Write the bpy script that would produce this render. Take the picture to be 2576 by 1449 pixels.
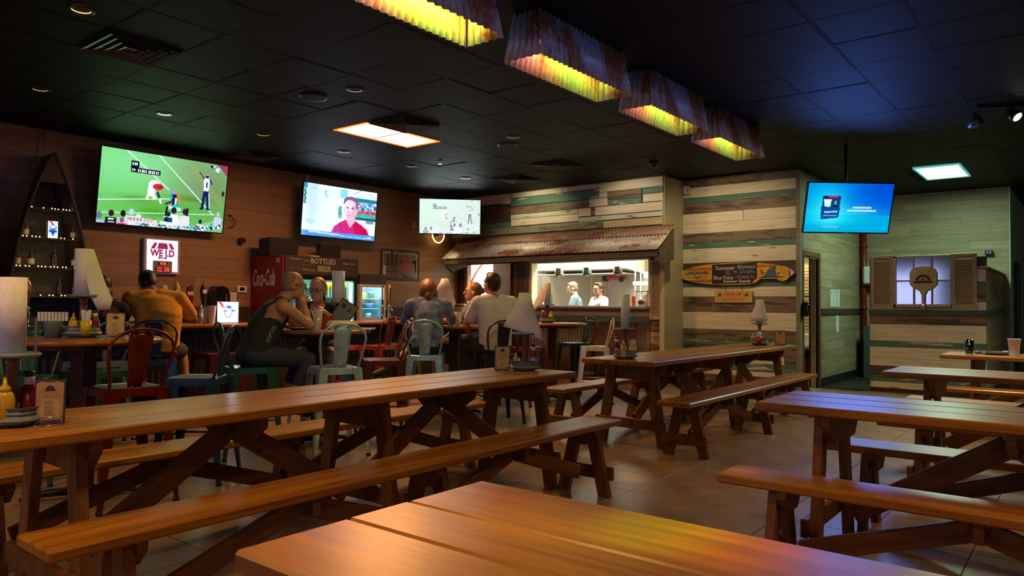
import bpy, math, random
import numpy as np
from mathutils import Vector, Matrix, Euler
PI = math.pi
rnd = random.Random(7)
scene = bpy.context.scene
COL = scene.collection
for o in list(bpy.data.objects):
    bpy.data.objects.remove(o)
# ------------------------------------------------------------------ camera
cam_d = bpy.data.cameras.new('camera')
cam_d.sensor_width = 36.0
cam_d.lens = 1842.1 / 2576 * 36.0
cam_d.clip_start = 0.05
cam_d.clip_end = 100
cam_o = bpy.data.objects.new('camera', cam_d)
COL.objects.link(cam_o)
YAW, PIT, ROL = -0.6692, 0.0240, 0.0074
_R0 = Vector((math.cos(YAW), -math.sin(YAW), 0))
_F = Vector((math.sin(YAW) * math.cos(PIT), math.cos(YAW) * math.cos(PIT), math.sin(PIT)))
_U = _R0.cross(_F)
_R = math.cos(ROL) * _R0 + math.sin(ROL) * _U
_U2 = -math.sin(ROL) * _R0 + math.cos(ROL) * _U
CAMP = Vector((0, 0, 1.27))
cam_o.matrix_world = Matrix(((_R[0], _U2[0], -_F[0], CAMP[0]), (_R[1], _U2[1], -_F[1], CAMP[1]), (_R[2], _U2[2], -_F[2], CAMP[2]), (0, 0, 0, 1)))
scene.camera = cam_o
# ------------------------------------------------------------------ world, exposure
w = bpy.data.worlds.new('night_world')
scene.world = w
w.use_nodes = True
w.node_tree.nodes['Background'].inputs[0].default_value = (0.006, 0.006, 0.009, 1)
w.node_tree.nodes['Background'].inputs[1].default_value = 1.0
scene.view_settings.view_transform = 'Standard'
scene.view_settings.look = 'None'
scene.view_settings.exposure = 0.0
scene.view_settings.gamma = 1.0
scene.view_settings.use_curve_mapping = False
try:
    scene.cycles.use_denoising = True
    scene.cycles.sample_clamp_indirect = 4.0
    scene.cycles.max_bounces = 6
    scene.cycles.adaptive_threshold = 0.025
    scene.cycles.caustics_reflective = False
    scene.cycles.caustics_refractive = False
except Exception:
    pass
CEIL = 3.348
# light strengths, all tuned here
P_TILEPANEL = 115.0      # amber fluorescent ceiling panel (W)
P_COOLPANEL = 85.0       # cool ceiling panel by the far wall
P_DOWN = 7.0             # recessed downlights
P_DINE = 25.0            # unseen lamps over the dining floor, one added for the partition
P_TROUGH = 6.0           # coloured tubes in the corrugated shades
P_KITCHEN = 260.0
P_COOLFILL = 46.0          # cool fill added behind the viewer


SPOTS = ((-0.74, 1.46, .79, (.50, 1.0, .02), 340, .15), (-0.57, 1.45, .79, (1.0, .46, .01), 260, .15), (-1.22, 1.15, .79, (1.0, .40, .04), 110, .42), (-0.90, 1.22, .79, (.70, .90, .05), 90, .28),
         (-0.40, 1.42, .79, (.08, .10, 1.0), 170, .11), (-2.70, 4.86, 0, (1.0, .50, .08), 190, .12), (-2.64, 4.33, 0, (.20, 1.0, .62), 90, .10), (-1.33, 3.48, .485, (1.0, .66, .08), 170, .09))


def area(name, loc, sx, sy, power, color, aim=(0, 0, -1), spread=None):
    d = bpy.data.lights.new(name, 'AREA')
    d.shape = 'RECTANGLE'
    d.size = sx
    d.size_y = sy
    d.energy = power
    d.color = color
    if spread:
        d.spread = spread
    o = bpy.data.objects.new(name, d)
    o.location = loc
    o.rotation_euler = Vector(aim).to_track_quat('-Z', 'Y').to_euler()
    o['kind'] = 'helper'
    COL.objects.link(o)
    return o


def spot(name, loc, aim, power, color, angle=1.2, blend=0.6, size=0.05):
    d = bpy.data.lights.new(name, 'SPOT')
    d.energy = power
    d.color = color
    d.spot_size = angle
    d.spot_blend = blend
    d.shadow_soft_size = size
    o = bpy.data.objects.new(name, d)
    o.location = loc
    o.rotation_euler = Vector(aim).to_track_quat('-Z', 'Y').to_euler()
    o['kind'] = 'helper'
    COL.objects.link(o)
    return o


# amber ceiling panel
area('amber_panel_light', (-6.766, 6.08, CEIL - 0.03), 0.55, 1.15, P_TILEPANEL, (1.0, 0.44, 0.15))
# cool ceiling panel
area('cool_panel_light', (-1.75, 12.7, CEIL - 0.03), 0.55, 1.15, P_COOLPANEL, (0.62, 1.0, 0.66))
# kitchen strip lights (behind the pass-through)
area('kitchen_light', (-7.6, 11.5, 2.70), 3.6, 0.5, P_KITCHEN, (1.0, 0.96, 0.80))
area('store_room_light', (-4.0, 12.5, 2.6), 0.6, 0.6, 42, (1.0, 0.9, 0.62))
# unseen dining room lamps; the warm one nearest the partition is added to light it
for _x, _y, _c in ((-2.2, 0.6, (1.0, 0.55, 0.22)), (0.6, 2.6, (1.0, 0.52, 0.22)), (-0.9, 8.2, (1.0, 0.66, 0.34)),
                   (0.9, 6.2, (1.0, 0.66, 0.34)), (-4.6, -0.6, (1.0, 0.55, 0.25)), (0.5, 9.7, (1.0, 0.62, 0.30)), (1.2, 11.0, (0.55, 1.0, 0.8))):
    area('dining_fill_light', (_x, _y, CEIL - 0.04), 0.25, 0.25, P_DINE, _c, spread=2.2)

# bluish fill added behind the viewer to tint surfaces facing it
area('window_light', (1.9, -3.05, 1.75), 3.2, 1.5, P_COOLFILL, (0.66, 0.57, 1.0), aim=(-0.1, 1, 0))
area('window_light', (-4.7, -3.05, 1.75), 2.0, 1.5, P_COOLFILL * .6, (0.66, 0.57, 1.0), aim=(0.1, 1, 0))

# unseen coloured spots, each added for one patch of light on table
for _x, _y, _z, _c, _p, _a in SPOTS:
    spot('coloured_patch_spot', (_x, _y, CEIL - 0.04), (0, 0, -1), _p, _c, _a, 1.0, 0.06)

# ------------------------------------------------------------------ materials
_mats = {}


def s2l(c):
    return tuple(((v / 12.92) if v <= 0.04045 else ((v + 0.055) / 1.055) ** 2.4) for v in c)


def hexc(h):
    return s2l(tuple(int(h[i:i + 2], 16) / 255 for i in (0, 2, 4)))


class NT:
    def __init__(s, name):
        s.m = bpy.data.materials.new(name)
        s.m.use_nodes = True
        s.t = s.m.node_tree
        s.t.nodes.clear()
        s.out = s.t.nodes.new('ShaderNodeOutputMaterial')

    def n(s, typ, **kw):
        nd = s.t.nodes.new('ShaderNode' + typ)
        for k, v in kw.items():
            if k.startswith('i_'):
                key = k[2:].replace('_', ' ')
                nd.inputs[key].default_value = v
            elif k.startswith('p'):
                nd.inputs[int(k[1:])].default_value = v
            else:
                setattr(nd, k, v)
        return nd

    def l(s, a, ao, b, bi):
        s.t.links.new(a.outputs[ao], b.inputs[bi])


def c4(c):
    return (c[0], c[1], c[2], 1)


def ramp(N, pts):
    r = N.n('ValToRGB')
    e = r.color_ramp.elements
    while len(e) < len(pts):
        e.new(0.5)
    for i, (p, c) in enumerate(pts):
        e[i].position = p
        e[i].color = c4(c)
    return r


def plain(name, col, rough=0.5, metal=0.0, var=0.08, scale=6.0, bump=0.0, coat=0.0, spec=0.5, stretch=(1, 1, 1)):
    """principled with a faint noise variation"""
    if name in _mats:
        return _mats[name]
    N = NT(name)
    b = N.n('BsdfPrincipled')
    b.inputs['Roughness'].default_value = rough
    b.inputs['Metallic'].default_value = metal
    b.inputs['Specular IOR Level'].default_value = spec
    if coat:
        b.inputs['Coat Weight'].default_value = coat
        b.inputs['Coat Roughness'].default_value = 0.15
    tc = N.n('TexCoord')
    mp = N.n('Mapping')
    mp.inputs['Scale'].default_value = stretch
    nz = N.n('TexNoise')
    nz.inputs['Scale'].default_value = scale
    nz.inputs['Detail'].default_value = 5
    N.l(tc, 'Object', mp, 'Vector')
    N.l(mp, 'Vector', nz, 'Vector')
    d = tuple(max(0, v * (1 - 2.2 * var)) for v in col)
    u = tuple(min(1, v * (1 + 2.2 * var)) for v in col)
    r = ramp(N, [(0.3, d), (0.7, u)])
    N.l(nz, 'Fac', r, 'Fac')
    N.l(r, 'Color', b, 'Base Color')
    if bump:
        bp = N.n('Bump')
        bp.inputs['Strength'].default_value = bump
        bp.inputs['Distance'].default_value = 0.003
        N.l(nz, 'Fac', bp, 'Height')
        N.l(bp, 'Normal', b, 'Normal')
    N.l(b, 'BSDF', N.out, 'Surface')
    _mats[name] = N.m
    return N.m


def emit(name, col, strength):
    if name in _mats:
        return _mats[name]
    N = NT(name)
    e = N.n('Emission')
    e.inputs[0].default_value = c4(col)
    e.inputs[1].default_value = strength
    N.l(e, 0, N.out, 'Surface')
    _mats[name] = N.m
    return N.m


def glassy(name, col=(0.9, 0.95, 0.95), alpha=0.12, rough=0.05):
    """thin glass: transparent with a glossy skin"""
    if name in _mats:
        return _mats[name]
    N = NT(name)
    t = N.n('BsdfTransparent')
    t.inputs[0].default_value = c4(col)
    g = N.n('BsdfGlossy')
    g.inputs['Roughness'].default_value = rough
    g.inputs[0].default_value = c4((1, 1, 1))
    fr = N.n('Fresnel')
    fr.inputs[0].default_value = 1.45
    ad = N.n('Math', operation='ADD')
    ad.inputs[1].default_value = alpha * 0.5
    N.l(fr, 0, ad, 0)
    mx = N.n('MixShader')
    N.l(ad, 0, mx, 0)
    N.l(t, 0, mx, 1)
    N.l(g, 0, mx, 2)
    N.l(mx, 0, N.out, 'Surface')
    _mats[name] = N.m
    return N.m


def wood(name, dark, mid, light, rough=0.35, coat=0.3, along=0, grain=1.0, knots=True, bump=0.15, rand=0.12, coatr=0.2):
    """lengthwise grained board; object coordinates, grain runs along local axis `along`; each board shifts by its Random"""
    if name in _mats:
        return _mats[name]
    N = NT(name)
    b = N.n('BsdfPrincipled')
    b.inputs['Coat Weight'].default_value = coat
    b.inputs['Coat Roughness'].default_value = coatr
    if coat:
        b.inputs['Specular Tint'].default_value = (1.0, .72, .42, 1)
        b.inputs['Specular IOR Level'].default_value = .4
    tc = N.n('TexCoord')
    oi = N.n('ObjectInfo')
    ml = N.n('Math', operation='MULTIPLY')
    ml.inputs[1].default_value = 37.0
    N.l(oi, 'Random', ml, 0)
    cmb = N.n('CombineXYZ')
    for i in range(3):
        N.l(ml, 0, cmb, i)
    add = N.n('VectorMath', operation='ADD')
    N.l(tc, 'Object', add, 0)
    N.l(cmb, 0, add, 1)
    mp = N.n('Mapping')
    sc = [9.0 * grain] * 3
    sc[along] = 0.7 * grain
    mp.inputs['Scale'].default_value = sc
    N.l(add, 0, mp, 'Vector')
    n1 = N.n('TexNoise')
    n1.inputs['Scale'].default_value = 1.6
    n1.inputs['Detail'].default_value = 8
    n1.inputs['Distortion'].default_value = 0.7
    N.l(mp, 'Vector', n1, 'Vector')
    mp2 = N.n('Mapping')
    sc2 = [60.0 * grain] * 3
    sc2[along] = 2.5 * grain
    mp2.inputs['Scale'].default_value = sc2
    N.l(add, 0, mp2, 'Vector')
    n2 = N.n('TexNoise')
    n2.inputs['Scale'].default_value = 1.0
    n2.inputs['Detail'].default_value = 4
    N.l(mp2, 'Vector', n2, 'Vector')
    mixf = N.n('Mix')
    mixf.data_type = 'FLOAT'
    mixf.inputs[0].default_value = 0.35
    N.l(n1, 'Fac', mixf, 2)
    N.l(n2, 'Fac', mixf, 3)
    r = ramp(N, [(0.28, dark), (0.5, mid), (0.72, light)])
    N.l(mixf, 0, r, 'Fac')
    last = r
    lo = 'Color'
    if knots:
        mp3 = N.n('Mapping')
        sc3 = [4.2] * 3
        sc3[along] = 1.5
        mp3.inputs['Scale'].default_value = sc3
        N.l(add, 0, mp3, 'Vector')
        v = N.n('TexVoronoi')
        v.inputs['Scale'].default_value = 1.0
        N.l(mp3, 'Vector', v, 'Vector')
        kr = ramp(N, [(0.05, (0.12, 0.12, 0.12)), (0.12, (0.85, 0.85, 0.85)), (0.2, (1, 1, 1))])
        N.l(v, 'Distance', kr, 'Fac')
        mk = N.n('MixRGB', blend_type='MULTIPLY')
        mk.inputs[0].default_value = 0.75
        N.l(last, lo, mk, 1)
        N.l(kr, 'Color', mk, 2)
        last, lo = mk, 'Color'
    hs = N.n('HueSaturation')
    mr = N.n('MapRange')
    mr.inputs['To Min'].default_value = 1 - rand
    mr.inputs['To Max'].default_value = 1 + rand
    N.l(oi, 'Random', mr, 'Value')
    N.l(mr, 0, hs, 'Value')
    N.l(last, lo, hs, 'Color')
    N.l(hs, 'Color', b, 'Base Color')
    rr = N.n('MapRange')
    rr.inputs['To Min'].default_value = rough - 0.08
    rr.inputs['To Max'].default_value = rough + 0.12
    N.l(n1, 'Fac', rr, 'Value')
    N.l(rr, 0, b, 'Roughness')
    if bump:
        bp = N.n('Bump')
        bp.inputs['Strength'].default_value = bump
        bp.inputs['Distance'].default_value = 0.002
        N.l(mixf, 0, bp, 'Height')
        N.l(bp, 'Normal', b, 'Normal')
        N.l(bp, 'Normal', b, 'Coat Normal')
    N.l(b, 'BSDF', N.out, 'Surface')
    _mats[name] = N.m
    return N.m


def worn(name, paint, under, amount=0.45, rough=0.6):
    """painted reclaimed board with flaked patches showing the wood under it"""
    if name in _mats:
        return _mats[name]
    N = NT(name)
    b = N.n('BsdfPrincipled')
    b.inputs['Roughness'].default_value = rough
    tc = N.n('TexCoord')
    oi = N.n('ObjectInfo')
    ml = N.n('Math', operation='MULTIPLY')
    ml.inputs[1].default_value = 53.0
    N.l(oi, 'Random', ml, 0)
    cmb = N.n('CombineXYZ')
    for i in range(3):
        N.l(ml, 0, cmb, i)
    add = N.n('VectorMath', operation='ADD')
    N.l(tc, 'Object', add, 0)
    N.l(cmb, 0, add, 1)
    mp = N.n('Mapping')
    mp.inputs['Scale'].default_value = (1.3, 5, 9)
    N.l(add, 0, mp, 'Vector')
    n1 = N.n('TexNoise')
    n1.inputs['Scale'].default_value = 1.5
    n1.inputs['Detail'].default_value = 9
    n1.inputs['Roughness'].default_value = 0.62
    N.l(mp, 'Vector', n1, 'Vector')
    mask = ramp(N, [(amount - 0.02, (1, 1, 1)), (amount + 0.02, (0, 0, 0))])
    N.l(n1, 'Fac', mask, 'Fac')
    mp2 = N.n('Mapping')
    mp2.inputs['Scale'].default_value = (2, 30, 45)
    N.l(add, 0, mp2, 'Vector')
    n2 = N.n('TexNoise')
    n2.inputs['Scale'].default_value = 1.0
    n2.inputs['Detail'].default_value = 5
    N.l(mp2, 'Vector', n2, 'Vector')
    rw = ramp(N, [(0.3, tuple(v * 0.4 for v in under)), (0.7, tuple(min(1, v * 1.5) for v in under))])
    N.l(n2, 'Fac', rw, 'Fac')
    rp = ramp(N, [(0.3, tuple(v * 0.78 for v in paint)), (0.7, tuple(min(1, v * 1.1) for v in paint))])
    N.l(n2, 'Fac', rp, 'Fac')
    mx = N.n('MixRGB')
    N.l(mask, 'Color', mx, 0)
    N.l(rp, 'Color', mx, 1)
    N.l(rw, 'Color', mx, 2)
    N.l(mx, 'Color', b, 'Base Color')
    bp = N.n('Bump')
    bp.inputs['Strength'].default_value = 0.35
    bp.inputs['Distance'].default_value = 0.004
    N.l(n1, 'Fac', bp, 'Height')
    N.l(bp, 'Normal', b, 'Normal')
    N.l(b, 'BSDF', N.out, 'Surface')
    _mats[name] = N.m
    return N.m


def rusty(name, base, rust, amount=0.5, rough=0.45, metal=0.5, scale=(1.2, 1.2, 0.5)):
    if name in _mats:
        return _mats[name]
    N = NT(name)
    b = N.n('BsdfPrincipled')
    tc = N.n('TexCoord')
    mp = N.n('Mapping')
    mp.inputs['Scale'].default_value = scale
    N.l(tc, 'Object', mp, 'Vector')
    n1 = N.n('TexNoise')
    n1.inputs['Scale'].default_value = 2.0
    n1.inputs['Detail'].default_value = 9
    n1.inputs['Roughness'].default_value = 0.6
    N.l(mp, 'Vector', n1, 'Vector')
    mask = ramp(N, [(amount - 0.05, (0, 0, 0)), (amount + 0.06, (1, 1, 1))])
    N.l(n1, 'Fac', mask, 'Fac')
    n2 = N.n('TexNoise')
    n2.inputs['Scale'].default_value = 28
    n2.inputs['Detail'].default_value = 5
    N.l(tc, 'Object', n2, 'Vector')
    r1 = ramp(N, [(0.3, tuple(v * 0.75 for v in base)), (0.7, tuple(min(1, v * 1.15) for v in base))])
    r2 = ramp(N, [(0.3, tuple(v * 0.45 for v in rust)), (0.7, tuple(min(1, v * 1.25) for v in rust))])
    N.l(n2, 'Fac', r1, 'Fac')
    N.l(n2, 'Fac', r2, 'Fac')
    mx = N.n('MixRGB')
    N.l(mask, 'Color', mx, 0)
    N.l(r1, 'Color', mx, 1)
    N.l(r2, 'Color', mx, 2)
    N.l(mx, 'Color', b, 'Base Color')
    mr = N.n('MapRange')
    mr.inputs['To Min'].default_value = metal
    mr.inputs['To Max'].default_value = 0.05
    N.l(mask, 'Color', mr, 'Value')
    N.l(mr, 0, b, 'Metallic')
    b.inputs['Roughness'].default_value = rough
    N.l(b, 'BSDF', N.out, 'Surface')
    _mats[name] = N.m
    return N.m


def screen_mat(name, strength):
    if name in _mats:
        return _mats[name]
    N = NT(name)
    a = N.n('Attribute')
    a.attribute_name = 'picture'
    e = N.n('Emission')
    e.inputs[1].default_value = strength
    N.l(a, 'Color', e, 0)
    N.l(e, 0, N.out, 'Surface')
    _mats[name] = N.m
    return N.m


def print_mat(name, rough=0.5):
    """flat print: the colours come from the mesh's colour attribute"""
    if name in _mats:
        return _mats[name]
    N = NT(name)
    a = N.n('Attribute')
    a.attribute_name = 'picture'
    b = N.n('BsdfPrincipled')
    b.inputs['Roughness'].default_value = rough
    N.l(a, 'Color', b, 'Base Color')
    N.l(b, 'BSDF', N.out, 'Surface')
    _mats[name] = N.m
    return N.m


# ------------------------------------------------------------------ mesh builder
class MB:
    def __init__(s):
        s.v, s.f, s.sm = [], [], []

    def add(s, vs, fs, smooth=False, M=None):
        o = len(s.v)
        if M is not None:
            vs = [tuple(M @ Vector(v)) for v in vs]
        s.v.extend(tuple(v) for v in vs)
        s.f.extend(tuple(i + o for i in f) for f in fs)
        s.sm.extend([smooth] * len(fs))
        return s

    def box(s, x0, x1, y0, y1, z0, z1, M=None, bev=0.0):
        if bev <= 0:
            vs = [(x, y, z) for z in (z0, z1) for y in (y0, y1) for x in (x0, x1)]
            fs = [(0, 2, 3, 1), (4, 5, 7, 6), (0, 1, 5, 4), (2, 6, 7, 3), (0, 4, 6, 2), (1, 3, 7, 5)]
            return s.add(vs, fs, False, M)
        b = min(bev, (x1 - x0) / 2.01, (y1 - y0) / 2.01, (z1 - z0) / 2.01)
        X, Y, Z = (x0, x1), (y0, y1), (z0, z1)
        vs, idx = [], {}
        for i in (0, 1):
            for j in (0, 1):
                for k in (0, 1):
                    sx, sy, sz = (b if i == 0 else -b), (b if j == 0 else -b), (b if k == 0 else -b)
                    idx[i, j, k, 0] = len(vs); vs.append((X[i], Y[j] + sy, Z[k] + sz))
                    idx[i, j, k, 1] = len(vs); vs.append((X[i] + sx, Y[j], Z[k] + sz))
                    idx[i, j, k, 2] = len(vs); vs.append((X[i] + sx, Y[j] + sy, Z[k]))
        g = lambda i, j, k, a: idx[i, j, k, a]
        fs = [(g(0, 0, 0, 0), g(0, 0, 1, 0), g(0, 1, 1, 0), g(0, 1, 0, 0)), (g(1, 0, 0, 0), g(1, 1, 0, 0), g(1, 1, 1, 0), g(1, 0, 1, 0)),
              (g(0, 0, 0, 1), g(1, 0, 0, 1), g(1, 0, 1, 1), g(0, 0, 1, 1)), (g(0, 1, 0, 1), g(0, 1, 1, 1), g(1, 1, 1, 1), g(1, 1, 0, 1)),
              (g(0, 0, 0, 2), g(0, 1, 0, 2), g(1, 1, 0, 2), g(1, 0, 0, 2)), (g(0, 0, 1, 2), g(1, 0, 1, 2), g(1, 1, 1, 2), g(0, 1, 1, 2))]
        for k in (0, 1):
            for j in (0, 1):
                q = (g(0, j, k, 1), g(1, j, k, 1), g(1, j, k, 2), g(0, j, k, 2))
                fs.append(q if (j == 0) != (k == 0) else q[::-1])
        for k in (0, 1):
            for i in (0, 1):
                q = (g(i, 0, k, 0), g(i, 1, k, 0), g(i, 1, k, 2), g(i, 0, k, 2))
                fs.append(q[::-1] if (i == 0) != (k == 0) else q)
        for j in (0, 1):
            for i in (0, 1):
                q = (g(i, j, 0, 0), g(i, j, 1, 0), g(i, j, 1, 1), g(i, j, 0, 1))
                fs.append(q if (i == 0) != (j == 0) else q[::-1])
        for i in (0, 1):
            for j in (0, 1):
                for k in (0, 1):
                    q = (g(i, j, k, 0), g(i, j, k, 1), g(i, j, k, 2))
                    fs.append(q if (i + j + k) % 2 == 1 else q[::-1])
        return s.add(vs, fs, False, M)

    def beam(s, p0, p1, w, t, up=(0, 0, 1), bev=0.004, w1=None):
        """rectangular bar p0->p1, width w (side), thickness t (up)"""
        p0, p1 = Vector(p0), Vector(p1)
        d = p1 - p0
        L = d.length
        d.normalize()
        u = Vector(up)
        sd = d.cross(u)
        if sd.length < 1e-4:
            sd = d.cross(Vector((0, 1, 0)))
        sd.normalize()
        u = sd.cross(d)
        M = Matrix(((d[0], sd[0], u[0], p0[0]), (d[1], sd[1], u[1], p0[1]), (d[2], sd[2], u[2], p0[2]), (0, 0, 0, 1)))
        if w1 is None:
            return s.box(0, L, -w / 2, w / 2, -t / 2, t / 2, M, bev)
        vs = [(0, -w / 2, -t / 2), (0, w / 2, -t / 2), (0, w / 2, t / 2), (0, -w / 2, t / 2), (L, -w1 / 2, -t / 2), (L, w1 / 2, -t / 2), (L, w1 / 2, t / 2), (L, -w1 / 2, t / 2)]
        return s.add(vs, [(0, 3, 2, 1), (4, 5, 6, 7), (0, 1, 5, 4), (1, 2, 6, 5), (2, 3, 7, 6), (3, 0, 4, 7)], False, M)

    def prism(s, pts, t0, t1, axes='xz', M=None):
        """polygon pts in two axes, extruded t0..t1 along the third"""
        n = len(pts)
        mk = {'xz': lambda a, b, c: (a, c, b), 'yz': lambda a, b, c: (c, a, b), 'xy': lambda a, b, c: (a, b, c)}[axes]
        vs = [mk(a, b, t0) for a, b in pts] + [mk(a, b, t1) for a, b in pts]
        fs = [tuple(range(n))[::-1], tuple(range(n, 2 * n))] + [(i, (i + 1) % n, n + (i + 1) % n, n + i) for i in range(n)]
        if axes == 'xz':
            fs = [f[::-1] for f in fs]
        return s.add(vs, fs, False, M)

    def tube(s, pts, r, n=8, closed=False, cap=True, smooth=True, M=None):
        P = [Vector(p) for p in pts]
        rs = r if isinstance(r, (list, tuple)) else [r] * len(P)
        vs, fs = [], []
        pu = None
        m = len(P)
        for i, p in enumerate(P):
            if closed:
                d = P[(i + 1) % m] - P[i - 1]
            else:
                d = P[min(i + 1, m - 1)] - P[max(i - 1, 0)]
            d.normalize()
            if pu is None:
                u = d.orthogonal().normalized()
            else:
                u = (pu - d * pu.dot(d))
                if u.length < 1e-5:
                    u = d.orthogonal()
                u.normalize()
            pu = u
            q = d.cross(u)
            for k in range(n):
                a = 2 * PI * k / n
                vs.append(tuple(p + (u * math.cos(a) + q * math.sin(a)) * rs[i]))
        for i in range(m if closed else m - 1):
            for k in range(n):
                a, b = i * n + k, i * n + (k + 1) % n
                c, d2 = ((i + 1) % m) * n + (k + 1) % n, ((i + 1) % m) * n + k
                fs.append((a, b, c, d2))
        o = len(s.f)
        s.add(vs, fs, smooth, M)
        if cap and not closed:
            b0 = len(s.v) - len(vs)
            s.f.append(tuple(b0 + k for k in range(n))[::-1])
            s.f.append(tuple(b0 + (m - 1) * n + k for k in range(n)))
            s.sm.extend([False, False])
        return s

    def lathe(s, prof, n=16, M=None, smooth=True, close=True):
        """prof: (r, z) from bottom to top"""
        vs, fs = [], []
        m = len(prof)
        for r, z in prof:
            for k in range(n):
                a = 2 * PI * k / n
                vs.append((r * math.cos(a), r * math.sin(a), z))
        for i in range(m - 1):
            for k in range(n):
                fs.append((i * n + k, i * n + (k + 1) % n, (i + 1) * n + (k + 1) % n, (i + 1) * n + k))
        s.add(vs, fs, smooth, M)
        if close:
            b0 = len(s.v) - len(vs)
            s.f.append(tuple(b0 + k for k in range(n))[::-1])
            s.f.append(tuple(b0 + (m - 1) * n + k for k in range(n)))
            s.sm.extend([False, False])
        return s

    def ell(s, c, r, n=12, m=8, M=None):
        vs, fs = [(c[0], c[1], c[2] - r[2])], []
        for i in range(1, m):
            ph = -PI / 2 + PI * i / m
            for k in range(n):
                a = 2 * PI * k / n
                vs.append((c[0] + r[0] * math.cos(ph) * math.cos(a), c[1] + r[1] * math.cos(ph) * math.sin(a), c[2] + r[2] * math.sin(ph)))
        vs.append((c[0], c[1], c[2] + r[2]))
        for k in range(n):
            fs.append((0, 1 + (k + 1) % n, 1 + k))
            fs.append((len(vs) - 1, 1 + (m - 2) * n + k, 1 + (m - 2) * n + (k + 1) % n))
        for i in range(m - 2):
            for k in range(n):
                fs.append((1 + i * n + k, 1 + i * n + (k + 1) % n, 1 + (i + 1) * n + (k + 1) % n, 1 + (i + 1) * n + k))
        return s.add(vs, fs, True, M)

    def cap(s, p0, p1, r0, r1, n=12, flat=1.0, side=None):
        """tapered limb with round ends; flat < 1 squeezes it perpendicular to `side`"""
        p0, p1 = Vector(p0), Vector(p1)
        d = p1 - p0
        L = d.length
        if L < 1e-5:
            return s.ell(p0, (r0, r0, r0))
        d.normalize()
        u = Vector(side) if side else d.orthogonal()
        u = (u - d * u.dot(d)).normalized()
        q = d.cross(u)
        M = Matrix(((u[0], q[0], d[0], p0[0]), (u[1], q[1], d[1], p0[1]), (u[2], q[2], d[2], p0[2]), (0, 0, 0, 1)))
        prof = [(r0 * math.sin(a), -r0 * math.cos(a)) for a in (0.25, 0.6, 1.0, 1.35)] + [(r0, 0)]
        prof += [(r0 + (r1 - r0) * t, L * t) for t in (0.33, 0.66)] + [(r1, L)]
        prof += [(r1 * math.sin(a), L + r1 * math.cos(a)) for a in (1.35, 1.0, 0.6, 0.25)]
        S = Matrix.Diagonal((1, flat, 1, 1))
        return s.lathe(prof, n, M @ S)

    def mesh(s, name):
        me = bpy.data.meshes.new(name)
        me.from_pydata(s.v, [], s.f)
        me.polygons.foreach_set('use_smooth', s.sm)
        me.update()
        return me

    def build(s, name, mat, parent=None, loc=None, rot=None):
        me = s.mesh(name)
        return link(name, me, mat, parent, loc, rot)


def link(name, me, mat=None, parent=None, loc=None, rot=None):
    if mat is not None and len(me.materials) == 0:
        me.materials.append(mat)
    o = bpy.data.objects.new(name, me)
    COL.objects.link(o)
    if parent is not None:
        o.parent = parent
    if loc is not None:
        o.location = loc
    if rot is not None:
        o.rotation_euler = rot
    return o


def tag(o, label=None, cat=None, group=None, kind=None):
    if label:
        o['label'] = label
    if cat:
        o['category'] = cat
    if group:
        o['group'] = group
    if kind:
        o['kind'] = kind
    return o


def thing(name, label, cat, loc=(0, 0, 0), rz=0.0, group=None, rot=None):
    o = bpy.data.objects.new(name, None)
    o.empty_display_size = 0.1
    COL.objects.link(o)
    o.location = loc
    o.rotation_euler = rot if rot is not None else (0, 0, rz)
    return tag(o, label, cat, group)


def kids(o):
    return [c for c in bpy.data.objects if c.parent == o]


def dup(root, loc, rz, label, group=None):
    r = root.copy()
    COL.objects.link(r)
    r.location = loc
    r.rotation_euler = (0, 0, rz)
    r['label'] = label
    if group:
        r['group'] = group
    for ch in root.children:
        c = ch.copy()
        COL.objects.link(c)
        c.parent = r
        for g in ch.children:
            d = g.copy()
            COL.objects.link(d)
            d.parent = c
    return r


def modmesh(o, mods, name=None):
    """apply modifiers through the depsgraph, return the new mesh"""
    dg = bpy.context.evaluated_depsgraph_get()
    dg.update()
    me = bpy.data.meshes.new_from_object(o.evaluated_get(dg))
    return me


def lettering(txt, size, mat, parent, loc, rot, name='lettering', ext=0.0008, offset=0.0, align='CENTER', sx=1.0, shear=0.0, maxw=None):
    cu = bpy.data.curves.new(name, 'FONT')
    cu.body = txt
    cu.size = size
    cu.extrude = ext
    cu.offset = offset
    cu.align_x = align
    cu.align_y = 'CENTER'
    cu.shear = shear
    cu.resolution_u = 3
    t = bpy.data.objects.new(name, cu)
    COL.objects.link(t)
    dg = bpy.context.evaluated_depsgraph_get()
    me = bpy.data.meshes.new_from_object(t.evaluated_get(dg))
    bpy.data.objects.remove(t)
    bpy.data.curves.remove(cu)
    k = sx
    if maxw and len(me.vertices):
        xs = [v.co.x for v in me.vertices]
        k = maxw / max(1e-6, max(xs) - min(xs))
    if k != 1.0:
        for v in me.vertices:
            v.co.x *= k
    me.name = name
    me.materials.clear()
    return link(name, me, mat, parent, loc, rot)


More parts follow.
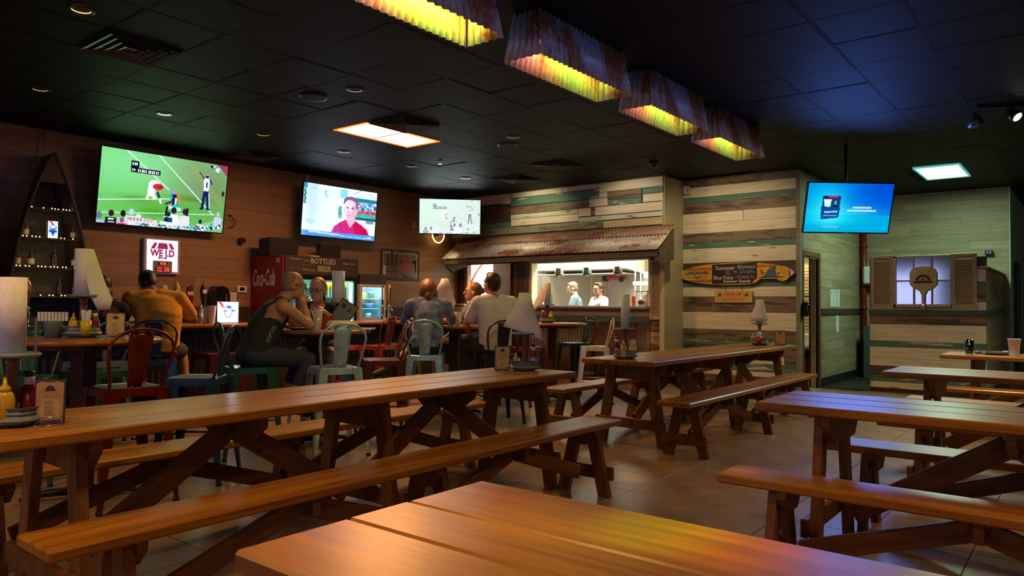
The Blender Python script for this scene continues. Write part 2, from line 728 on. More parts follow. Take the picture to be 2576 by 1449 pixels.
# ------------------------------------------------------------------ painted pictures (colour attribute on a fine grid)
class Pic:
    def __init__(s, W, H, bg):
        s.W, s.H = W, H
        s.a = np.zeros((H, W, 3)) + np.array(bg)
        s.yy, s.xx = np.mgrid[0:H, 0:W]
        s.u = (s.xx + 0.5) / W
        s.v = (s.yy + 0.5) / H      # 0 top .. 1 bottom

    def put(s, m, c, al=1.0):
        m = m.astype(float) * al
        s.a = s.a * (1 - m[..., None]) + np.array(c) * m[..., None]

    def rect(s, x0, y0, x1, y1, c, al=1.0):
        s.put((s.u >= x0) & (s.u <= x1) & (s.v >= y0) & (s.v <= y1), c, al)

    def ell(s, cx, cy, rx, ry, c, al=1.0):
        s.put(((s.u - cx) / rx) ** 2 + ((s.v - cy) / ry) ** 2 <= 1, c, al)

    def glow(s, cx, cy, rx, ry, c, al=1.0):
        s.put(np.exp(-(((s.u - cx) / rx) ** 2 + ((s.v - cy) / ry) ** 2)), c, al)

    def line(s, x0, y0, x1, y1, w, c, al=1.0):
        asp = s.W / s.H
        X, Y = s.u * asp, s.v
        x0, x1 = x0 * asp, x1 * asp
        dx, dy = x1 - x0, y1 - y0
        L2 = dx * dx + dy * dy + 1e-12
        t = np.clip(((X - x0) * dx + (Y - y0) * dy) / L2, 0, 1)
        d = np.hypot(X - x0 - t * dx, Y - y0 - t * dy)
        s.put(d <= w / 2, c, al)

    def poly(s, pts, c, al=1.0):
        ins = np.zeros(s.u.shape, bool)
        n = len(pts)
        j = n - 1
        for i in range(n):
            xi, yi = pts[i]
            xj, yj = pts[j]
            cond = ((yi > s.v) != (yj > s.v)) & (s.u < (xj - xi) * (s.v - yi) / ((yj - yi) + 1e-12) + xi)
            ins ^= cond
            j = i
        s.put(ins, c, al)

    def mesh(s, name, w, h):
        """grid w x h metres in local XZ, facing -Y, picture's left at -x"""
        W, H = s.W, s.H
        xs = np.linspace(-w / 2, w / 2, W)
        zs = np.linspace(h / 2, -h / 2, H)
        X, Z = np.meshgrid(xs, zs)
        co = np.stack([X, np.zeros_like(X), Z], -1).reshape(-1, 3)
        idx = np.arange(W * H).reshape(H, W)
        f = np.stack([idx[1:, :-1], idx[1:, 1:], idx[:-1, 1:], idx[:-1, :-1]], -1).reshape(-1, 4)
        me = bpy.data.meshes.new(name)
        me.vertices.add(len(co))
        me.vertices.foreach_set('co', co.ravel())
        me.loops.add(f.size)
        me.loops.foreach_set('vertex_index', f.ravel().astype(np.int32))
        me.polygons.add(len(f))
        me.polygons.foreach_set('loop_start', np.arange(0, f.size, 4, dtype=np.int32))
        me.update(calc_edges=True)
        at = me.color_attributes.new('picture', 'FLOAT_COLOR', 'POINT')
        a = np.clip(s.a, 0, 4)
        lin = np.where(a <= 0.04045, a / 12.92, ((a + 0.055) / 1.055) ** 2.4)
        col = np.concatenate([lin.reshape(-1, 3), np.ones((W * H, 1))], 1)
        at.data.foreach_set('color', col.ravel().astype(np.float32))
        return me
# ------------------------------------------------------------------ palette
M_FLOOR = plain('porcelain_floor', (0.27, 0.175, 0.105), rough=0.30, var=0.10, scale=5, bump=0.03, spec=0.45)
M_GROUT = plain('dark_grout', (0.035, 0.026, 0.02), rough=0.9)
M_CEIL = plain('black_painted_ceiling_tile', (0.0065, 0.0085, 0.0092), rough=0.6, var=0.12, scale=40, bump=0.25, spec=0.14)
M_GRID = plain('black_painted_ceiling_grid', (0.006, 0.006, 0.007), rough=0.7, spec=.2)
M_LAM = wood('wall_laminate', (0.20, 0.10, 0.050), (0.30, 0.165, 0.088), (0.38, 0.225, 0.125), rough=0.5, coat=0.0, grain=0.55, knots=False, bump=0.05, rand=0.10)
M_LAMG = wood('side_wall_laminate', (0.20, 0.15, 0.085), (0.32, 0.25, 0.15), (0.41, 0.34, 0.215), rough=0.5, coat=0.0, grain=0.55, knots=False, bump=0.05, rand=0.14)
M_WHITEP = worn('reclaimed_white', (0.70, 0.61, 0.45), (0.24, 0.15, 0.09), 0.33)
M_PINKP = worn('reclaimed_offwhite', (0.66, 0.56, 0.45), (0.30, 0.20, 0.13), 0.35)
M_PALEG = worn('reclaimed_pale_green', (0.50, 0.55, 0.42), (0.24, 0.17, 0.10), 0.40)
M_GREENP = worn('reclaimed_green', (0.075, 0.17, 0.125), (0.50, 0.44, 0.33), 0.41)
M_BROWNP = worn('reclaimed_brown', (0.19, 0.125, 0.075), (0.085, 0.05, 0.03), 0.47)
M_GOLDP = worn('reclaimed_golden', (0.46, 0.34, 0.18), (0.22, 0.14, 0.07), 0.42)
M_DARKP = worn('reclaimed_dark', (0.060, 0.035, 0.024), (0.10, 0.06, 0.035), 0.45)
M_GREYG = worn('reclaimed_grey_green', (0.22, 0.22, 0.15), (0.13, 0.10, 0.06), 0.44)
M_CREAM = plain('cream_paint', (0.50, 0.45, 0.31), rough=0.55, var=0.03, scale=2)
M_TRIMB = plain('dark_brown_trim', (0.045, 0.022, 0.014), rough=0.45)
M_BLACK = plain('matt_black', (0.010, 0.010, 0.011), rough=0.5)
M_GLOSSBLK = plain('gloss_black', (0.008, 0.008, 0.010), rough=0.12)
M_STEEL = plain('brushed_steel', (0.60, 0.60, 0.54), rough=0.30, metal=0.45, var=0.05, scale=3, stretch=(1, 1, 12))
M_CHROME = plain('chrome', (0.75, 0.75, 0.75), rough=0.12, metal=1.0, var=0.01)
M_WHITE = plain('white_plastic', (0.75, 0.75, 0.74), rough=0.35, var=0.02)
M_PAPER = plain('white_paper', (0.80, 0.80, 0.82), rough=0.85, var=0.03, scale=60, bump=0.2)
M_GLASS = glassy('clear_glass')
M_CORR = rusty('corrugated_roofing', (0.52, 0.47, 0.43), (0.27, 0.085, 0.03), amount=0.56, rough=0.5, metal=0.25, scale=(0.9, 2.0, 0.35))
M_CORR2 = rusty('rusted_wainscot', (0.16, 0.12, 0.10), (0.13, 0.035, 0.02), amount=0.52, rough=0.5, metal=0.2, scale=(1.0, 1.0, 0.25))
M_SHADE = rusty('corrugated_lamp_shade', (0.55, 0.60, 0.72), (0.36, 0.14, 0.06), amount=0.54, rough=0.45, metal=0.4, scale=(1.2, 1.2, 0.8))
M_DKGREEN = plain('dark_green_paint', (0.035, 0.062, 0.048), rough=0.5)

XL, YK, YP, XS, YF = -9.88, 10.55, 11.25, -3.42, 14.9


def st(name, mb, mat, kind='structure'):
    return tag(mb.build(name, mat), kind=kind)


# floor: slab, tiles
fl = st('floor', MB().box(-10.0, 4.6, -3.2, 18.2, -0.12, -0.004), M_GROUT)
cells = []
T = 0.5
for i in range(-20, 9):
    for j in range(-6, 36):
        x, y = i * T, j * T
        cells.append((x, y))
def _inview(x, y):
    v = Vector((x + .25, y + .25, 0)) - CAMP
    d = v.dot(_F)
    if d < 0.8:
        return 99
    px = abs(v.dot(_R) / d * 1842 / 1288)
    py = abs(v.dot(_U2) / d * 1842 / 724)
    if px > 1.15 or py > 1.25:
        return 99
    if y > 11.3 and x < -3.4:
        return 99
    return d
cells.sort(key=lambda c: (_inview(*c), c))
tile_me = MB().box(0.002, T - 0.002, 0.002, T - 0.002, -0.01, 0.0, bev=0.0015).mesh('floor_tile')
for x, y in cells[:300]:
    link('floor_tile', tile_me, M_FLOOR, fl, (x, y, 0))
mb = MB()
for x, y in cells[300:]:
    mb.box(x + 0.002, x + T - 0.002, y + 0.002, y + T - 0.002, -0.01, 0.0)
tag(mb.build('floor_tiles_beyond', M_FLOOR, fl), kind='stuff')

# ceiling: slab, grid, tiles
ce = st('ceiling', MB().box(-10.0, 4.6, -3.2, 18.2, CEIL + 0.03, CEIL + 0.12), M_GRID)
G = 0.6096
GX, GY = -4.634, 3.643
skip = set()
def cellof(x, y):
    return (math.floor((x - GX) / G), math.floor((y - GY) / G))
for c in ((-6.76, 5.8), (-6.76, 6.4), (-1.75, 12.4), (-1.75, 13.0)):
    skip.add(cellof(*c))
ccells = []
for i in range(-9, 16):
    for j in range(-12, 24):
        x, y = GX + i * G, GY + j * G
        if x < XL - .2 and False:
            continue
        if (i, j) in skip:
            continue
        if y > YK - 0.1 and x + G < -3.5:
            continue
        ccells.append((x, y))
def _cv(x, y):
    v = Vector((x + .3, y + .3, CEIL)) - CAMP
    d = v.dot(_F)
    if d < 0.8 or abs(v.dot(_R) / d * 1842 / 1288) > 1.1 or abs(v.dot(_U2) / d * 1842 / 724) > 1.15:
        return 99
    return d
ccells.sort(key=lambda c: (_cv(*c), c))
ct_me = MB().box(0.012, G - 0.012, 0.012, G - 0.012, 0.0, 0.018).mesh('ceiling_tile')
for k, (x, y) in enumerate(ccells[:300]):
    t = link('ceiling_tile', ct_me, M_CEIL, ce, (x, y, CEIL + 0.002 + rnd.random() * 0.004))
    t.rotation_euler = (rnd.uniform(-.004, .004), rnd.uniform(-.004, .004), 0)
mb = MB()
for x, y in ccells[300:]:
    mb.box(x + 0.012, x + G - 0.012, y + 0.012, y + G - 0.012, CEIL, CEIL + 0.02)
tag(mb.build('ceiling_tiles_beyond', M_CEIL, ce), kind='stuff')
mb = MB()
for i in range(-9, 17):
    x = GX + i * G
    mb.box(x - 0.012, x + 0.012, -3.2, 18.2, CEIL + 0.003, CEIL + 0.03)
for j in range(-12, 25):
    y = GY + j * G
    mb.box(-10, 4.6, y - 0.012, y + 0.012, CEIL + 0.0035, CEIL + 0.03)
mb.build('ceiling_grid', M_GRID, ce)


# walls -----------------------------------------------------------------
def plank(parent, mat, x, y, z, L, h, rz=0.0, t=0.012, name='plank', gap=0.0015, proud=None):
    t2 = t if proud is None else proud
    m = MB().box(gap, L - gap, -t2, 0.0, gap, h - gap, bev=0.0012)
    return m.build(name, mat, parent, (x, y, z), (0, 0, rz))


def laminate(parent, mat, x, y0, y1, z0, z1, ph=0.146, L=1.22, rz=PI / 2, axis='y', holes=()):
    r = 0
    z = z0
    while z < z1 - 0.01:
        h = min(ph, z1 - z)
        s = y0 - ((r * 0.37) % 1.0) * L
        while s < y1 - 0.01:
            a, b = max(s, y0), min(s + L, y1)
            if b - a > 0.02:
                segs = [(a, b)]
                for (ha, hb, hz0, hz1) in holes:
                    if z + h / 2 > hz0 and z + h / 2 < hz1:
                        ns = []
                        for (p, q) in segs:
                            if q <= ha or p >= hb:
                                ns.append((p, q))
                            else:
                                if p < ha:
                                    ns.append((p, ha))
                                if q > hb:
                                    ns.append((hb, q))
                        segs = ns
                for p, q in segs:
                    if q - p > 0.02:
                        if axis == 'y':
                            plank(parent, mat, x, p, z, q - p, h, rz, t=0.008, gap=0.0006)
                        else:
                            plank(parent, mat, p, x, z, q - p, h, 0, t=0.008, gap=0.0006)
            s += L
        z += ph
        r += 1


wl = st('wall_left', MB().box(XL - 0.15, XL, -3.2, 15.6, 0, CEIL + 0.1), M_TRIMB)
laminate(wl, M_LAM, XL, 1.0, YK + 0.3, 0.9, CEIL, L=1.22)
st('wall_rear', MB().box(-10, 4.6, -3.3, -3.15, 0, CEIL + 0.1), plain('rear_wall_paint', (0.22, 0.15, 0.09), rough=0.7))
for k_, (a_, b_) in enumerate(((-5.8, -3.6), (0.2, 3.6))):  # added, unseen windows; their panes glow for reflections and cool light
    wn = tag(MB().box(a_ - .06, a_, -3.15, -3.09, .9, 2.6).box(b_, b_ + .06, -3.15, -3.09, .9, 2.6).box(a_, b_, -3.15, -3.09, 2.54, 2.6).box(a_, b_, -3.15, -3.09, .9, .96).build('window_%d' % (4 + k_), M_BLACK), kind='structure')
    MB().box(a_, b_, -3.14, -3.12, .96, 2.54).build('pane', emit('cool_glow_pane', (.45, .58, .85), .22), wn)
st('wall_right', MB().box(4.5, 4.65, -3.2, 18.2, 0, CEIL + 0.1), plain('right_wall_paint', (0.20, 0.16, 0.10), rough=0.7))
# side partition between kitchen and store room: cream pier then the plank wall
pier = st('wall_pier', MB().box(-5.36, -5.28, YK, YP + 0.02, 0, CEIL).box(-5.45, -5.36, YK + 0.2, 15.2, 0, CEIL), M_CREAM)
wp = st('wall_planked', MB().box(-5.36, XS - 0.05, YP, YP + 0.14, 0, CEIL), M_TRIMB)
RZP = [3.348, 3.225, 3.059, 2.971, 2.796, 2.631, 2.466, 2.313, 2.219, 1.984, 1.667, 1.591, 1.438, 1.193, 0.914, 0.751, 0.664, 0.52, 0.40, 0.28, 0.20, 0.08]
RMP = [M_BROWNP, M_WHITEP, M_GREENP, M_BROWNP, M_WHITEP, M_WHITEP, M_BROWNP, M_GREENP, M_WHITEP, M_DARKP, M_GREENP, M_WHITEP, M_BROWNP, M_WHITEP, M_BROWNP, M_GREENP, M_BROWNP, M_WHITEP, M_GREENP, M_WHITEP, M_BROWNP]
for k, m in enumerate(RMP):
    z1, z0 = RZP[k], RZP[k + 1]
    if k == 4:
        plank(wp, m, -5.355, YP, z0, 1.085, z1 - z0, t=0.02)
        plank(wp, m, -4.265, YP, z0, 0.805, z1 - z0, t=0.024)
    elif k == 17:
        plank(wp, m, -5.355, YP, z0, 1.72, z1 - z0, t=0.02)
        plank(wp, M_BROWNP, -3.63, YP, z0, 0.17, z1 - z0, t=0.024)
    else:
        plank(wp, m, -5.355, YP, z0, 1.895, z1 - z0, t=rnd.uniform(0.015, 0.026))
st('trim_1', MB().box(-3.46, -3.40, YP - 0.03, YP + 0.14, 0, CEIL), plain('grey_green_trim', (0.20, 0.18, 0.12), rough=0.6))
# side wall with door opening (Y 11.39..12.25)
D0, D1, DZ = 11.40, 12.16, 2.06
ws = st('wall_side', MB().box(XS - 0.12, XS, D1, YF, 0, CEIL).box(XS - 0.12, XS, YP + 0.14, D0, 0, CEIL).box(XS - 0.12, XS, D0, D1, DZ, CEIL), M_TRIMB)
laminate(ws, M_LAMG, XS, YP + 0.14, YF, 0.14, CEIL, holes=((D0 - 0.02, D1 + 0.02, 0, DZ + 0.02),))
st('baseboard_side', MB().box(XS, XS + 0.02, D1 + 0.1, YF, 0, 0.14, bev=0.004), M_BLACK)
wf = st('wall_far', MB().box(XS - 0.1, -1.08, YF, YF + 0.15, 0, CEIL), M_TRIMB)
laminate(wf, M_LAMG, YF, XS, -1.08, 0.1, CEIL, axis='x', L=1.22)
# plain painted return wall beyond the corner, lit green-white
M_MINT = plain('pale_mint_paint', (0.45, 0.60, 0.50), rough=0.6, var=0.02)
wr = st('wall_return', MB().box(-1.18, -1.06, YF, 18.1, 0, CEIL), M_MINT)
st('wall_beyond', MB().box(-1.1, 4.6, 18.05, 18.2, 0, CEIL), M_MINT)
# black door in the return wall
d2 = tag(MB().box(-1.06, -1.02, 15.55, 16.5, 0, 2.1, bev=0.004).build('door_2', M_BLACK), kind='structure')
MB().tube([(-1.02, 15.65, 1.0), (-0.96, 15.65, 1.0), (-0.96, 15.78, 1.0)], 0.012).build('door_handle', M_CHROME, d2)

# door 1: brown frame, open store room behind
M_DOORW = wood('brown_door_frame', (0.10, 0.04, 0.02), (0.17, 0.07, 0.035), (0.24, 0.11, 0.05), rough=0.45, along=2, knots=False)
dr = tag(MB().box(XS - 0.13, XS + 0.03, D1, D1 + 0.10, 0, DZ + 0.08, bev=0.004).box(XS - 0.13, XS + 0.03, D0 - 0.06, D0, 0, DZ + 0.08, bev=0.004)
         .box(XS - 0.13, XS + 0.03, D0, D1, DZ, DZ + 0.08, bev=0.004).build('door_1', M_DOORW), kind='structure')
MB().box(XS - 0.10, XS - 0.02, D1 - 0.012, D1, 0, DZ, bev=0.003).build('door_stop', plain('worn_white_edge', (0.5, 0.44, 0.3), rough=.6), dr)
# store room shell
st('wall_store', MB().box(-5.36, XS - 0.12, 14.2, 14.3, 0, 2.7).box(-5.36, XS - 0.12, YP + .14, 14.3, 2.7, 2.8).box(-5.37, -5.33, YP + .14, 14.3, 0, 2.7),
   plain('store_room_paint', (0.62, 0.58, 0.42), rough=0.6))

# bulkhead over the pass-through ------------------------------------------
bh = st('wall_bulkhead', MB().box(XL, -5.30, YK + 0.002, YK + 0.5, 2.12, CEIL), M_DARKP)
FP = [(-9.86, -9.13, 3.16, 3.348, M_PINKP), (-9.13, -8.60, 3.165, 3.348, M_PINKP), (-8.60, -8.385, 3.15, 3.348, M_WHITEP), (-9.86, -8.385, 2.815, 3.15, M_DARKP),
      (-9.86, -8.385, 2.72, 2.812, M_GREENP), (-9.86, -6.52, 2.585, 2.716, M_GREYG), (-8.37, -7.24, 3.248, 3.345, M_WHITEP), (-7.24, -6.482, 3.255, 3.345, M_PINKP),
      (-8.37, -6.482, 3.092, 3.246, M_GREENP), (-8.37, -6.675, 2.94, 3.076, M_BROWNP), (-8.37, -6.885, 2.856, 2.936, M_PALEG), (-8.37, -6.885, 2.727, 2.854, M_PINKP),
      (-6.478, -5.30, 3.183, 3.345, M_WHITEP), (-6.475, -6.315, 3.09, 3.178, M_PALEG), (-6.312, -5.672, 3.04, 3.18, M_BROWNP), (-5.668, -5.30, 3.084, 3.178, M_GREENP),
      (-5.66, -5.30, 2.95, 3.08, M_WHITEP), (-6.67, -6.305, 2.95, 3.082, M_PINKP), (-6.30, -5.675, 2.944, 3.036, M_GREENP), (-6.555, -5.30, 2.797, 2.94, M_PINKP),
      (-6.635, -6.56, 2.80, 2.942, M_BROWNP), (-6.88, -6.64, 2.80, 2.938, M_WHITEP), (-6.88, -5.30, 2.71, 2.786, M_PALEG), (-6.39, -5.30, 2.575, 2.695, M_GOLDP), (-6.515, -6.395, 2.58, 2.70, M_BROWNP)]
for (x0, x1, z0, z1, m) in FP:
    plank(bh, m, x0, YK, z0, x1 - x0, z1 - z0, t=rnd.uniform(0.014, 0.028))
st('trim_2', MB().box(-9.88, -5.28, YK - 0.03, YK + 0.0, CEIL - 0.012, CEIL + 0.01).box(-5.28, -5.25, YK - .03, YP, CEIL - 0.012, CEIL + 0.01).box(-5.28, XS, YP - 0.03, YP, CEIL - 0.012, CEIL + 0.01),
   plain('red_brown_edge', (0.10, 0.02, 0.012), rough=.5))

# pass-through wall: posts, sill, low wall ----------------------------------
YW = 10.75
pw = st('wall_pass', MB().box(XL, -9.76, YW, YW + 0.16, 0, 2.2).box(-8.45, -8.10, YW, YW + 0.16, 0, 2.2).box(-5.62, -5.36, YW, YW + 0.16, 0, 2.2)
        .box(XL, -8.45, YW, YW + 0.16, 2.15, 2.3).box(-8.10, -5.36, YW, YW + 0.16, 2.12, 2.3).box(XL, -8.10, YW, YW + 0.16, 0, 1.0).box(-8.10, -5.62, YW, YW + 0.16, 0, 1.22), M_TRIMB)
# header boards
st('trim_3', MB().box(-8.12, -5.40, YW - 0.05, YW, 2.06, 2.20, bev=0.004), worn('header_green', (0.10, 0.13, 0.10), (0.2, 0.17, 0.1), 0.45))
st('trim_4', MB().box(-9.80, -8.44, YW - 0.05, YW, 2.09, 2.22, bev=0.004), worn('header_dark', (0.07, 0.075, 0.06), (0.12, 0.1, 0.07), 0.45))
# sheet of tan panel and green rail under the counter
st('trim_5', MB().box(-8.10, -5.625, YW - 0.015, YW, 1.10, 1.235, bev=0.003), plain('tan_board', (0.36, 0.26, 0.19), rough=.6, var=.05))
st('trim_6', MB().box(-8.10, -5.625, YW - 0.03, YW, 1.01, 1.10, bev=0.003), M_GREENP)


def corr_sheet(mb, P0, U, V, L, H, pitch=0.066, amp=0.009, N=None, seg=6, th=0.002):
    """corrugated sheet: origin P0, along U for L (waves run across U), up V for H; normal N"""
    P0, U, V = Vector(P0), Vector(U).normalized(), Vector(V).normalized()
    N = U.cross(V) if N is None else Vector(N)
    n = max(2, int(L / pitch * seg))
    vs, fs = [], []
    for i in range(n + 1):
        s_ = L * i / n
        o = amp * math.sin(2 * PI * s_ / pitch)
        for h in (0, H):
            for t in (0, th):
                vs.append(tuple(P0 + U * s_ + V * h + N * (o + t)))
    for i in range(n):
        a, b = i * 4, (i + 1) * 4
        fs += [(a + 1, b + 1, b + 3, a + 3), (a, a + 2, b + 2, b), (a, b, b + 1, a + 1), (a + 2, a + 3, b + 3, b + 2)]
    fs += [(0, 1, 3, 2), (n * 4, n * 4 + 2, n * 4 + 3, n * 4 + 1)]
    return mb.add(vs, fs, True)


# rusty corrugated wainscot panels under the pass-through
for k in range(4):
    x0 = -8.10 + k * 0.62
    mb = MB()
    corr_sheet(mb, (x0, YW - 0.02, 0.10), (1, 0, 0), (0, 0, 1), 0.615, 0.91, pitch=0.068, amp=0.008)
    tag(mb.build('corrugated_panel', M_CORR2, pw), 'rusted corrugated panel')
# planks at the right post below the shutter
for (z0, z1, m) in ((0.86, 1.055, M_BROWNP), (0.785, 0.86, M_GOLDP), (0.645, 0.785, M_GOLDP), (0.45, 0.645, M_BROWNP), (0.25, 0.45, M_PINKP), (0.05, 0.25, M_BROWNP)):
    plank(pw, m, -5.62, YW, z0, 0.335, z1 - z0, t=0.02)
# stainless pass shelf: its own thing
t = tag(MB().box(-8.10, -5.62, YW - 0.16, YW + 0.36, 1.236, 1.275, bev=0.006).build('serving_shelf', M_STEEL), 'long stainless steel serving shelf of the kitchen pass-through', 'shelf')

# kitchen windows' frames
M_REDB = wood('dark_red_wood', (0.05, 0.012, 0.008), (0.085, 0.02, 0.014), (0.12, 0.035, 0.022), rough=.4, knots=False)
M_TANW = wood('tan_wood_frame', (0.22, 0.13, 0.06), (0.32, 0.20, 0.10), (0.40, 0.27, 0.14), rough=.5, knots=False)
w1 = tag(MB().box(-9.80, -9.69, YW - 0.03, YW + 0.05, 0.98, 2.15, bev=.004).box(-8.53, -8.44, YW - 0.03, YW + 0.05, 0.98, 2.15, bev=.004).box(-9.69, -8.53, YW - 0.03, YW + 0.05, 2.06, 2.15, bev=.004).build('window_1', M_REDB), kind='structure')
MB().box(-9.69, -9.61, YW - 0.02, YW + 0.1, 1.03, 2.06, bev=.003).build('window_jamb', M_TANW, w1)
MB().box(-9.61, -8.53, YW + 0.02, YW + 0.1, 1.22, 1.30, bev=.003).build('window_sill', M_TANW, w1)
MB().box(-9.61, -8.53, YW + 0.02, YW + 0.08, 1.05, 1.22, bev=.003).build('window_apron', M_DARKP, w1)
MB().box(-9.80, -8.44, YW - 0.10, YW + 0.02, 0.98, 1.03, bev=.004).build('window_ledge', plain('ledge_paint', (.30, .27, .19), rough=.5), w1)
w2 = tag(MB().box(-8.10, -8.03, YW - 0.02, YW + 0.16, 1.28, 2.07, bev=.003).box(-5.66, -5.62, YW - 0.02, YW + 0.16, 1.28, 2.07, bev=.003).box(-8.03, -5.66, YW - .01, YW + .16, 2.04, 2.08, bev=.003).build('window_2', plain('cream_frame', (.70, .62, .42), rough=.5)), kind='structure')


# louvred shutters: frame + slats
def shutter(label, x0, x1, z0, z1, y, mat, slat_mat, sz=0.036, rows=((0, 1),), rail=0.05):
    s = thing('louvred_shutter', label, 'shutter', (x0, y, z0))
    W, H = x1 - x0, z1 - z0
    f = MB().box(0, rail, -0.03, 0, 0, H, bev=.003).box(W - rail, W, -0.03, 0, 0, H, bev=.003)
    for a, b in ((0, 0.07), (H - 0.05, H)):
        f.box(rail, W - rail, -0.03, 0, a, b, bev=.003)
    f.build('frame', mat, s)
    sm = MB().box(rail, W - rail, -0.003, 0.003, -0.021, 0.021).mesh('slat')
    z = 0.07 + sz * 0.6
    while z < H - 0.06:
        link('slat', sm, slat_mat, s, (0, -0.014, z), (-0.62, 0, 0))
        z += sz
    return s


M_SH1 = plain('brown_shutter_paint', (0.20, 0.14, 0.09), rough=.5)
M_SH2 = plain('cream_shutter_paint', (0.50, 0.42, 0.26), rough=.5)
M_SH3 = plain('tan_shutter_paint', (0.36, 0.26, 0.15), rough=.5)
shutter('brown louvred shutter panel between the two kitchen openings', -8.43, -8.12, 1.03, 2.06, YW - 0.005, M_SH1, M_SH1)
shutter('tall cream louvred shutter at the end of the serving shelf', -5.615, -5.30, 1.06, 2.03, YW - 0.03, M_SH2, M_SH2, sz=0.038)

# corrugated awning over the pass-through
aw = thing('awning', 'rusty corrugated metal awning over the kitchen pass-through', 'awning', (0, 0, 0))
AY0, AZ0, AY1, AZ1 = YK - 0.03, 2.54, YK - 0.62, 2.13
dv = Vector((0, AY1 - AY0, AZ1 - AZ0))
Ls = [(-9.55, -8.72), (-8.74, -7.88), (-7.90, -7.02), (-7.04, -6.02), (-6.04, -5.08)]
for k, (a, b) in enumerate(Ls):
    mb = MB()
    o = 0.003 * (k % 2)
    corr_sheet(mb, (a, AY0, AZ0 + o), (1, 0, 0), tuple(dv), b - a, dv.length, pitch=0.062, amp=0.008, N=tuple(Vector((1, 0, 0)).cross(dv.normalized()) * -1))
    mb.build('roof_sheet', M_CORR, aw)
mb = MB()
corr_sheet(mb, (-9.55, AY0 + 0.008, AZ0 + 0.02), (1, 0, 0), tuple(dv), 4.47, dv.length * 0.42, pitch=0.062, amp=0.008, N=tuple(Vector((1, 0, 0)).cross(dv.normalized()) * -1))
tag(mb.build('upper_roof_sheet', rusty('rosy_roofing', (.30, .17, .13), (.20, .05, .02), amount=.55, rough=.55, metal=.1, scale=(.8, 2, .4)), aw), 'reddish upper overlap sheet')
M_OLDW = wood('weathered_beam', (.07, .05, .035), (.13, .10, .07), (.20, .16, .11), rough=.7, coat=0, knots=False)
MB().box(-9.5, -5.10, AY1 + 0.02, AY1 + 0.08, AZ1 - 0.10, AZ1 - 0.025, bev=.004).build('front_beam', M_OLDW, aw)
for x in (-9.45, -5.13):
    mb = MB().prism([(AY0, AZ0 - 0.05), (AY1 + 0.04, AZ1 - 0.04), (AY1 + 0.04, AZ1 - 0.16), (AY1 + .18, AZ1 - 0.23), (AY0, AZ1 - 0.12)], x - 0.03, x + 0.03, 'yz')
    mb.build('bracket', M_OLDW, aw)

# partition with shutters (half wall box) ------------------------------------
HX0, HX1, HY = -2.68, -1.165, 12.3
hw = st('wall_partition', MB().box(HX0, HX1, HY, HY + 0.12, 0, 2.02).box(HX1 - 0.12, HX1, HY, YF, 0, 1.86), M_TRIMB)
HZ = [(1.167, 1.032, M_BROWNP), (1.032, 0.774, M_WHITEP), (0.774, 0.689, M_GREENP), (0.689, 0.517, M_WHITEP), (0.517, 0.395, M_WHITEP), (0.395, 0.255, M_DARKP), (0.255, 0.163, M_GREENP), (0.163, 0.06, M_WHITEP)]
for z1, z0, m in HZ:
    plank(hw, m, HX0, HY, z0, HX1 - HX0, z1 - z0, t=rnd.uniform(.014, .024))
for z0, z1, m in ((1.25, 1.37, M_PINKP), (1.37, 1.56, M_BROWNP), (1.56, 1.66, M_GREENP), (1.66, 1.84, M_PINKP)):
    plank(hw, m, -1.28, HY, z0, 0.115, z1 - z0, t=0.016)
plank(hw, M_TANW, HX0, HY, 1.25, 1.4, 0.03, t=0.03)
laminate(hw, M_LAMG, HX1, HY, YF, 0.1, 1.83)
st('trim_7', MB().box(HX0 - 0.01, HX1 + 0.03, HY - 0.045, HY + 0.0, 1.167, 1.25, bev=.004).box(HX1 - 0.0, HX1 + 0.045, HY, YF, 1.167, 1.25, bev=.004), plain('rail_green', (.05, .065, .045), rough=.5))
st('trim_8', MB().box(-1.29, HX1 + 0.03, HY - 0.03, HY + .13, 1.845, 1.875, bev=.003).box(HX1 - 0.13, HX1 + 0.03, HY + .13, YF, 1.845, 1.875, bev=.003), M_TANW)
st('trim_9', MB().box(XS, XS + 0.03, D1 + 0.12, YF - 0.05, 1.16, 1.26, bev=.004), M_TRIMB)
st('baseboard_partition', MB().box(HX0, HX1 + .01, HY - 0.02, HY, 0, 0.065, bev=.003), plain('dark_red_base', (.04, .012, .01), rough=.5))
shutter('tan louvred shutter beside the old six pane window, nearer the white dispenser', -2.66, -2.345, 1.25, 2.07, HY - 0.005, M_SH3, M_SH3, sz=.034)
shutter('tan louvred shutter between the old six pane window and the pale green wall', -1.585, -1.27, 1.25, 2.07, HY - 0.005, M_SH3, M_SH3, sz=.034)
# old six-pane window mounted on the partition (mirror-like panes)
w3 = thing('window_frame_decor', 'old six pane window frame mounted between two tan shutters', 'window', (0, 0, 0))
fm = MB()
for a, b, c, d in ((-2.345, -2.31, 1.29, 2.06), (-1.60, -1.585, 1.29, 2.06), (-2.345, -1.585, 2.03, 2.06), (-2.345, -1.585, 1.29, 1.335)):
    fm.box(a, b, HY - 0.035, HY, c, d, bev=.003)
fm.build('frame', plain('old_window_paint', (.42, .36, .22), rough=.6), w3)
mm = MB()
for x in (-2.072, -1.835):
    mm.box(x - 0.011, x + 0.011, HY - 0.03, HY, 1.335, 2.03, bev=.002)
mm.box(-2.31, -1.60, HY - 0.03, HY, 1.672, 1.694, bev=.002)
mm.build('muntin', plain('old_muntin_paint', (.30, .26, .18), rough=.6), w3)
mir = plain('window_mirror', (.30, .38, .42), rough=.10, metal=1.0, var=.02)
pxs = [(-2.31, -2.083), (-2.061, -1.846), (-1.824, -1.60)]
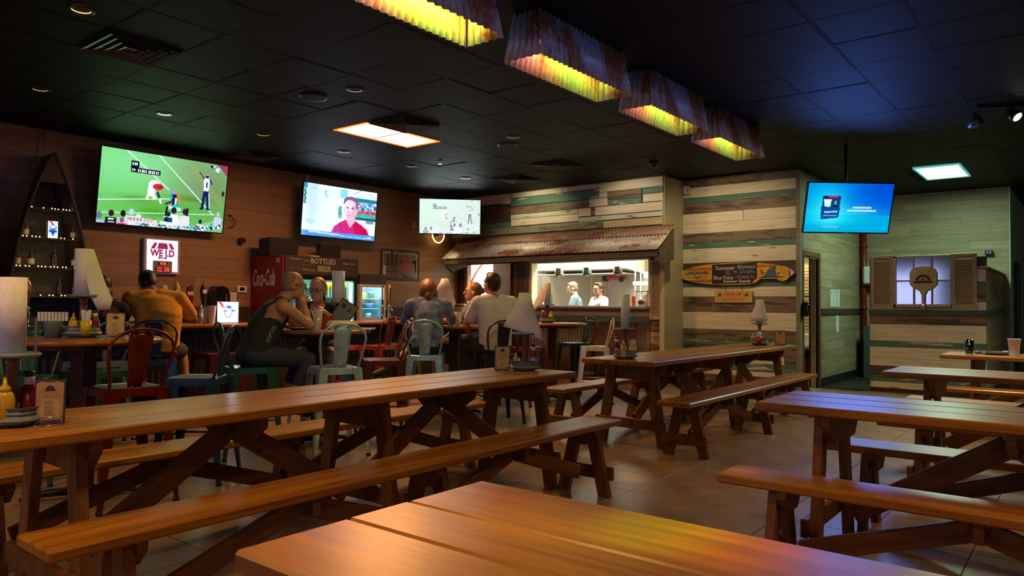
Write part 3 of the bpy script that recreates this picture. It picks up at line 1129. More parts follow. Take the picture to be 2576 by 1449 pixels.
for a, b in pxs:
    for c, d in ((1.335, 1.672), (1.694, 2.03)):
        p = MB().box(a, b, -0.004, 0, c, d).build('pane', mir, w3, (0, HY - 0.008, 0))
        p.rotation_euler = (rnd.uniform(-.006, .006), 0, rnd.uniform(-.004, .004))
# pizza peel hung over it
pl = thing('pizza_peel', 'wooden pizza peel with a dark crest hanging over the six pane window', 'peel', (-1.945, HY - 0.05, 1.27), rot=(-0.02, 0, 0))
M_PEEL = wood('peel_wood', (.36, .24, .12), (.50, .35, .18), (.58, .42, .24), rough=.5, coat=0, along=2, knots=False)
bl = [(-.05, .26), (-.13, .30), (-.178, .36), (-.178, .52), (-.15, .585), (-.10, .615), (0, .625), (.10, .615), (.15, .585), (.178, .52), (.178, .36), (.13, .30), (.05, .26), (.022, .20), (.018, 0.0), (-.018, 0.0), (-.022, .20)]
MB().prism(bl, -0.012, 0, 'xz').build('blade', M_PEEL, pl)
M_CREST = plain('dark_crest_print', (.035, .028, .03), rough=.7)
cr = MB()
arc = [(0.095 * math.cos(a), 0.42 + 0.085 * math.sin(a)) for a in [PI * k / 10 for k in range(11)]]
arc2 = [(0.062 * math.cos(a), 0.42 + 0.05 * math.sin(a)) for a in [PI * k / 10 for k in range(11)]][::-1]
cr.prism(arc + arc2, -0.0145, -0.012, 'xz')
cr.prism([(-.13, .385), (-.11, .41), (.11, .41), (.13, .385), (.09, .378), (-.09, .378)], -0.0145, -0.012, 'xz')
cr.prism([(-.02, .42), (0, .452), (.02, .42)], -0.0145, -0.012, 'xz')
tag(cr.build('crest', M_CREST, pl), 'dark printed crest')
MB().tube([(0, -0.012, .06), (0, -0.016, .06)], 0.01).build('screw', M_CHROME, pl)
# ------------------------------------------------------------------ picnic tables and benches
M_TOP = wood('varnished_pine', (0.12, 0.035, 0.003), (0.30, 0.115, 0.010), (0.45, 0.195, 0.022), rough=0.42, coat=0.45, coatr=0.26, grain=0.8, rand=0.10, bump=0.10)
M_LEG = wood('stained_pine_legs', (0.075, 0.028, 0.006), (0.15, 0.060, 0.014), (0.25, 0.115, 0.034), rough=0.48, coat=0.12, grain=0.9, rand=0.22, along=2, bump=0.15)
M_BRC = wood('stained_pine_braces', (0.075, 0.028, 0.006), (0.15, 0.060, 0.014), (0.25, 0.115, 0.034), rough=0.48, coat=0.12, grain=0.9, rand=0.22, along=0, bump=0.15)


def localbeam(name, p0, p1, w_, t_, mat, parent, along='x', label=None):
    """bar whose own axis is local x (or z), so that its grain follows it"""
    p0, p1 = Vector(p0), Vector(p1)
    d = p1 - p0
    L = d.length
    if along == 'x':
        m = MB().box(0, L, -w_ / 2, w_ / 2, -t_ / 2, t_ / 2, bev=.005)
        q = d.to_track_quat('X', 'Z')
    else:
        m = MB().box(-w_ / 2, w_ / 2, -t_ / 2, t_ / 2, 0, L, bev=.005)
        q = d.to_track_quat('Z', 'Y')
    o = m.build(name, mat, parent, p0)
    o.rotation_euler = q.to_euler()
    if label:
        o['label'] = label
    return o


def trestle(par, x, s, H, topw, legtop, legbot, legw, hh, hw, side, low):
    # header cleat under the boards
    ch = hh * 0.62
    mb = MB().prism([(-topw / 2, H), (-topw / 2, H - hh * .35), (-topw / 2 + ch, H - hh), (topw / 2 - ch, H - hh), (topw / 2, H - hh * .35), (topw / 2, H)], x - 0.02, x + 0.02, 'yz')
    mb.build('cleat', M_BRC, par)
    for sg in (-1, 1):
        # leg: flat board, splayed across the table, standing flush on the floor
        yb, yt = sg * legbot, sg * legtop
        zt = H - 0.01
        hwid = legw / 2
        mb = MB().prism([(yb - hwid, 0), (yb + hwid, 0), (yt + hwid, zt), (yt - hwid, zt)], x + side * 0.021, x + side * 0.062, 'yz')
        mb.build('leg', M_LEG, par)
    zc = low
    yy = legbot + (legtop - legbot) * zc / H + hwid + 0.03
    MB().box(x + side * 0.063 if side > 0 else x + side * 0.098, x + side * 0.098 if side > 0 else x + side * 0.063, -yy, yy, zc - 0.045, zc + 0.045, bev=.004).build('cross_bar', M_BRC, par)


def picnic(label, cx, cy, L, W, H, rz, boards, group=None, trest=None, name='picnic_table', wide=0.0):
    t = thing(name, label, 'table', (cx, cy, 0), rz, group)
    y = -W / 2
    for bw in boards:
        bw = bw * W
        b = MB().box(-L / 2, L / 2, y + 0.0015, y + bw - 0.0015, 0, 0.045, bev=.007)
        o = b.build('board', M_TOP, t, (rnd.uniform(-.004, .004), 0, H - 0.045 + rnd.uniform(-.0008, .0008)))
        y += bw
    trest = trest or [-L / 2 + 0.33, 0, L / 2 - 0.33]
    for i, x in enumerate(trest):
        side = 1 if x >= -0.01 else -1
        trestle(t, x, 1, H - 0.045, W * .86, 0.20, 0.315, 0.092, 0.15, 0, side, 0.20)
    for i in range(len(trest) - 1):
        a, b = trest[i], trest[i + 1]
        m = (a + b) / 2
        MB().prism([(-W * .40, H - .045), (-W * .40, H - .10), (-W * .22, H - .18), (W * .22, H - .18), (W * .40, H - .10), (W * .40, H - .045)], m - 0.02, m + 0.02, 'yz').build('cleat', M_BRC, t)
        localbeam('brace', (a + 0.05, 0.02, 0.22), (m - 0.03, 0.02, H - 0.15), 0.04, 0.105, M_BRC, t)
        localbeam('brace', (b - 0.05, -0.02, 0.22), (m + 0.03, -0.02, H - 0.15), 0.04, 0.105, M_BRC, t)
    return t


def bench(label, cx, cy, L, W, H, rz, group=None, name='picnic_bench', ph=0):
    t = thing(name, label, 'bench', (cx, cy, 0), rz, group)
    MB().box(-L / 2, L / 2, -W / 2, W / 2, 0, 0.042, bev=.008).build('seat_board', M_TOP, t, (0, 0, H - 0.042))
    tr = [-L / 2 + 0.30, 0, L / 2 - 0.30]
    for x in tr:
        side = 1 if x >= -0.01 else -1
        trestle(t, x, 1, H - 0.042, W * .86, 0.062, 0.165, 0.085, 0.10, 0, side, 0.15)
    for i in range(2):
        a, b = tr[i], tr[i + 1]
        m = (a + b) / 2
        MB().box(m - 0.02, m + 0.02, -W * .38, W * .38, H - .13, H - .042, bev=.004).build('cleat', M_BRC, t)
        localbeam('brace', (a + 0.05, 0.01, 0.16), (m - 0.02, 0.01, H - 0.10), 0.038, 0.09, M_BRC, t)
        localbeam('brace', (b - 0.05, -0.01, 0.16), (m + 0.02, -0.01, H - 0.10), 0.038, 0.09, M_BRC, t)
    return t


H1, HB = 0.79, 0.485
HP = PI / 2


def spanY(fn, label, x0, x1, y0, y1, H, *a, **k):
    return fn(label, (x0 + x1) / 2, (y0 + y1) / 2, y1 - y0, x1 - x0, H, HP, *a, **k)


def spanX(fn, label, x0, x1, y0, y1, H, *a, **k):
    return fn(label, (x0 + x1) / 2, (y0 + y1) / 2, x1 - x0, y1 - y0, H, 0, *a, **k)


EQ3 = (1 / 3, 1 / 3, 1 / 3)
spanX(picnic, 'varnished three board picnic table closest to the viewer, bare top with coloured sheen', -1.32, 2.34, 0.793, 1.540, H1, (.377, .248, .375))
spanY(picnic, 'long picnic table with a towel roll caddy on each end, beside the round bar tables', -3.638, -2.957, 0.904, 4.517, H1, EQ3)
spanY(picnic, 'picnic table reaching toward the surfboard sign wall, with two condiment caddies', -3.71, -2.965, 5.725, 9.63, H1, EQ3)
spanX(picnic, 'bare picnic table with a blue and pale green sheen across its boards', -1.35, 2.30, 3.70, 4.38, H1, EQ3)
spanX(picnic, 'bare picnic table with a cool sheen, second in the row before the shuttered partition', -1.26, 2.4, 6.13, 6.86, H1, EQ3)
spanX(picnic, 'picnic table holding an iced drink, a plate and a white cup', -1.26, 2.4, 8.86, 9.60, H1, EQ3)
spanY(bench, 'long bench on the walkway side of the long caddy table', -2.86, -2.573, 0.92, 4.50, HB)
spanY(bench, 'long bench between the long caddy table and the round bar tables', -4.15, -3.85, 0.92, 4.60, HB)
spanY(bench, 'bench on the walkway side of the table near the surfboard wall', -2.86, -2.56, 5.57, 9.12, HB)
spanY(bench, 'bench on the bar side of the table near the surfboard wall', -4.17, -3.89, 5.74, 9.2, HB)
spanX(bench, 'bench whose lit yellow end sticks out before the blue sheened table', -1.40, 2.2, 3.33, 3.60, HB)
spanX(bench, 'bench with blue sheen behind the blue sheened table', -1.28, 2.3, 4.51, 4.80, HB)
spanX(bench, 'bench before the second table of the row by the partition', -1.2, 2.3, 5.68, 5.96, HB)
spanX(bench, 'pale sheened bench behind the second table of the row by the partition', -1.30, 2.3, 7.19, 7.50, HB)
spanX(bench, 'bench before the picnic table with the plate and drinks', -1.15, 2.3, 8.42, 8.70, HB)

# ------------------------------------------------------------------ round bar tables
M_RTOP = wood('round_top_wood', (0.16, 0.045, 0.015), (0.26, 0.085, 0.028), (0.36, 0.14, 0.045), rough=.30, coat=.4, knots=False, rand=.08)
M_POST = plain('dark_red_post', (0.045, 0.010, 0.008), rough=.45)
M_IRON = plain('black_cast_iron', (0.012, 0.012, 0.013), rough=.45, metal=.4)


def round_table(label, x, y, hook=True):
    t = thing('round_table', label, 'table', (x, y, 0), 0.3, 'round bar height tables')
    R = 0.46
    MB().lathe([(R - .012, 0), (R, .012), (R, .024), (R - .012, .036)], 40).build('tabletop', M_RTOP, t, (0, 0, 1.004))
    MB().lathe([(R - .10, 0), (R - .10, .03)], 28).build('apron', M_POST, t, (0, 0, .974))
    MB().box(-.055, .055, -.055, .055, .06, .975, bev=.006).build('post', M_POST, t)
    MB().lathe([(.07, 0), (.075, .02), (.055, .06)], 14).build('hub', M_IRON, t, (0, 0, .035))
    for k in range(4):
        a = k * PI / 2 + PI / 4
        mb = MB().tube([(.04, 0, .055), (.2, 0, .05), (.30, 0, .035), (.33, 0, .012)], [.028, .024, .02, .016], 8)
        mb.build('foot', M_IRON, t, (0, 0, 0), (0, 0, a))
    if hook:
        MB().tube([(.056, 0, .74), (.075, 0, .735), (.09, 0, .715), (.082, 0, .695), (.066, 0, .70)], .004, 6).build('purse_hook', M_CHROME, t)
    return t


RT = [(-5.15, 2.02), (-5.55, 4.18), (-5.78, 6.25), (-5.75, 8.17)]
round_table('round bar table beside the red metal chair, a caddy with hanging paper on it', *RT[0])
round_table('round bar table with the takeout box and the eating couple', *RT[1])
round_table('round bar table between the woman in blue and the man in white', *RT[2])
round_table('round bar table nearest the kitchen pass-through', *RT[3])

# ------------------------------------------------------------------ metal bar chairs and stools
def paint(name, c):
    return plain(name, c, rough=.30, metal=.25, var=.05, coat=.3)


PC = {'red': paint('red_enamel', (0.12, 0.009, 0.005)), 'blue': paint('dark_blue_enamel', (0.012, 0.045, 0.13)), 'navy': paint('navy_enamel', (0.010, 0.022, 0.045)),
      'grey': paint('grey_enamel', (0.28, 0.37, 0.50)), 'green': paint('dark_green_enamel', (0.020, 0.095, 0.055)), 'pale': plain('worn_pale_blue_enamel', (0.36, 0.54, 0.78), rough=.35, metal=.2, var=.12, scale=14),
      'maroon': paint('maroon_enamel', (0.11, 0.018, 0.014)), 'orange': paint('orange_red_enamel', (0.28, 0.030, 0.009)), 'olive': paint('olive_green_enamel', (0.085, 0.16, 0.025)), 'cream': paint('cream_grey_enamel', (0.52, 0.50, 0.42)),
      'black': paint('black_green_enamel', (0.012, 0.022, 0.016))}
_chair = {}


def metal_seat(name, kind, col, back, slatcol=None):
    key = (col, back)
    m = PC[col]
    t = thing(name, '', kind)
    S = 0.175
    r = 0.05
    # seat pan: rounded square with a skirt
    def rsq(h, rr=r, n=4):
        pts = []
        for cx, cy, a0 in ((h - rr, h - rr, 0), (-h + rr, h - rr, PI / 2), (-h + rr, -h + rr, PI), (h - rr, -h + rr, 1.5 * PI)):
            for k in range(n + 1):
                a = a0 + k * PI / 2 / n
                pts.append((cx + rr * math.cos(a), cy + rr * math.sin(a)))
        return pts
    rings = [(S + .012, .685), (S + .004, .733), (S - .006, .740), (S - .03, .737)]
    vs, fs = [], []
    nn = 20
    for h, z in rings:
        vs += [(a, b, z) for a, b in rsq(h)]
    for i in range(len(rings) - 1):
        for k in range(nn):
            fs.append((i * nn + k, i * nn + (k + 1) % nn, (i + 1) * nn + (k + 1) % nn, (i + 1) * nn + k))
    fs.append(tuple(range((len(rings) - 1) * nn, len(rings) * nn)))
    MB().add(vs, fs, False).build('seat', m, t)
    for sx in (-1, 1):
        for sy in (-1, 1):
            # folded sheet leg: two tapering flanges meeting at the corner
            ct, cb = (S + .010), (S + .068)
            mb = MB()
            for ax in (0, 1):
                w0, w1 = 0.082, 0.028
                def P(c, off, z, th=0):
                    if ax == 0:
                        return (sx * c - sx * th, sy * (c - off), z)
                    return (sx * (c - off), sy * c - sy * th, z)
                vs = [P(ct, 0, .735), P(ct, w0, .735), P(cb, w1, .012), P(cb, 0, .012), P(ct, 0, .735, .004), P(ct, w0, .735, .004), P(cb, w1, .012, .004), P(cb, 0, .012, .004)]
                fs = [(0, 1, 2, 3), (7, 6, 5, 4), (0, 4, 5, 1), (1, 5, 6, 2), (2, 6, 7, 3), (3, 7, 4, 0)]
                mb.add(vs, fs)
            lg = mb.build('leg', m, t)
            MB().box(sx * cb - (.030 if sx > 0 else .004), sx * cb + (.004 if sx > 0 else .030), sy * cb - (.030 if sy > 0 else .004), sy * cb + (.004 if sy > 0 else .030), 0, .022, bev=.003).build('rubber_foot', M_BLACK, lg)
    c = S + .010 + .058 * (1 - .30 / .735)
    for (a, b) in (((c, -c), (c, c)), ((-c, -c), (-c, c)), ((-c, c), (c, c)), ((-c, -c), (c, -c))):
        MB().tube([(a[0] * .985, a[1] * .985, .30), (b[0] * .985, b[1] * .985, .30)], .009, 6).build('foot_rail', m, t)
    if back:
        hp = [(-.135, -.150, .705), (-.165, -.160, .76), (-.215, -.190, .92)]
        for k in range(9):
            a = PI * k / 8
            hp.append((-.238 - .012 * math.sin(a), -.195 * math.cos(a), .985 + .125 * math.sin(a)))
        hp += [(-.215, .190, .92), (-.165, .160, .76), (-.135, .150, .705)]
        MB().tube(hp, .0105, 8).build('back_hoop', m, t)
        mb = MB()
        nz = 8
        vs, fs = [], []
        for i in range(nz + 1):
            u = i / nz
            z = .742 + u * .345
            x = -.158 - u * .078
            hw_ = .052 + u * .026
            for yy, dx in ((-hw_, .010), (-hw_ * .5, 0), (0, -.003), (hw_ * .5, 0), (hw_, .010)):
                vs.append((x + dx, yy, z))
        k5 = 5
        for i in range(nz):
            for j in range(4):
                fs.append((i * k5 + j, (i + 1) * k5 + j, (i + 1) * k5 + j + 1, i * k5 + j + 1))
        o0 = len(vs)
        vs2 = [(a - .003, b, c2) for a, b, c2 in vs]
        fs2 = [tuple(i + o0 for i in f[::-1]) for f in fs]
        ed = []
        bd = list(range(0, 5)) + [i * 5 + 4 for i in range(1, nz + 1)] + [nz * 5 + j for j in (3, 2, 1, 0)] + [i * 5 for i in range(nz - 1, 0, -1)]
        for i in range(len(bd)):
            a, b = bd[i], bd[(i + 1) % len(bd)]
            ed.append((a, b, b + o0, a + o0))
        mb.add(vs + vs2, fs + fs2 + ed, True)
        sl = mb.build('back_slat', m, t)
        # pressed panel on the slat, two bolts at its foot
        MB().prism([(-.030, .80), (.030, .80), (.036, 1.03), (-.036, 1.03)], -.004, 0, 'yz').build('pressed_panel', m, sl, (-.206, 0, -.012), (0, -.225, 0)) if False else None
        for yy in (-.032, .032):
            MB().ell((-.166, yy, .748), (.006, .006, .006), 8, 5).build('bolt', M_CHROME, sl)
        for yy in (-.152, .152):
            MB().ell((-.158, yy, .748), (.006, .006, .006), 8, 5).build('bolt', M_CHROME, sl)
    return t


def seat_at(kind, col, x, y, face, label, group=None):
    """face: direction (degrees, 0 = +X) that a sitter looks"""
    back = kind == 'chair'
    key = (col, back)
    if key not in _chair:
        t = metal_seat('metal_bar_chair' if back else 'metal_bar_stool', 'chair' if back else 'stool', col, back)
        t.location = (x, y, 0)
        t.rotation_euler = (0, 0, math.radians(face))
        t['label'] = label
        if group:
            t['group'] = group
        _chair[key] = t
        return t
    return dup(_chair[key], (x, y, 0), math.radians(face), label, group)


GC = 'metal bar chairs with hoop backs'
GS = 'backless metal bar stools'
seat_at('chair', 'red', -4.86, 2.16, 178, 'red metal bar chair turned away from the viewer at the round table with hanging paper', GC)
seat_at('chair', 'blue', -5.10, 2.78, 222, 'dark blue metal bar chair seen from its side next to the red chair', GC)
seat_at('chair', 'blue', -7.08, 3.42, 150, 'dark blue metal bar chair under the man in the yellow shirt', GC)
seat_at('chair', 'grey', -7.14, 2.90, 195, 'grey metal bar chair behind the round table with hanging paper', GC)
seat_at('chair', 'green', -5.95, 1.93, 330, 'dark green metal bar chair behind the nearer condiment caddy', GC)
seat_at('stool', 'green', -6.15, 2.50, 20, 'dark green backless metal stool under the far side of the round table', GS)
seat_at('chair', 'green', -5.62, 3.50, 72, 'dark green metal bar chair under the man in the black tank top', GC)
seat_at('chair', 'pale', -5.08, 3.98, 160, 'worn pale blue metal bar chair pulled up to the table with the takeout box', GC)
seat_at('chair', 'maroon', -5.45, 4.85, 235, 'maroon metal bar chair next to the worn pale blue chair', GC)
seat_at('chair', 'grey', -6.12, 4.62, 300, 'grey metal bar chair under the woman with glasses', GC)
seat_at('stool', 'red', -7.40, 4.24, 180, 'red backless stool at the bar beside the man in the yellow shirt', GS)
seat_at('stool', 'orange', -7.62, 6.10, 180, 'orange red backless stool at the bar before the beer cooler', GS)
seat_at('chair', 'orange', -7.35, 6.50, 180, 'orange red metal bar chair at the bar before the small glass fridge', GC)
seat_at('stool', 'olive', -7.50, 6.98, 180, 'olive green backless stool at the bar near the blue tap handle', GS)
seat_at('chair', 'pale', -5.62, 5.62, 130, 'worn pale blue metal bar chair under the woman in the blue shirt', GC)
seat_at('chair', 'navy', -5.12, 6.22, 150, 'navy metal bar chair under the man in the white shirt', GC)
seat_at('chair', 'pale', -6.55, 6.55, -50, 'worn pale blue metal bar chair beyond the table of the woman in blue', GC)
seat_at('chair', 'black', -6.35, 7.3, 200, 'black metal bar chair behind the man in the white shirt', GC)
seat_at('chair', 'cream', -5.18, 8.32, 215, 'cream grey metal bar chair at the round table nearest the pass-through', GC)
seat_at('chair', 'maroon', -5.75, 7.55, 95, 'maroon metal bar chair at the round table nearest the pass-through', GC)
seat_at('chair', 'black', -5.85, 8.9, 250, 'black metal bar chair against the rusted panels under the pass-through', GC)
# ------------------------------------------------------------------ bar counter
BX = -7.65
M_BART = wood('bar_top_wood', (0.20, 0.06, 0.02), (0.33, 0.11, 0.035), (0.43, 0.18, 0.06), rough=.3, coat=.35, knots=False, rand=.05)
bar = thing('bar_counter', 'long bar counter with a varnished top and dark corrugated front along the taps', 'counter', (BX, 0.2, 0), PI / 2)
MB().box(0, 9.3, 0, .55, 1.0, 1.04, bev=.012).build('worktop', M_BART, bar)
MB().box(0.02, 9.28, .24, .53, 0.0, 1.0).build('cabinet', M_TRIMB, bar)
mb = MB()
corr_sheet(mb, (0.02, .235, .08), (1, 0, 0), (0, 0, 1), 9.26, .88, pitch=.068, amp=.008, seg=5)
mb.build('corrugated_front', rusty('dark_corrugated', (.07, .07, .085), (.07, .03, .02), amount=.55, rough=.5, metal=.3, scale=(1, 1, .25)), bar)
tube_y = -0.02
MB().tube([(0.1, .10, .20), (9.2, .10, .20)], .020, 8).build('foot_rail', M_IRON, bar)
# back counter under the wall
bc = thing('back_counter', 'dark back counter along the wood wall behind the bar', 'counter', (XL + .01, 1.0, 0), PI / 2)
MB().box(2.95, 5.1, -.62, 0, .90, .94, bev=.004).box(6.55, 9.4, -.62, 0, .96, .999, bev=.004).build('worktop', plain('back_counter_top', (.045, .035, .03), rough=.35), bc)
MB().box(2.95, 5.1, -.6, 0, 0, .90).box(6.55, 9.4, -.6, 0, 0, .96).build('cabinet', M_TRIMB, bc)
MB().box(2.95, 5.15, -.02, 0, .94, 1.225).box(6.55, 9.4, -.02, 0, 1.0, 1.225).build('backsplash', M_TRIMB, bc)


def on_left(name, label, cat, y, z, off=.009, group=None):
    return thing(name, label, cat, (XL + off, y, z), PI / 2, group)


# ------------------------------------------------------------------ boat shelves
M_HULL = wood('boat_hull', (.035, .022, .016), (.065, .042, .03), (.10, .068, .05), rough=.6, coat=0, along=2, knots=False)
M_BULB = emit('fairy_bulb', (1.0, .62, .16), 5.0)


def boat(label, y, top=3.02):
    b = on_left('boat_shelf', label, 'shelf', y, 0, .01)
    TB = ((0, .004), (.15, .075), (.35, .155), (.65, .25), (1.0, .335), (1.35, .395), (1.7, .44), (2.95, .47))

    def hw_(z):
        u = max(0.0, top - z)
        for (a, b_), (c, d) in zip(TB, TB[1:]):
            if u <= c:
                return b_ + (d - b_) * (u - a) / (c - a)
        return .47
    D = .34
    zs = [top - .002, top - .06, top - .15, top - .3, top - .5, top - .75, top - 1.05, top - 1.4, top - 1.8, top - 2.2, top - 2.6, .10]
    vs, fs = [], []
    rows = []
    for z in zs:
        h = hw_(z)
        rows.append([(-h, -D, z), (-h * .96, -D * .6, z), (-h * .78, -.012, z), (h * .78, -.012, z), (h * .96, -D * .6, z), (h, -D, z)])
    th = .018
    for r in rows:
        for x, yy, z in r:
            vs.append((x, yy, z))
        for k, (x, yy, z) in enumerate(r):
            sx = 1 if x < 0 else -1
            vs.append((x + sx * th if abs(x) > th else 0, yy - (.012 if k in (2, 3) else 0), z))
    for i in range(len(rows) - 1):
        for j in range(5):
            a, c = i * 12 + j, (i + 1) * 12 + j
            if j != 2:
                fs.append((a, a + 1, c + 1, c))
                fs.append((a + 6, c + 6, c + 7, a + 7))
        for j in (0, 5):
            a, c = i * 12 + j, (i + 1) * 12 + j
            fs.append((a, c, c + 6, a + 6))
    MB().add(vs, fs, False).build('hull', M_HULL, b)
    bp = [(rows[i][2][0], zs[i]) for i in range(len(rows))] + [(rows[i][3][0], zs[i]) for i in range(len(rows) - 1, -1, -1)]
    MB().prism(bp, -.016, -.006, 'xz').build('back_board', plain('boat_inside', (.07, .06, .055), rough=.6, var=.1), b)
    # keel tip and gunwale rails
    for sg in (-1, 1):
        MB().tube([(sg * hw_(z), -D, z) for z in zs], .018, 6).build('gunwale', M_HULL, b)
    MB().prism([(-hw_(top - .35), top - .35), (0, top - .01), (hw_(top - .35), top - .35)], -D + .0, -D + .02, 'xz').build('bow_deck', M_HULL, b)
    for z in (2.36, 2.02, 1.675, 1.34, .98):
        h = hw_(z)
        s = MB().prism([(-h + .02, -D + .015), (h - .02, -D + .015), (h * .78 - .01, -.02), (-h * .78 + .01, -.02)], -.018, 0, 'xy').build('shelf', M_HULL, b, (0, 0, z))
        if z > 1.2:
            m = MB()
            n = int(h * 2 / .045)
            r2 = random.Random(int(z * 100) + int(y * 10))
            for k in range(n):
                if r2.random() < .72:
                    x = -h + .05 + (2 * h - .1) * k / max(1, n - 1)
                    m.ell((x, -.29 + .02 * math.sin(k * 2.1), .010), (.008, .008, .008), 6, 4)
            tag(m.build('fairy_lights', M_BULB, s), kind='stuff')
    return b, hw_


BY = 3.37
boat('dark upright boat made into a lit bottle shelf, a rope at its tip', BY)
b2_, _f = boat('second boat shelf of which only a lit edge shows', 2.40)
MB().tube([(_f(z) * .93, -.27, z) for z in (2.3, 2.1, 1.9, 1.7, 1.5, 1.3)], .012, 6).build('led_strip', emit('led_strip_yellow', (1.0, .62, .04), 1.6), b2_)
tag(MB().tube([(XL + .03, 3.33, 3.345), (XL + .05, 3.34, 3.0)], .007, 6).build('hanging_rope', plain('pale_rope', (.35, .30, .24), rough=.9)), 'pale rope from the ceiling to the tip of the boat shelf', 'rope')
for yy in (2.36, 3.37):
    l = bpy.data.lights.new('shelf_glow', 'AREA')
    l.shape = 'RECTANGLE'
    l.size, l.size_y, l.energy, l.color = .6, 1.0, 0.7, (1.0, .66, .22)
    lo = bpy.data.objects.new('shelf_glow', l)
    lo.location = (XL + .30, yy, 1.85)
    lo.rotation_euler = Vector((-1, 0, 0)).to_track_quat('-Z', 'Y').to_euler()
    lo['kind'] = 'helper'
    COL.objects.link(lo)

# bottles -------------------------------------------------------------------
M_BOTDARK = plain('dark_bottle_glass', (.02, .012, .008), rough=.08, spec=.7)
M_BOTGREEN = plain('green_bottle_glass', (.02, .06, .025), rough=.08, spec=.7)
M_BOTBROWN = plain('brown_bottle_glass', (.07, .025, .01), rough=.08, spec=.7)
M_LAB = plain('cream_label', (.55, .50, .42), rough=.7)
_bot = {}


def bottle(x, y, z, h, label, mat='dark', lab=True, group=None, cap=None, r=None):
    key = (mat, round(h, 2), lab, cap)
    if key not in _bot:
        mt = {'dark': M_BOTDARK, 'green': M_BOTGREEN, 'brown': M_BOTBROWN}[mat]
        t = thing('bottle', label, 'bottle', (x, y, z), 0, group)
        R = r or h * .14
        MB().lathe([(R * .9, 0), (R, .006), (R, h * .52), (R * .85, h * .60), (R * .38, h * .72), (R * .34, h * .96), (R * .38, h * .97), (R * .38, h)], 12).build('glass_body', mt, t)
        if lab:
            MB().lathe([(R * 1.02, h * .14), (R * 1.02, h * .42)], 12).build('paper_label', M_LAB, t)
        if cap:
            MB().lathe([(R * .42, h * .95), (R * .44, h * 1.0), (R * .3, h * 1.015)], 10).build('cap', cap, t)
        _bot[key] = t
        return t
    return dup(_bot[key], (x, y, z), 0, label, group)


for z, lst in ((2.021, ((3.14, .22, 'pale labelled bottle on the upper lit shelf of the boat, next to the hull edge'), (3.64, .22, 'labelled bottle on the upper lit shelf of the boat, past the glowing can'))),
               (1.676, ((3.06, .24, 'labelled bottle at the hull edge of the third boat shelf'), (3.20, .24, 'labelled bottle second from the hull edge of the third boat shelf'), (3.66, .25, 'labelled bottle on the third boat shelf, beside the paper towel roll'))),):
    for y, h, lb in lst:
        bottle(XL + .22, y, z, h, lb, 'dark', True, 'bottles in the boat shelf')
for z, y, h, lb in ((1.676, 3.44, .27, 'black bottle without label on the third boat shelf'), (1.341, 3.50, .25, 'black bottle on the lowest lit boat shelf'), (1.341, 3.66, .24, 'black bottle on the lowest lit boat shelf, beside the towel roll')):
    bottle(XL + .22, y, z, h, lb, 'dark', False, 'bottles in the boat shelf')
cn = on_left('lit_can', 'glowing white and blue beer can on the upper boat shelf', 'can', 3.40, 2.021, .22)
pc = Pic(60, 110, (.82, .88, 1.0))
pc.poly([(0.1, 0), (.35, 0), (.75, .30), (.5, .30)], (.85, .25, .35))
pc.ell(.5, .36, .36, .15, (.1, .25, .65)); pc.ell(.5, .34, .30, .10, (.85, .9, 1))
pc.rect(.12, .52, .88, .66, (.12, .28, .7)); pc.poly([(.3, .66), (.5, .9), (.7, .66)], (.12, .28, .7))
me = pc.mesh('can_print', .105, .20)
link('can_print', me, screen_mat('lit_can_print', 1.3), cn, (0, -.058, .105))
MB().lathe([(.050, 0), (.056, .01), (.056, .20), (.048, .212)], 18).build('can_body', plain('can_body_m', (.35, .4, .5), rough=.3, metal=.5), cn)

# ------------------------------------------------------------------ beer cooler
CY0, CY1, CXF, CZ1 = 6.17, 7.52, -9.06, 1.975
M_REDC = plain('red_cooler_side', (.33, .012, .012), rough=.4, var=.03)
CW = CY1 - CY0
ck = thing('beer_cooler', 'tall two door beer cooler with a red side and a chalked header', 'fridge', (CXF, CY0, 0), PI / 2)
DC = CXF - XL - .01      # depth
MB().box(0, .02, 0, DC, .03, CZ1, bev=.004).build('side_panel', M_REDC, ck)
MB().box(CW - .03, CW, 0, DC, .03, CZ1).box(.02, CW - .03, 0, DC, CZ1 - .03, CZ1).box(.02, CW - .03, 0, DC, .03, .35).build('body', M_GLOSSBLK, ck)
MB().box(.02, CW, -.03, 0, 1.70, CZ1, bev=.006).build('header', plain('chalkboard', (.035, .024, .022), rough=.75, var=.08), ck)
MB().box(.02, CW - .03, DC - .02, DC, .35, CZ1 - .03).box(.02, .035, .0, DC, .35, 1.7).box(CW - .045, CW - .03, 0, DC, .35, 1.7).box(.03, CW - .04, .02, DC, 1.66, 1.70).build('liner', plain('cooler_liner', (.45, .62, .55), rough=.4), ck)
for k, (a, b) in enumerate(((.04, CW / 2 + .0), (CW / 2 + .0, CW - .02))):
    f = MB()
    f.box(a, a + .055, -.03, 0, .36, 1.69).box(b - .055, b, -.03, 0, .36, 1.69).box(a + .055, b - .055, -.03, 0, 1.63, 1.69).box(a + .055, b - .055, -.03, 0, .36, .44)
    d = f.build('door', M_GLOSSBLK, ck)
    MB().box(a + .05, b - .05, -.018, -.012, .43, 1.64).build('pane', M_GLASS, d)
    hx = b - .028 if k == 0 else a + .028
    MB().tube([(hx, -.03, .85), (hx, -.065, .86), (hx, -.065, 1.3), (hx, -.03, 1.31)], .008, 6).build('handle', M_BLACK, d)
for z in (.62, .88, 1.14, 1.36):
    MB().box(.04, CW - .05, .06, DC - .04, z, z + .012).build('shelf', plain('wire_shelf_white', (.6, .7, .65), rough=.4), ck)
M_TUBEC = emit('cooler_tube', (.55, 1.0, .86), 5.0)
for x in (.545, CW - .10):
    MB().tube([(x, .03, .50), (x, .03, 1.60)], .024, 10).build('light_tube', M_TUBEC, ck)
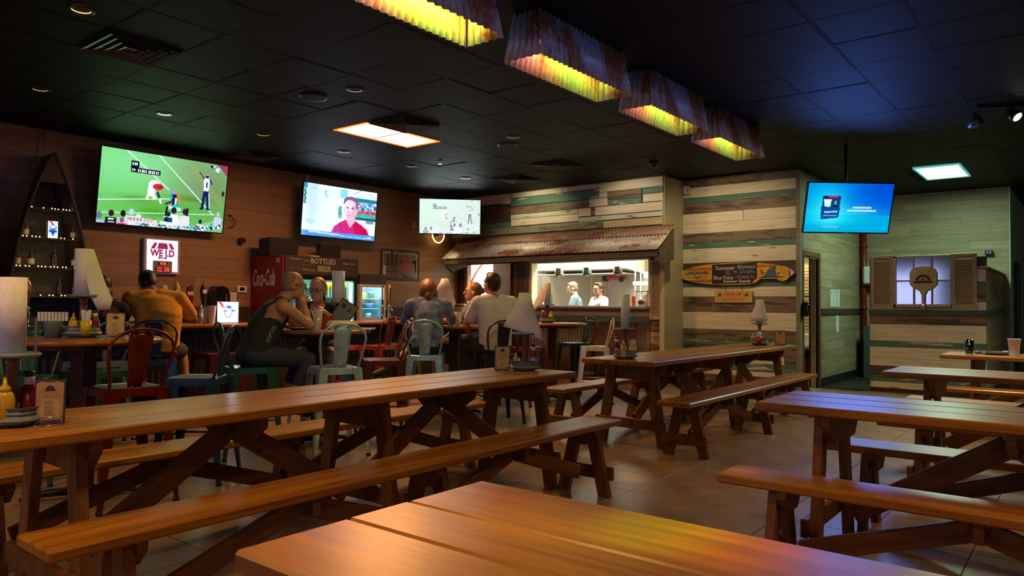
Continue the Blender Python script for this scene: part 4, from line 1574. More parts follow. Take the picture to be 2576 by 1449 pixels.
area('cooler_light', (CXF - .10, CY0 + CW / 2, 1.64), 1.1, .1, 7, (.45, 1.0, .80), aim=(-.3, 0, -1))
area('cooler_light_low', (CXF - .08, CY0 + CW / 2, 1.1), .9, 1.0, 7, (.45, 1.0, .80), aim=(-1, 0, 0))
# chalk lettering
M_CHK = {'y': plain('chalk_yellow', (.36, .33, .16), rough=.9), 'w': plain('chalk_grey', (.30, .29, .26), rough=.9), 'r': plain('chalk_red', (.20, .05, .05), rough=.9), 'b': plain('chalk_blue', (.08, .09, .16), rough=.9), 'g': plain('chalk_green', (.16, .24, .12), rough=.9)}
hd = [c for c in ck.children if c.name.startswith('header')][0]
RX = (PI / 2, 0, 0)
for s_, sz, c_, x, z in (('BOTTLED', .105, 'w', .68, 1.905), ('BEER', .115, 'w', .70, 1.795), ('"Corona', .052, 'y', .17, 1.925), ('"Coors Lt', .052, 'g', .38, 1.915), ('*Blue Moon', .050, 'y', 1.16, 1.895), ('*Miller Lite', .050, 'y', .42, 1.775), ('Budweiser', .045, 'r', .18, 1.79), ('Michelob', .045, 'b', .38, 1.845), ('-Yuengling', .045, 'b', 1.17, 1.83), ('-Bud Light', .045, 'r', 1.17, 1.765)):
    lettering(s_, sz, M_CHK[c_], hd, (x, -.0315, z), RX, offset=.003 if sz > .1 else .0)
# script mark on the red side
lettering('Coca-Cola', .34, M_WHITE, ck.children[0], (-.0012, .48, 1.64), (PI / 2, 0, -PI / 2), name='script_lettering', shear=.35, offset=.006, maxw=.56)
MB().box(-.002, 0, .08, .16, 1.86, 1.93).build('blue_sticker', plain('sticker_blue', (.35, .4, .6), rough=.5), ck.children[0])
# cans and bottles in the cooler
M_CANG = plain('green_can', (.05, .16, .12), rough=.3, metal=.5)
M_CANY = plain('yellow_can_top', (.75, .55, .03), rough=.4)
M_CANW = plain('clear_can', (.45, .6, .55), rough=.3)


def can(name, label, y, z, dx, m, h=.12, r=.030, top=None, group=None):
    t = thing(name, label, 'can' if name == 'beer_can' else 'bottle', (CXF - .10 - dx, CY0 + y, z), 0, group)
    MB().lathe([(r * .85, 0), (r, .008), (r, h * .9), (r * .8, h)], 12).build('can_shell' if name == 'beer_can' else 'glass_body', m, t)
    if top:
        MB().lathe([(r * .95, h * .55), (r * 1.02, h * .56), (r * 1.0, h * 1.06)], 12).build('yellow_neck', top, t)
    return t


p0 = can('beer_can', 'dark green can in a row on the upper cooler shelf, left door', .36, 1.373, 0, M_CANG, .16, .026, group='dark green cans in the cooler')
for k in range(1, 4):
    dup(p0, (CXF - .10, CY0 + .36 + k * .065, 1.373), 0, 'dark green can in a row on the upper cooler shelf, left door')
p0 = can('beer_bottle', 'yellow topped bottle in the row behind the cooler door next to the towel roll', CW / 2 + .10, 1.373, 0, M_CANW, .22, .025, M_CANY, 'yellow topped bottles in the cooler')
for k in range(1, 8):
    dup(p0, (CXF - .10, CY0 + CW / 2 + .10 + k * .060, 1.373), 0, p0['label'])
p0 = None
for z, dx in ((1.153, 0), (.893, 0)):
    for k in range(16):
        y = .12 + k * .072
        if abs(y - .56) < .05 or abs(y - CW / 2 - .02) < .05 or y > CW - .12:
            continue
        bottle(CXF - .12, CY0 + y, z, .19, 'dark bottle in the rows on the lower cooler shelves', 'green', True, 'bottles on the lower cooler shelves')

# things on top of the cooler
def speaker(label, y, z, w_, h_, d_, rz):
    t = thing('loudspeaker', label, 'speaker', (CXF - .36, y, z), PI / 2 + rz)
    MB().prism([(-w_ / 2, 0), (w_ / 2, 0), (w_ / 2, h_ - .03), (w_ / 2 - .03, h_), (-w_ / 2 + .03, h_), (-w_ / 2, h_ - .03)], -d_ / 2, d_ / 2, 'xz').build('cabinet', M_BLACK, t)
    MB().box(-w_ / 2 + .015, w_ / 2 - .015, -d_ / 2 - .006, -d_ / 2 - .0005, .02, h_ - .025, bev=.003).build('grille', plain('speaker_cloth', (.018, .012, .012), rough=.9, scale=90, bump=.3), t)
    MB().box(-.012, .012, -d_ / 2 - .009, -d_ / 2 - .0065, h_ - .045, h_ - .04).build('badge', M_CHROME, t)
    return t


speaker('wide black loudspeaker on the cooler over its red side', CY0 + .17, CZ1, .48, .26, .28, 0.0)
speaker('black loudspeaker turned aside on the cooler by the small fridge', CY0 + 1.07, CZ1, .32, .25, .26, -.35)
t = thing('router_box', 'small pinkish box lying between the loudspeakers on the cooler', 'box', (CXF - .2, CY0 + .66, CZ1), PI / 2)
MB().box(-.09, .09, -.05, .05, 0, .03, bev=.004).build('case', plain('pink_white', (.6, .42, .38), rough=.5), t)
MB().tube([(.09, 0, .015), (.16, .02, .02), (.24, .03, .03)], .004, 6).build('cable', M_BLACK, t)
t = on_left('wall_camera', 'small black camera on the wood wall above the red cooler side', 'camera', 5.98, 2.16, .009)
MB().box(-.04, .04, -.10, -.03, 0, .08, bev=.008).build('case', M_BLACK, t)
MB().tube([(0, 0, .02), (0, -.05, .03)], .010, 6).build('bracket', M_BLACK, t)
MB().lathe([(.022, 0), (.022, .012)], 12).build('lens', M_GLOSSBLK, t, (0, -.10, .045), (PI / 2, 0, 0))

# small glass fridge with a dark box above it
mf = thing('mini_fridge', 'small white framed glass door fridge lit blue, right of the beer cooler', 'fridge', (-9.24, 7.73, 1.0), PI / 2)
FW, FH = .56, .60
MB().box(0, FW, .03, .03 + .5, 0, .02).box(0, FW, .03, .53, FH - .02, FH).box(0, .02, .03, .53, .02, FH - .02).box(FW - .02, FW, .03, .53, .02, FH - .02).box(.02, FW - .02, .51, .53, .02, FH - .02).build('body', plain('fridge_liner', (.55, .75, .85), rough=.4), mf)
fd = MB().box(0, .055, 0, .03, 0, FH, bev=.003).box(FW - .055, FW, 0, .03, 0, FH, bev=.003).box(.055, FW - .055, 0, .03, FH - .05, FH).box(.055, FW - .055, 0, .03, 0, .06).build('door', plain('fridge_frame', (.60, .58, .54), rough=.4), mf)
MB().box(.05, FW - .05, .012, .018, .05, FH - .04).build('pane', M_GLASS, fd)
for z in (.20, .36):
    MB().box(.03, FW - .03, .06, .50, z, z + .008).build('shelf', M_CANW, mf)
area('mini_fridge_light', (-9.30, 8.0, 1.56), .4, .1, 2.6, (.35, .85, 1.0), aim=(-.4, 0, -1))
area('mini_fridge_light_low', (-9.29, 8.0, 1.3), .4, .4, 2.2, (.35, .85, 1.0), aim=(-1, 0, 0))
for y, z, r_, h_, lb, mm_ in ((.20, 1.368, .045, .09, 'yellow printed tub on the top rack of the small fridge', M_CANY), (.36, 1.368, .05, .10, 'dark tub on the top rack of the small fridge', M_CANG),
                             (.12, 1.208, .04, .12, 'pale jar on the middle rack of the small fridge', M_CANW), (.30, 1.208, .08, .07, 'blue tub on the middle rack of the small fridge', plain('blue_tub', (.05, .12, .25), rough=.4)), (.30, 1.022, .05, .10, 'white carton at the bottom of the small fridge', M_WHITE)):
    t = thing('food_tub', lb, 'container', (-9.38, 7.73 + y, z), 0)
    MB().lathe([(r_ * .85, 0), (r_, h_ * .9), (r_, h_)], 14).build('tub', mm_, t)
    MB().lathe([(r_ * 1.04, h_), (r_ * 1.04, h_ + .008)], 14).build('lid', M_WHITE, t)
t = thing('appliance_box', 'dark brown box standing on the small white framed fridge', 'box', (-9.24, 7.73, 1.60), PI / 2)
MB().box(0, .56, 0, .5, 0, .17, bev=.006).build('case', M_TRIMB, t)
MB().box(.02, .10, -.003, 0, .13, .14).build('vent', M_BLACK, t)

# ------------------------------------------------------------------ wall pieces behind the bar
# framed beer poster
fp = on_left('framed_poster', 'framed mirror poster with three beer bottles reading GRAB SOME BUDS', 'poster', 9.185, 1.72, .009)
W_, H_ = .93, .545
f = MB()
for a, b, c, d in ((-W_ / 2, -W_ / 2 + .035, 0, H_), (W_ / 2 - .035, W_ / 2, 0, H_), (-W_ / 2 + .035, W_ / 2 - .035, 0, .035), (-W_ / 2 + .035, W_ / 2 - .035, H_ - .035, H_)):
    f.box(a, b, -.03, 0, c, d, bev=.004)
f.build('frame', M_TRIMB, fp)
pc = Pic(200, 118, (.42, .40, .34))
pc.rect(0, 0, 1, .10, (.60, .58, .50)); pc.rect(0, 0, .03, 1, (.82, .80, .72)); pc.rect(.97, 0, 1, 1, (.82, .80, .72)); pc.rect(0, 0, 1, .02, (.82, .80, .72))
for k in range(10):
    x = .20 + k * .085
    pc.line(x + .10, .0, x, .30, .02, (.22, .20, .17), .8)
pc.rect(.48, .30, .97, .42, (.16, .15, .14)); pc.rect(.92, .30, .97, .8, (.10, .10, .12)); pc.rect(.48, .42, .80, .8, (.38, .36, .32))
pc.poly([(.0, 1), (.0, .93), (.22, .80), (.5, .82), (1, 1)], (.36, .05, .05)); pc.poly([(.42, .85), (.47, .85), (.55, .95), (.50, .96)], (.7, .55, .5))
pc.rect(.03, .55, .09, .9, (.85, .83, .72))
for x, t0 in ((.15, .12), (.26, 0.0), (.38, .12)):
    s_ = 1 - t0
    pc.rect(x - .025, t0, x + .025, .40, (.20, .06, .03)); pc.poly([(x - .025, .35), (x + .025, .35), (x + .06, .52), (x + .06, .86), (x - .06, .86), (x - .06, .52)], (.22, .06, .03))
    pc.rect(x - .06, .56, x + .06, .62, (.45, .34, .30)); pc.rect(x - .055, .66, x + .055, .70, (.50, .42, .40)); pc.rect(x - .06, .76, x + .06, .84, (.35, .06, .05)); pc.rect(x - .02, .08 + t0, x - .008, .5, (.40, .18, .10))
link('print', pc.mesh('print', W_ - .07, H_ - .07), print_mat('poster_print', .25), fp, (0, -.012, H_ / 2))
pr_ = [c for c in fp.children if c.name.startswith('print')][0]
M_REDL = plain('red_letter', (.50, .035, .025), rough=.4)
for s_, z, mw in (('GRAB', .07, .27), ('SOME', .0, .15), ('BUDS', -.075, .27)):
    lettering(s_, .105 if s_ != 'SOME' else .06, M_REDL, pr_, (.16, -.002, z), RX, offset=.004, maxw=mw)
MB().prism([(.10, -.135), (.13, -.13), (.16, -.14), (.19, -.13), (.22, -.135), (.22, -.155), (.19, -.15), (.16, -.145), (.13, -.15), (.10, -.155)], -.003, -.001, 'xz').build('bow_tie_mark', M_REDL, pr_)

# WE I.D lit sign with clock
sg = on_left('age_sign', 'white backlit WE I.D sign with a red digital clock', 'sign', 4.80, 1.66, .009)
SW, SH = .485, .475
MB().box(-SW / 2, SW / 2, -.07, 0, 0, SH, bev=.01).build('case', plain('sign_case', (.55, .50, .62), rough=.4), sg)
fc = MB().box(-SW / 2 + .035, SW / 2 - .035, -.076, -.0705, .035, SH - .02).build('lit_face', emit('sign_face', (.90, .88, 1.0), 1.15), sg)
MAG = emit('sign_magenta', (.50, .03, .15), .75)
FY = -.0775
for pts in (((-.075, .335), (-.055, .415), (.055, .415), (.075, .335)), ((-.16, .335), (-.115, .415), (-.075, .415), (-.11, .335)), ((.16, .335), (.115, .415), (.075, .415), (.11, .335))):
    MB().prism(list(pts), FY - .002, FY, 'xz').build('awning_mark', MAG, fc)
lettering('WE I.D', .125, MAG, fc, (0, FY, .275), RX, offset=.005, maxw=.33)
MB().prism([(-.055, .235), (-.02, .222), (.02, .222), (.055, .235), (.055, .195), (.02, .208), (-.02, .208), (-.055, .195)], FY - .002, FY, 'xz').build('bow_tie_mark', emit('sign_grey', (.20, .20, .28), .6), fc)
ck2 = MB().box(-.13, .13, -.084, -.0765, .02, .175, bev=.003).build('clock_housing', plain('clock_grey', (.28, .26, .36), rough=.4), sg)
MB().box(-.07, .07, -.0865, -.0842, .115, .165).box(-.10, .10, -.0865, -.0842, .022, .095).build('display', M_BLACK, ck2)
RED = emit('red_digits', (1.0, .05, .03), 2.2)
lettering('9:06', .055, RED, ck2, (.005, -.0875, .140), RX, offset=.0015, maxw=.09)
lettering('28', .075, RED, ck2, (.052, -.0875, .058), RX, offset=.002, maxw=.08)
lettering('AUG', .032, RED, ck2, (-.045, -.0875, .076), RX, offset=.001, maxw=.065)
lettering('1995', .032, RED, ck2, (-.045, -.0875, .040), RX, offset=.001, maxw=.075)

# thermostat, certificate, dispenser, outlets
t = on_left('thermostat', 'white thermostat on the wall between certificate and red cooler', 'thermostat', 6.02, 1.43)
MB().box(-.08, .08, -.03, 0, 0, .10, bev=.01).build('case', M_WHITE, t)
MB().box(-.045, .03, -.032, -.0302, .03, .08).build('display', M_GLOSSBLK, t)
MB().box(.045, .065, -.033, -.0302, .05, .06).box(.045, .065, -.033, -.0302, .035, .045).build('button', plain('grey_button', (.4, .4, .4)), t)
t = on_left('framed_certificate', 'white certificate in a thin black frame behind the bar', 'certificate', 5.80, 1.215)
MB().box(-.15, .15, -.02, 0, 0, .235, bev=.003).build('frame', M_BLACK, t)
MB().box(-.135, .135, -.0215, -.0202, .012, .222).build('sheet', plain('certificate_paper', (.62, .52, .56), rough=.8), t)
for s_, z, mw in (('Certificate', .175, .10), ('of food safety manager', .150, .18), ('is hereby awarded to', .085, .17), ('BAR STAFF', .06, .09)):
    lettering(s_, .02, M_BLACK, t.children[1], (0, -.0222, z), RX, maxw=mw, ext=.0003)
t = on_left('towel_dispenser', 'glossy black hand towel dispenser on the wood wall behind the bar', 'dispenser', 5.60, 1.20)
MB().prism([(-.11, 0), (.11, 0), (.11, .20), (.07, .29), (0, .32), (-.07, .31), (-.11, .24)], -.22, 0, 'xz').build('cover', M_GLOSSBLK, t)
MB().tube([(.05, -.221, .05), (.05, -.224, .20)], .012, 8).build('window', plain('smoked_grey', (.12, .12, .14), rough=.1), t)
MB().box(-.09, .09, -.20, -.02, -.02, 0).build('outlet_slot', M_BLACK, t)


def outlet(label, y, z, plug=False):
    t = on_left('wall_outlet', label, 'outlet', y, z)
    MB().box(-.035, .035, -.006, 0, 0, .115, bev=.002).build('plate', plain('ivory_plate', (.45, .38, .32), rough=.5), t)
    for zz in (.025, .070):
        MB().box(-.016, .016, -.009, -.006, zz, zz + .026, bev=.002).build('socket', M_TRIMB if plug else M_WHITE, t)
    if plug:
        MB().box(-.02, .02, -.04, -.009, .02, .05, bev=.004).build('plug', M_BLACK, t)
        MB().tube([(0, -.04, .03), (.05, -.06, -.03), (.09, -.05, -.05), (.06, -.04, -.12), (-.02, -.03, -.15)], .006, 6).build('cable', M_BLACK, t)
    return t


outlet('wall outlet with a black plug and looping cable beside the big football screen', 5.80, 2.52, True)
outlet('ivory outlet high on the wood wall between the two corner screens', 9.52, 2.70)
outlet('small ivory outlet just under the ceiling above the interview screen', 7.15, 3.235)

# register screen glowing orange behind the bar
t = thing('register_monitor', 'orange glowing register screen behind the bar', 'monitor', (-7.98, 3.42, 1.04), rot=(-.10, 0, 1.0))
MB().box(-.15, .15, 0, .03, .04, .27, bev=.006).build('case', M_BLACK, t)
MB().box(-.138, .138, -.003, -.0005, .052, .258).build('display', emit('orange_display', (.60, .12, .05), .6), t)
MB().tube([(0, .02, 0), (0, .02, .10)], .02, 8).build('stand', M_BLACK, t)
MB().box(-.1, .1, -.06, .1, -.045, -.03, bev=.004).build('foot', M_BLACK, t) if False else None

# ------------------------------------------------------------------ taps on the bar
def tap(label, y, kind, cols, x=BX - .28, z=1.04, towerh=.16):
    t = thing('beer_tap', label, 'beer tap', (x, y, z), PI / 2)
    MB().lathe([(.035, 0), (.028, .01), (.024, .02), (.024, towerh), (.030, towerh + .01), (.01, towerh + .03)], 14).build('tower', M_CHROME, t)
    MB().tube([(0, 0, towerh - .03), (0, -.05, towerh - .03), (0, -.07, towerh - .06)], [.012, .010, .008], 8).build('spout', M_CHROME, t)
    h0 = towerh + .02
    if kind == 'slab':
        MB().prism([(-.018, h0), (.018, h0), (.034, h0 + .10), (.028, h0 + .24), (.0, h0 + .25), (-.028, h0 + .24), (-.034, h0 + .10)], -.016, .016, 'xz').build('tap_handle', cols[0], t)
        MB().box(-.034, .034, -.019, -.0165, h0 + .14, h0 + .18).build('badge', cols[1], t)
    elif kind == 'bulb':
        MB().lathe([(.010, h0), (.016, h0 + .04), (.018, h0 + .07), (.030, h0 + .13), (.036, h0 + .18), (.030, h0 + .235), (.012, h0 + .265), (.006, h0 + .29)], 14).build('tap_handle', cols[0], t)
        MB().lathe([(.026, 0), (.026, .004)], 16).build('badge', cols[1], t, (0, -.033, h0 + .185), (PI / 2, 0, 0))
    else:
        MB().tube([(0, 0, h0), (0, 0, h0 + .30)], [.013, .018], 10).build('tap_handle', cols[0], t)
        MB().box(-.012, .012, -.02, -.0165, h0 + .08, h0 + .25).build('badge', cols[1], t)
    return t


M_MAR = plain('maroon_lacquer', (.12, .015, .015), rough=.25)
M_DKW = plain('dark_lacquer', (.035, .018, .012), rough=.25)
M_OCH = plain('ochre_lacquer', (.55, .33, .06), rough=.3)
M_COP = plain('copper', (.55, .22, .10), rough=.3, metal=.8)
M_BLU = plain('blue_lacquer', (.03, .03, .22), rough=.3)
tap('beer tap with a maroon slab handle and white badge', 4.20, 'slab', (M_MAR, M_LAB))
tap('beer tap with a dark bulbous handle and round white badge', 4.36, 'bulb', (M_DKW, M_WHITE))
tap('beer tap with a white square handle over the shoulder of the yellow shirt', 3.95, 'slab', (M_LAB, M_MAR), x=BX - .35)
tap('beer tap with an ochre topped handle over the shoulder of the yellow shirt', 4.02, 'bulb', (M_OCH, M_LAB), x=BX - .22)
tap('beer tap with a copper handle before the boat shelf', 2.60, 'bulb', (M_COP, M_LAB))
tap('beer tap with a straight blue handle near the small fridge', 7.05, 'rod', (M_BLU, M_WHITE), towerh=.20)
tap('beer tap with a crooked amber handle near the small fridge', 7.18, 'rod', (plain('amber_stick', (.42, .17, .04), rough=.4), M_DKW), towerh=.20)
tap('beer tap with a red topped handle at the start of the bar', 2.30, 'slab', (M_REDL, M_OCH))

# lit beer sign on the bar, cups, mixing glasses
sb = thing('lit_beer_sign', 'bright white backlit sign with a blue ribbon mark standing on the bar', 'sign', (BX - .20, 4.62, 1.041), PI / 2 - .15)
MB().box(-.13, .13, 0, .06, 0, .255, bev=.006).build('case', M_BLACK, sb)
pc = Pic(120, 116, (.93, .96, 1.1))
pc.poly([(.04, .02), (.2, .02), (.33, .25), (.24, .28)], (.9, .3, .42)); pc.ell(.52, .45, .19, .30, (.25, .5, .75)); pc.ell(.52, .45, .165, .27, (.93, .96, 1.05)); pc.ell(.54, .26, .10, .05, (.2, .45, .75))
pc.rect(.50, .28, .53, .34, (.2, .45, .75)); pc.rect(.57, .28, .60, .34, (.2, .45, .75)); pc.rect(.30, .42, .46, .46, (.2, .45, .75)); pc.rect(.66, .40, .86, .45, (.2, .45, .75)); pc.rect(.42, .40, .62, .415, (.9, .6, .5)); pc.rect(.36, .56, .68, .575, (.6, .75, .85))
link('lit_face', pc.mesh('lit_face', .245, .24), screen_mat('beer_sign_face', 1.25), sb, (0, -.002, .1275))
area('beer_sign_light', (BX - .17, 4.62, 1.17), .2, .2, 1.2, (.85, .9, 1.0), aim=(1, 0, 0))


def cup(label, x, y, z, r=.042, h=.145, mat=None, name='paper_cup', tilt=0, cat='cup'):
    t = thing(name, label, cat, (x, y, z), rot=(0, tilt, 0))
    MB().lathe([(r * .70, 0), (r, h), (r * 1.05, h + .003), (r * .96, h), (r * .66, .004)], 18, close=False).add([(r * .70 * math.cos(2 * PI * k / 18), r * .70 * math.sin(2 * PI * k / 18), .001) for k in range(18)], [tuple(range(18))]).build('cup_wall', mat or M_WHITE, t)
    MB().tube([(r * 1.0 * math.cos(a), r * 1.0 * math.sin(a), h) for a in [2 * PI * k / 18 for k in range(18)]], .003, 6, closed=True).build('rim', mat or M_WHITE, t)
    return t


cup('upright stack of white cups on the bar before the lit beer sign', BX - .20, 4.42, 1.041, .050, .20, M_WHITE)
cup('bluish white cup tilted against the cup stack on the bar', BX - .24, 4.36, 1.048, .046, .17, plain('bluish_cup', (.55, .6, .68), rough=.5), tilt=-.12)
t = thing('soda_gun_bottle', 'slim chrome and green bottle rack beside the taps', 'bottle', (BX - .16, 4.27, 1.041))
MB().lathe([(.022, 0), (.022, .15), (.010, .18), (.010, .21)], 12).build('glass_body', M_STEEL, t)
MB().lathe([(.023, .03), (.023, .12)], 12).build('paper_label', M_LAB, t)
# espresso-like machine and bins at the end of the back counter
t = on_left('coffee_machine', 'chrome and black drinks machine on the back counter near the hanging paper sheet', 'machine', 10.02, 1.001, .25)
MB().box(-.16, .16, -.16, .16, 0, .40, bev=.01).build('body', M_BLACK, t)
for z in (.08, .20, .32):
    MB().box(-.14, .14, -.175, -.16, z, z + .05, bev=.006).build('chrome_panel', M_CHROME, t)
t = on_left('barrel_crate', 'tan barrel shaped crate on the bar by the first kitchen window', 'crate', 10.30, 1.001, .5)
MB().lathe([(.10, 0), (.125, .15), (.10, .30)], 18).build('staves', M_TANW, t)
for z in (.05, .25):
    MB().lathe([(.113, z), (.118, z + .02)], 18).build('hoop', M_TRIMB, t)
t = on_left('blue_bin', 'dark blue bin on the back counter left of the tap with the blue handle', 'bin', 8.62, 1.001, .2)
MB().lathe([(.10, 0), (.13, .17), (.135, .18), (.12, .175)], 18).build('bin_wall', M_BLU, t)
MB().lathe([(.136, .172), (.136, .184)], 18).build('rim', M_BLU, t)
# ------------------------------------------------------------------ ceiling fixtures
def downlight(label, x, y, col, st_, power=None, lc=None):
    t = thing('downlight', label, 'lamp', (x, y, CEIL))
    MB().lathe([(.062, .0), (.085, -.006), (.090, 0), (.090, .004)], 28, close=False).build('ring', plain('dark_ring', (.03, .03, .03), rough=.35), t)
    MB().lathe([(.062, .0), (.058, .012), (.045, .025)], 28, close=False).build('reflector', emit('refl_%s' % name_of(col), tuple(c * .9 for c in col), st_ * 1.1), t)
    MB().lathe([(.0455, .024), (.0455, .026)], 24).build('bulb', emit('bulb_%s' % name_of(col), col, st_ * 2.2), t)
    spot('downlight_beam', (x, y, CEIL - .012), (0, 0, -1), power or P_DOWN, lc or col, 1.9, .9, .05)
    return t


def name_of(c):
    return '%02x%02x%02x' % tuple(int(min(1, v) * 255) for v in c)


AMB, YEL, WHT, GRN = (1.0, .50, .10), (.80, .72, .25), (.85, 1.0, .90), (.38, .85, .10)
downlight('big amber recessed lamp in the corner of the ceiling nearest the viewer', -5.62, 2.14, AMB, 2.4)
downlight('dull olive yellow recessed lamp nearest the boat shelf', -8.05, 2.71, (.55, .52, .16), .8, 3)
downlight('cold star like white recessed lamp above the big football screen', -7.98, 3.90, (.85, .95, 1.0), 4.0, 9)
downlight('orange recessed lamp between the big football screen and the amber panel', -7.97, 5.12, AMB, 1.1)
downlight('white recessed lamp beside the round ceiling speaker', -5.585, 4.58, WHT, 1.5)
downlight('green recessed lamp below the amber ceiling panel', -7.97, 6.36, GRN, .9, 5)
downlight('amber recessed lamp past the amber ceiling panel', -5.57, 7.05, (1.0, .60, .12), 1.3)
downlight('dim white recessed lamp over the end of the bar', -7.98, 7.63, (.75, .95, .80), .9)
downlight('yellow amber recessed lamp above the corner football screen', -8.0, 8.87, (1.0, .60, .05), 1.2)
# warm lamp pool on the planked bulkhead
spot('bulkhead_wash', (-7.7, 9.7, CEIL - .03), (0, .75, -.62), 45, (1.0, .86, .50), 1.9, .8, .06)
spot('bulkhead_wash', (-5.9, 9.6, CEIL - .03), (0.1, .75, -.62), 32, (1.0, .86, .55), 1.9, .8, .06)
spot('plank_wall_wash', (-4.4, 9.6, CEIL - .03), (0, .8, -.8), 85, (1.0, .80, .46), 1.9, .8, .06)
spot('corner_wash', (-9.2, 9.8, 2.35), (-.5, .1, -.6), 7, (1.0, .74, .36), 2.2, .9, .06)


def troffer(label, x, y, w_, l_, col, st_, frame):
    t = thing('ceiling_light_panel', label, 'lamp', (x, y, CEIL - (.016 if x > -3 else 0)))
    f = MB()
    for a, b, c, d in ((-w_ / 2, -w_ / 2 + .022, -l_ / 2, l_ / 2), (w_ / 2 - .022, w_ / 2, -l_ / 2, l_ / 2), (-w_ / 2 + .022, w_ / 2 - .022, -l_ / 2, -l_ / 2 + .022), (-w_ / 2 + .022, w_ / 2 - .022, l_ / 2 - .022, l_ / 2)):
        f.box(a, b, c, d, -.006, .02)
    f.build('frame', frame, t)
    MB().box(-w_ / 2 + .022, w_ / 2 - .022, -l_ / 2 + .022, l_ / 2 - .022, .004, .012).build('diffuser', emit('diffuser_' + name_of(col), col, st_), t)
    return t


troffer('glowing amber rectangular ceiling panel over the bar tables', -6.766, 6.08, .60, 1.21, (1.0, .62, .25), 7.0, emit('amber_rim_glow', (1.0, .28, .02), 1.1))  # frame made emissive to imitate the orange glow around the panel
troffer('cool white rectangular ceiling panel before the far wall', -1.75, 12.7, .60, 1.21, (.80, 1.0, .98), 2.6, emit('cyan_rim_glow', (.15, .75, .65), .6))  # emissive frame again, a cyan glow put into the rim


def vent(label, x, y, s_=.60, m=None):
    t = thing('ceiling_vent', label, 'vent', (x, y, CEIL))
    m = m or M_GRID
    MB().box(-s_ / 2, s_ / 2, -s_ / 2, s_ / 2, -.002, .004).build('backing', M_BLACK, t)
    for k, r in enumerate((.48, .37, .26, .15)):
        a = r * s_
        b = a - .035
        vs, fs = [], []
        for q, z in ((a, -.004), (a, -.020), (b, -.008), (b, -.003)):
            vs += [(-q, -q, z), (q, -q, z), (q, q, z), (-q, q, z)]
        for i in range(3):
            for j in range(4):
                fs.append((i * 4 + j, i * 4 + (j + 1) % 4, (i + 1) * 4 + (j + 1) % 4, (i + 1) * 4 + j))
        MB().add(vs, fs).build('louvre_ring', m, t)
    return t


M_VENT = plain('vent_black', (.03, .03, .035), rough=.35)
def snap(x, y):
    i, j = cellof(x, y)
    return GX + (i + .5) * G, GY + (j + .5) * G
for lb, x, y in (('square ceiling vent nearest the big amber recessed lamp', -5.95, 2.93), ('square ceiling vent touching the amber ceiling panel', -6.2, 5.9), ('square ceiling vent above the interview screen', -9.1, 5.6),
                 ('square ceiling vent past the corner football screen', -7.4, 9.5), ('small square ceiling vent before the planked bulkhead', -5.9, 8.6)):
    sx_, sy_ = snap(x, y)
    vent(lb, sx_, sy_, .585, M_VENT)
for lb, x, y in (('round ceiling speaker beside the white recessed lamp', -6.11, 4.49), ('round ceiling speaker before the smallest lamp shade', -5.9, 7.35)):
    t = thing('ceiling_speaker', lb, 'speaker', (x, y, CEIL))
    MB().lathe([(.11, -.012), (.13, -.010), (.135, 0)], 32, close=False).build('ring', M_VENT, t)
    MB().lathe([(.11, -.011), (.11, -.006)], 32).build('grille', M_CEIL, t)
t = thing('dome_camera', 'small black dome camera on the ceiling near the last lamp shade', 'camera', (-4.92, 9.49, CEIL))
MB().lathe([(.07, 0), (.075, -.02), (.06, -.035)][::-1], 24).build('base', M_VENT, t)
MB().ell((0, 0, -.035), (.05, .05, .045), 16, 8).build('dome', M_GLOSSBLK, t)
for lb, x, y in (('sprinkler head near the interview screen end of the bar', -7.37, 7.62), ('sprinkler head under the dark ceiling right of the lamp shades', -1.75, 4.05)):
    t = thing('sprinkler_head', lb, 'sprinkler', (x, y, CEIL))
    MB().lathe([(.035, 0), (.035, -.006), (.012, -.010), (.010, -.03)][::-1], 14).build('escutcheon', M_CHROME, t)
    MB().lathe([(.022, -.040), (.022, -.037)], 12).build('deflector', M_CHROME, t)
t = thing('exit_speaker', 'small cream cube sensor in the corner of the planked wall under the ceiling', 'sensor', (-5.21, YP - .07, 3.12), rot=(.1, 0, .7))
MB().box(-.055, .055, -.05, .05, 0, .13, bev=.01).build('case', M_CREAM, t)
MB().tube([(-.015, -.052, .04), (.012, -.052, .055), (.012, -.052, .08), (-.012, -.052, .085)], .005, 6).build('mark', M_BLACK, t)
MB().tube([(0, .04, .13), (0, .04, .22)], .005, 6).build('cable', M_CREAM, t)
# track spotlight
t = thing('track_spotlight', 'bright warm spotlight under the ceiling above the partition side', 'lamp', (-.60, 8.95, CEIL), rot=(0, 0, .5))
MB().box(-.35, .10, -.02, .02, -.03, 0, bev=.003).build('track', M_BLACK, t)
MB().tube([(0, 0, -.03), (0, 0, -.07)], .010, 8).build('stem', M_BLACK, t)
MB().lathe([(.03, -.07), (.055, .0), (.058, .06), (.05, .06)], 18, close=False).build('lamp_can', M_GLOSSBLK, t, (0, 0, -.10), (2.3, 0, .5))
MB().lathe([(.046, .05), (.046, .054)], 18).build('bulb', emit('hot_bulb', (1.0, .88, .68), 14.0), t, (0, 0, -.10), (2.3, 0, .5))
t = thing('track_spotlight', 'unlit bluish spotlight hanging just before the bright warm one', 'lamp', (-.95, 9.1, CEIL), rot=(0, 0, .9))
MB().tube([(0, 0, 0), (0, 0, -.06)], .010, 8).build('stem', M_BLACK, t)
MB().lathe([(.03, -.07), (.055, .0), (.058, .06)], 18).build('lamp_can', plain('blue_can', (.06, .12, .25), rough=.25, metal=.5), t, (0, 0, -.10), (1.1, 0, .2))
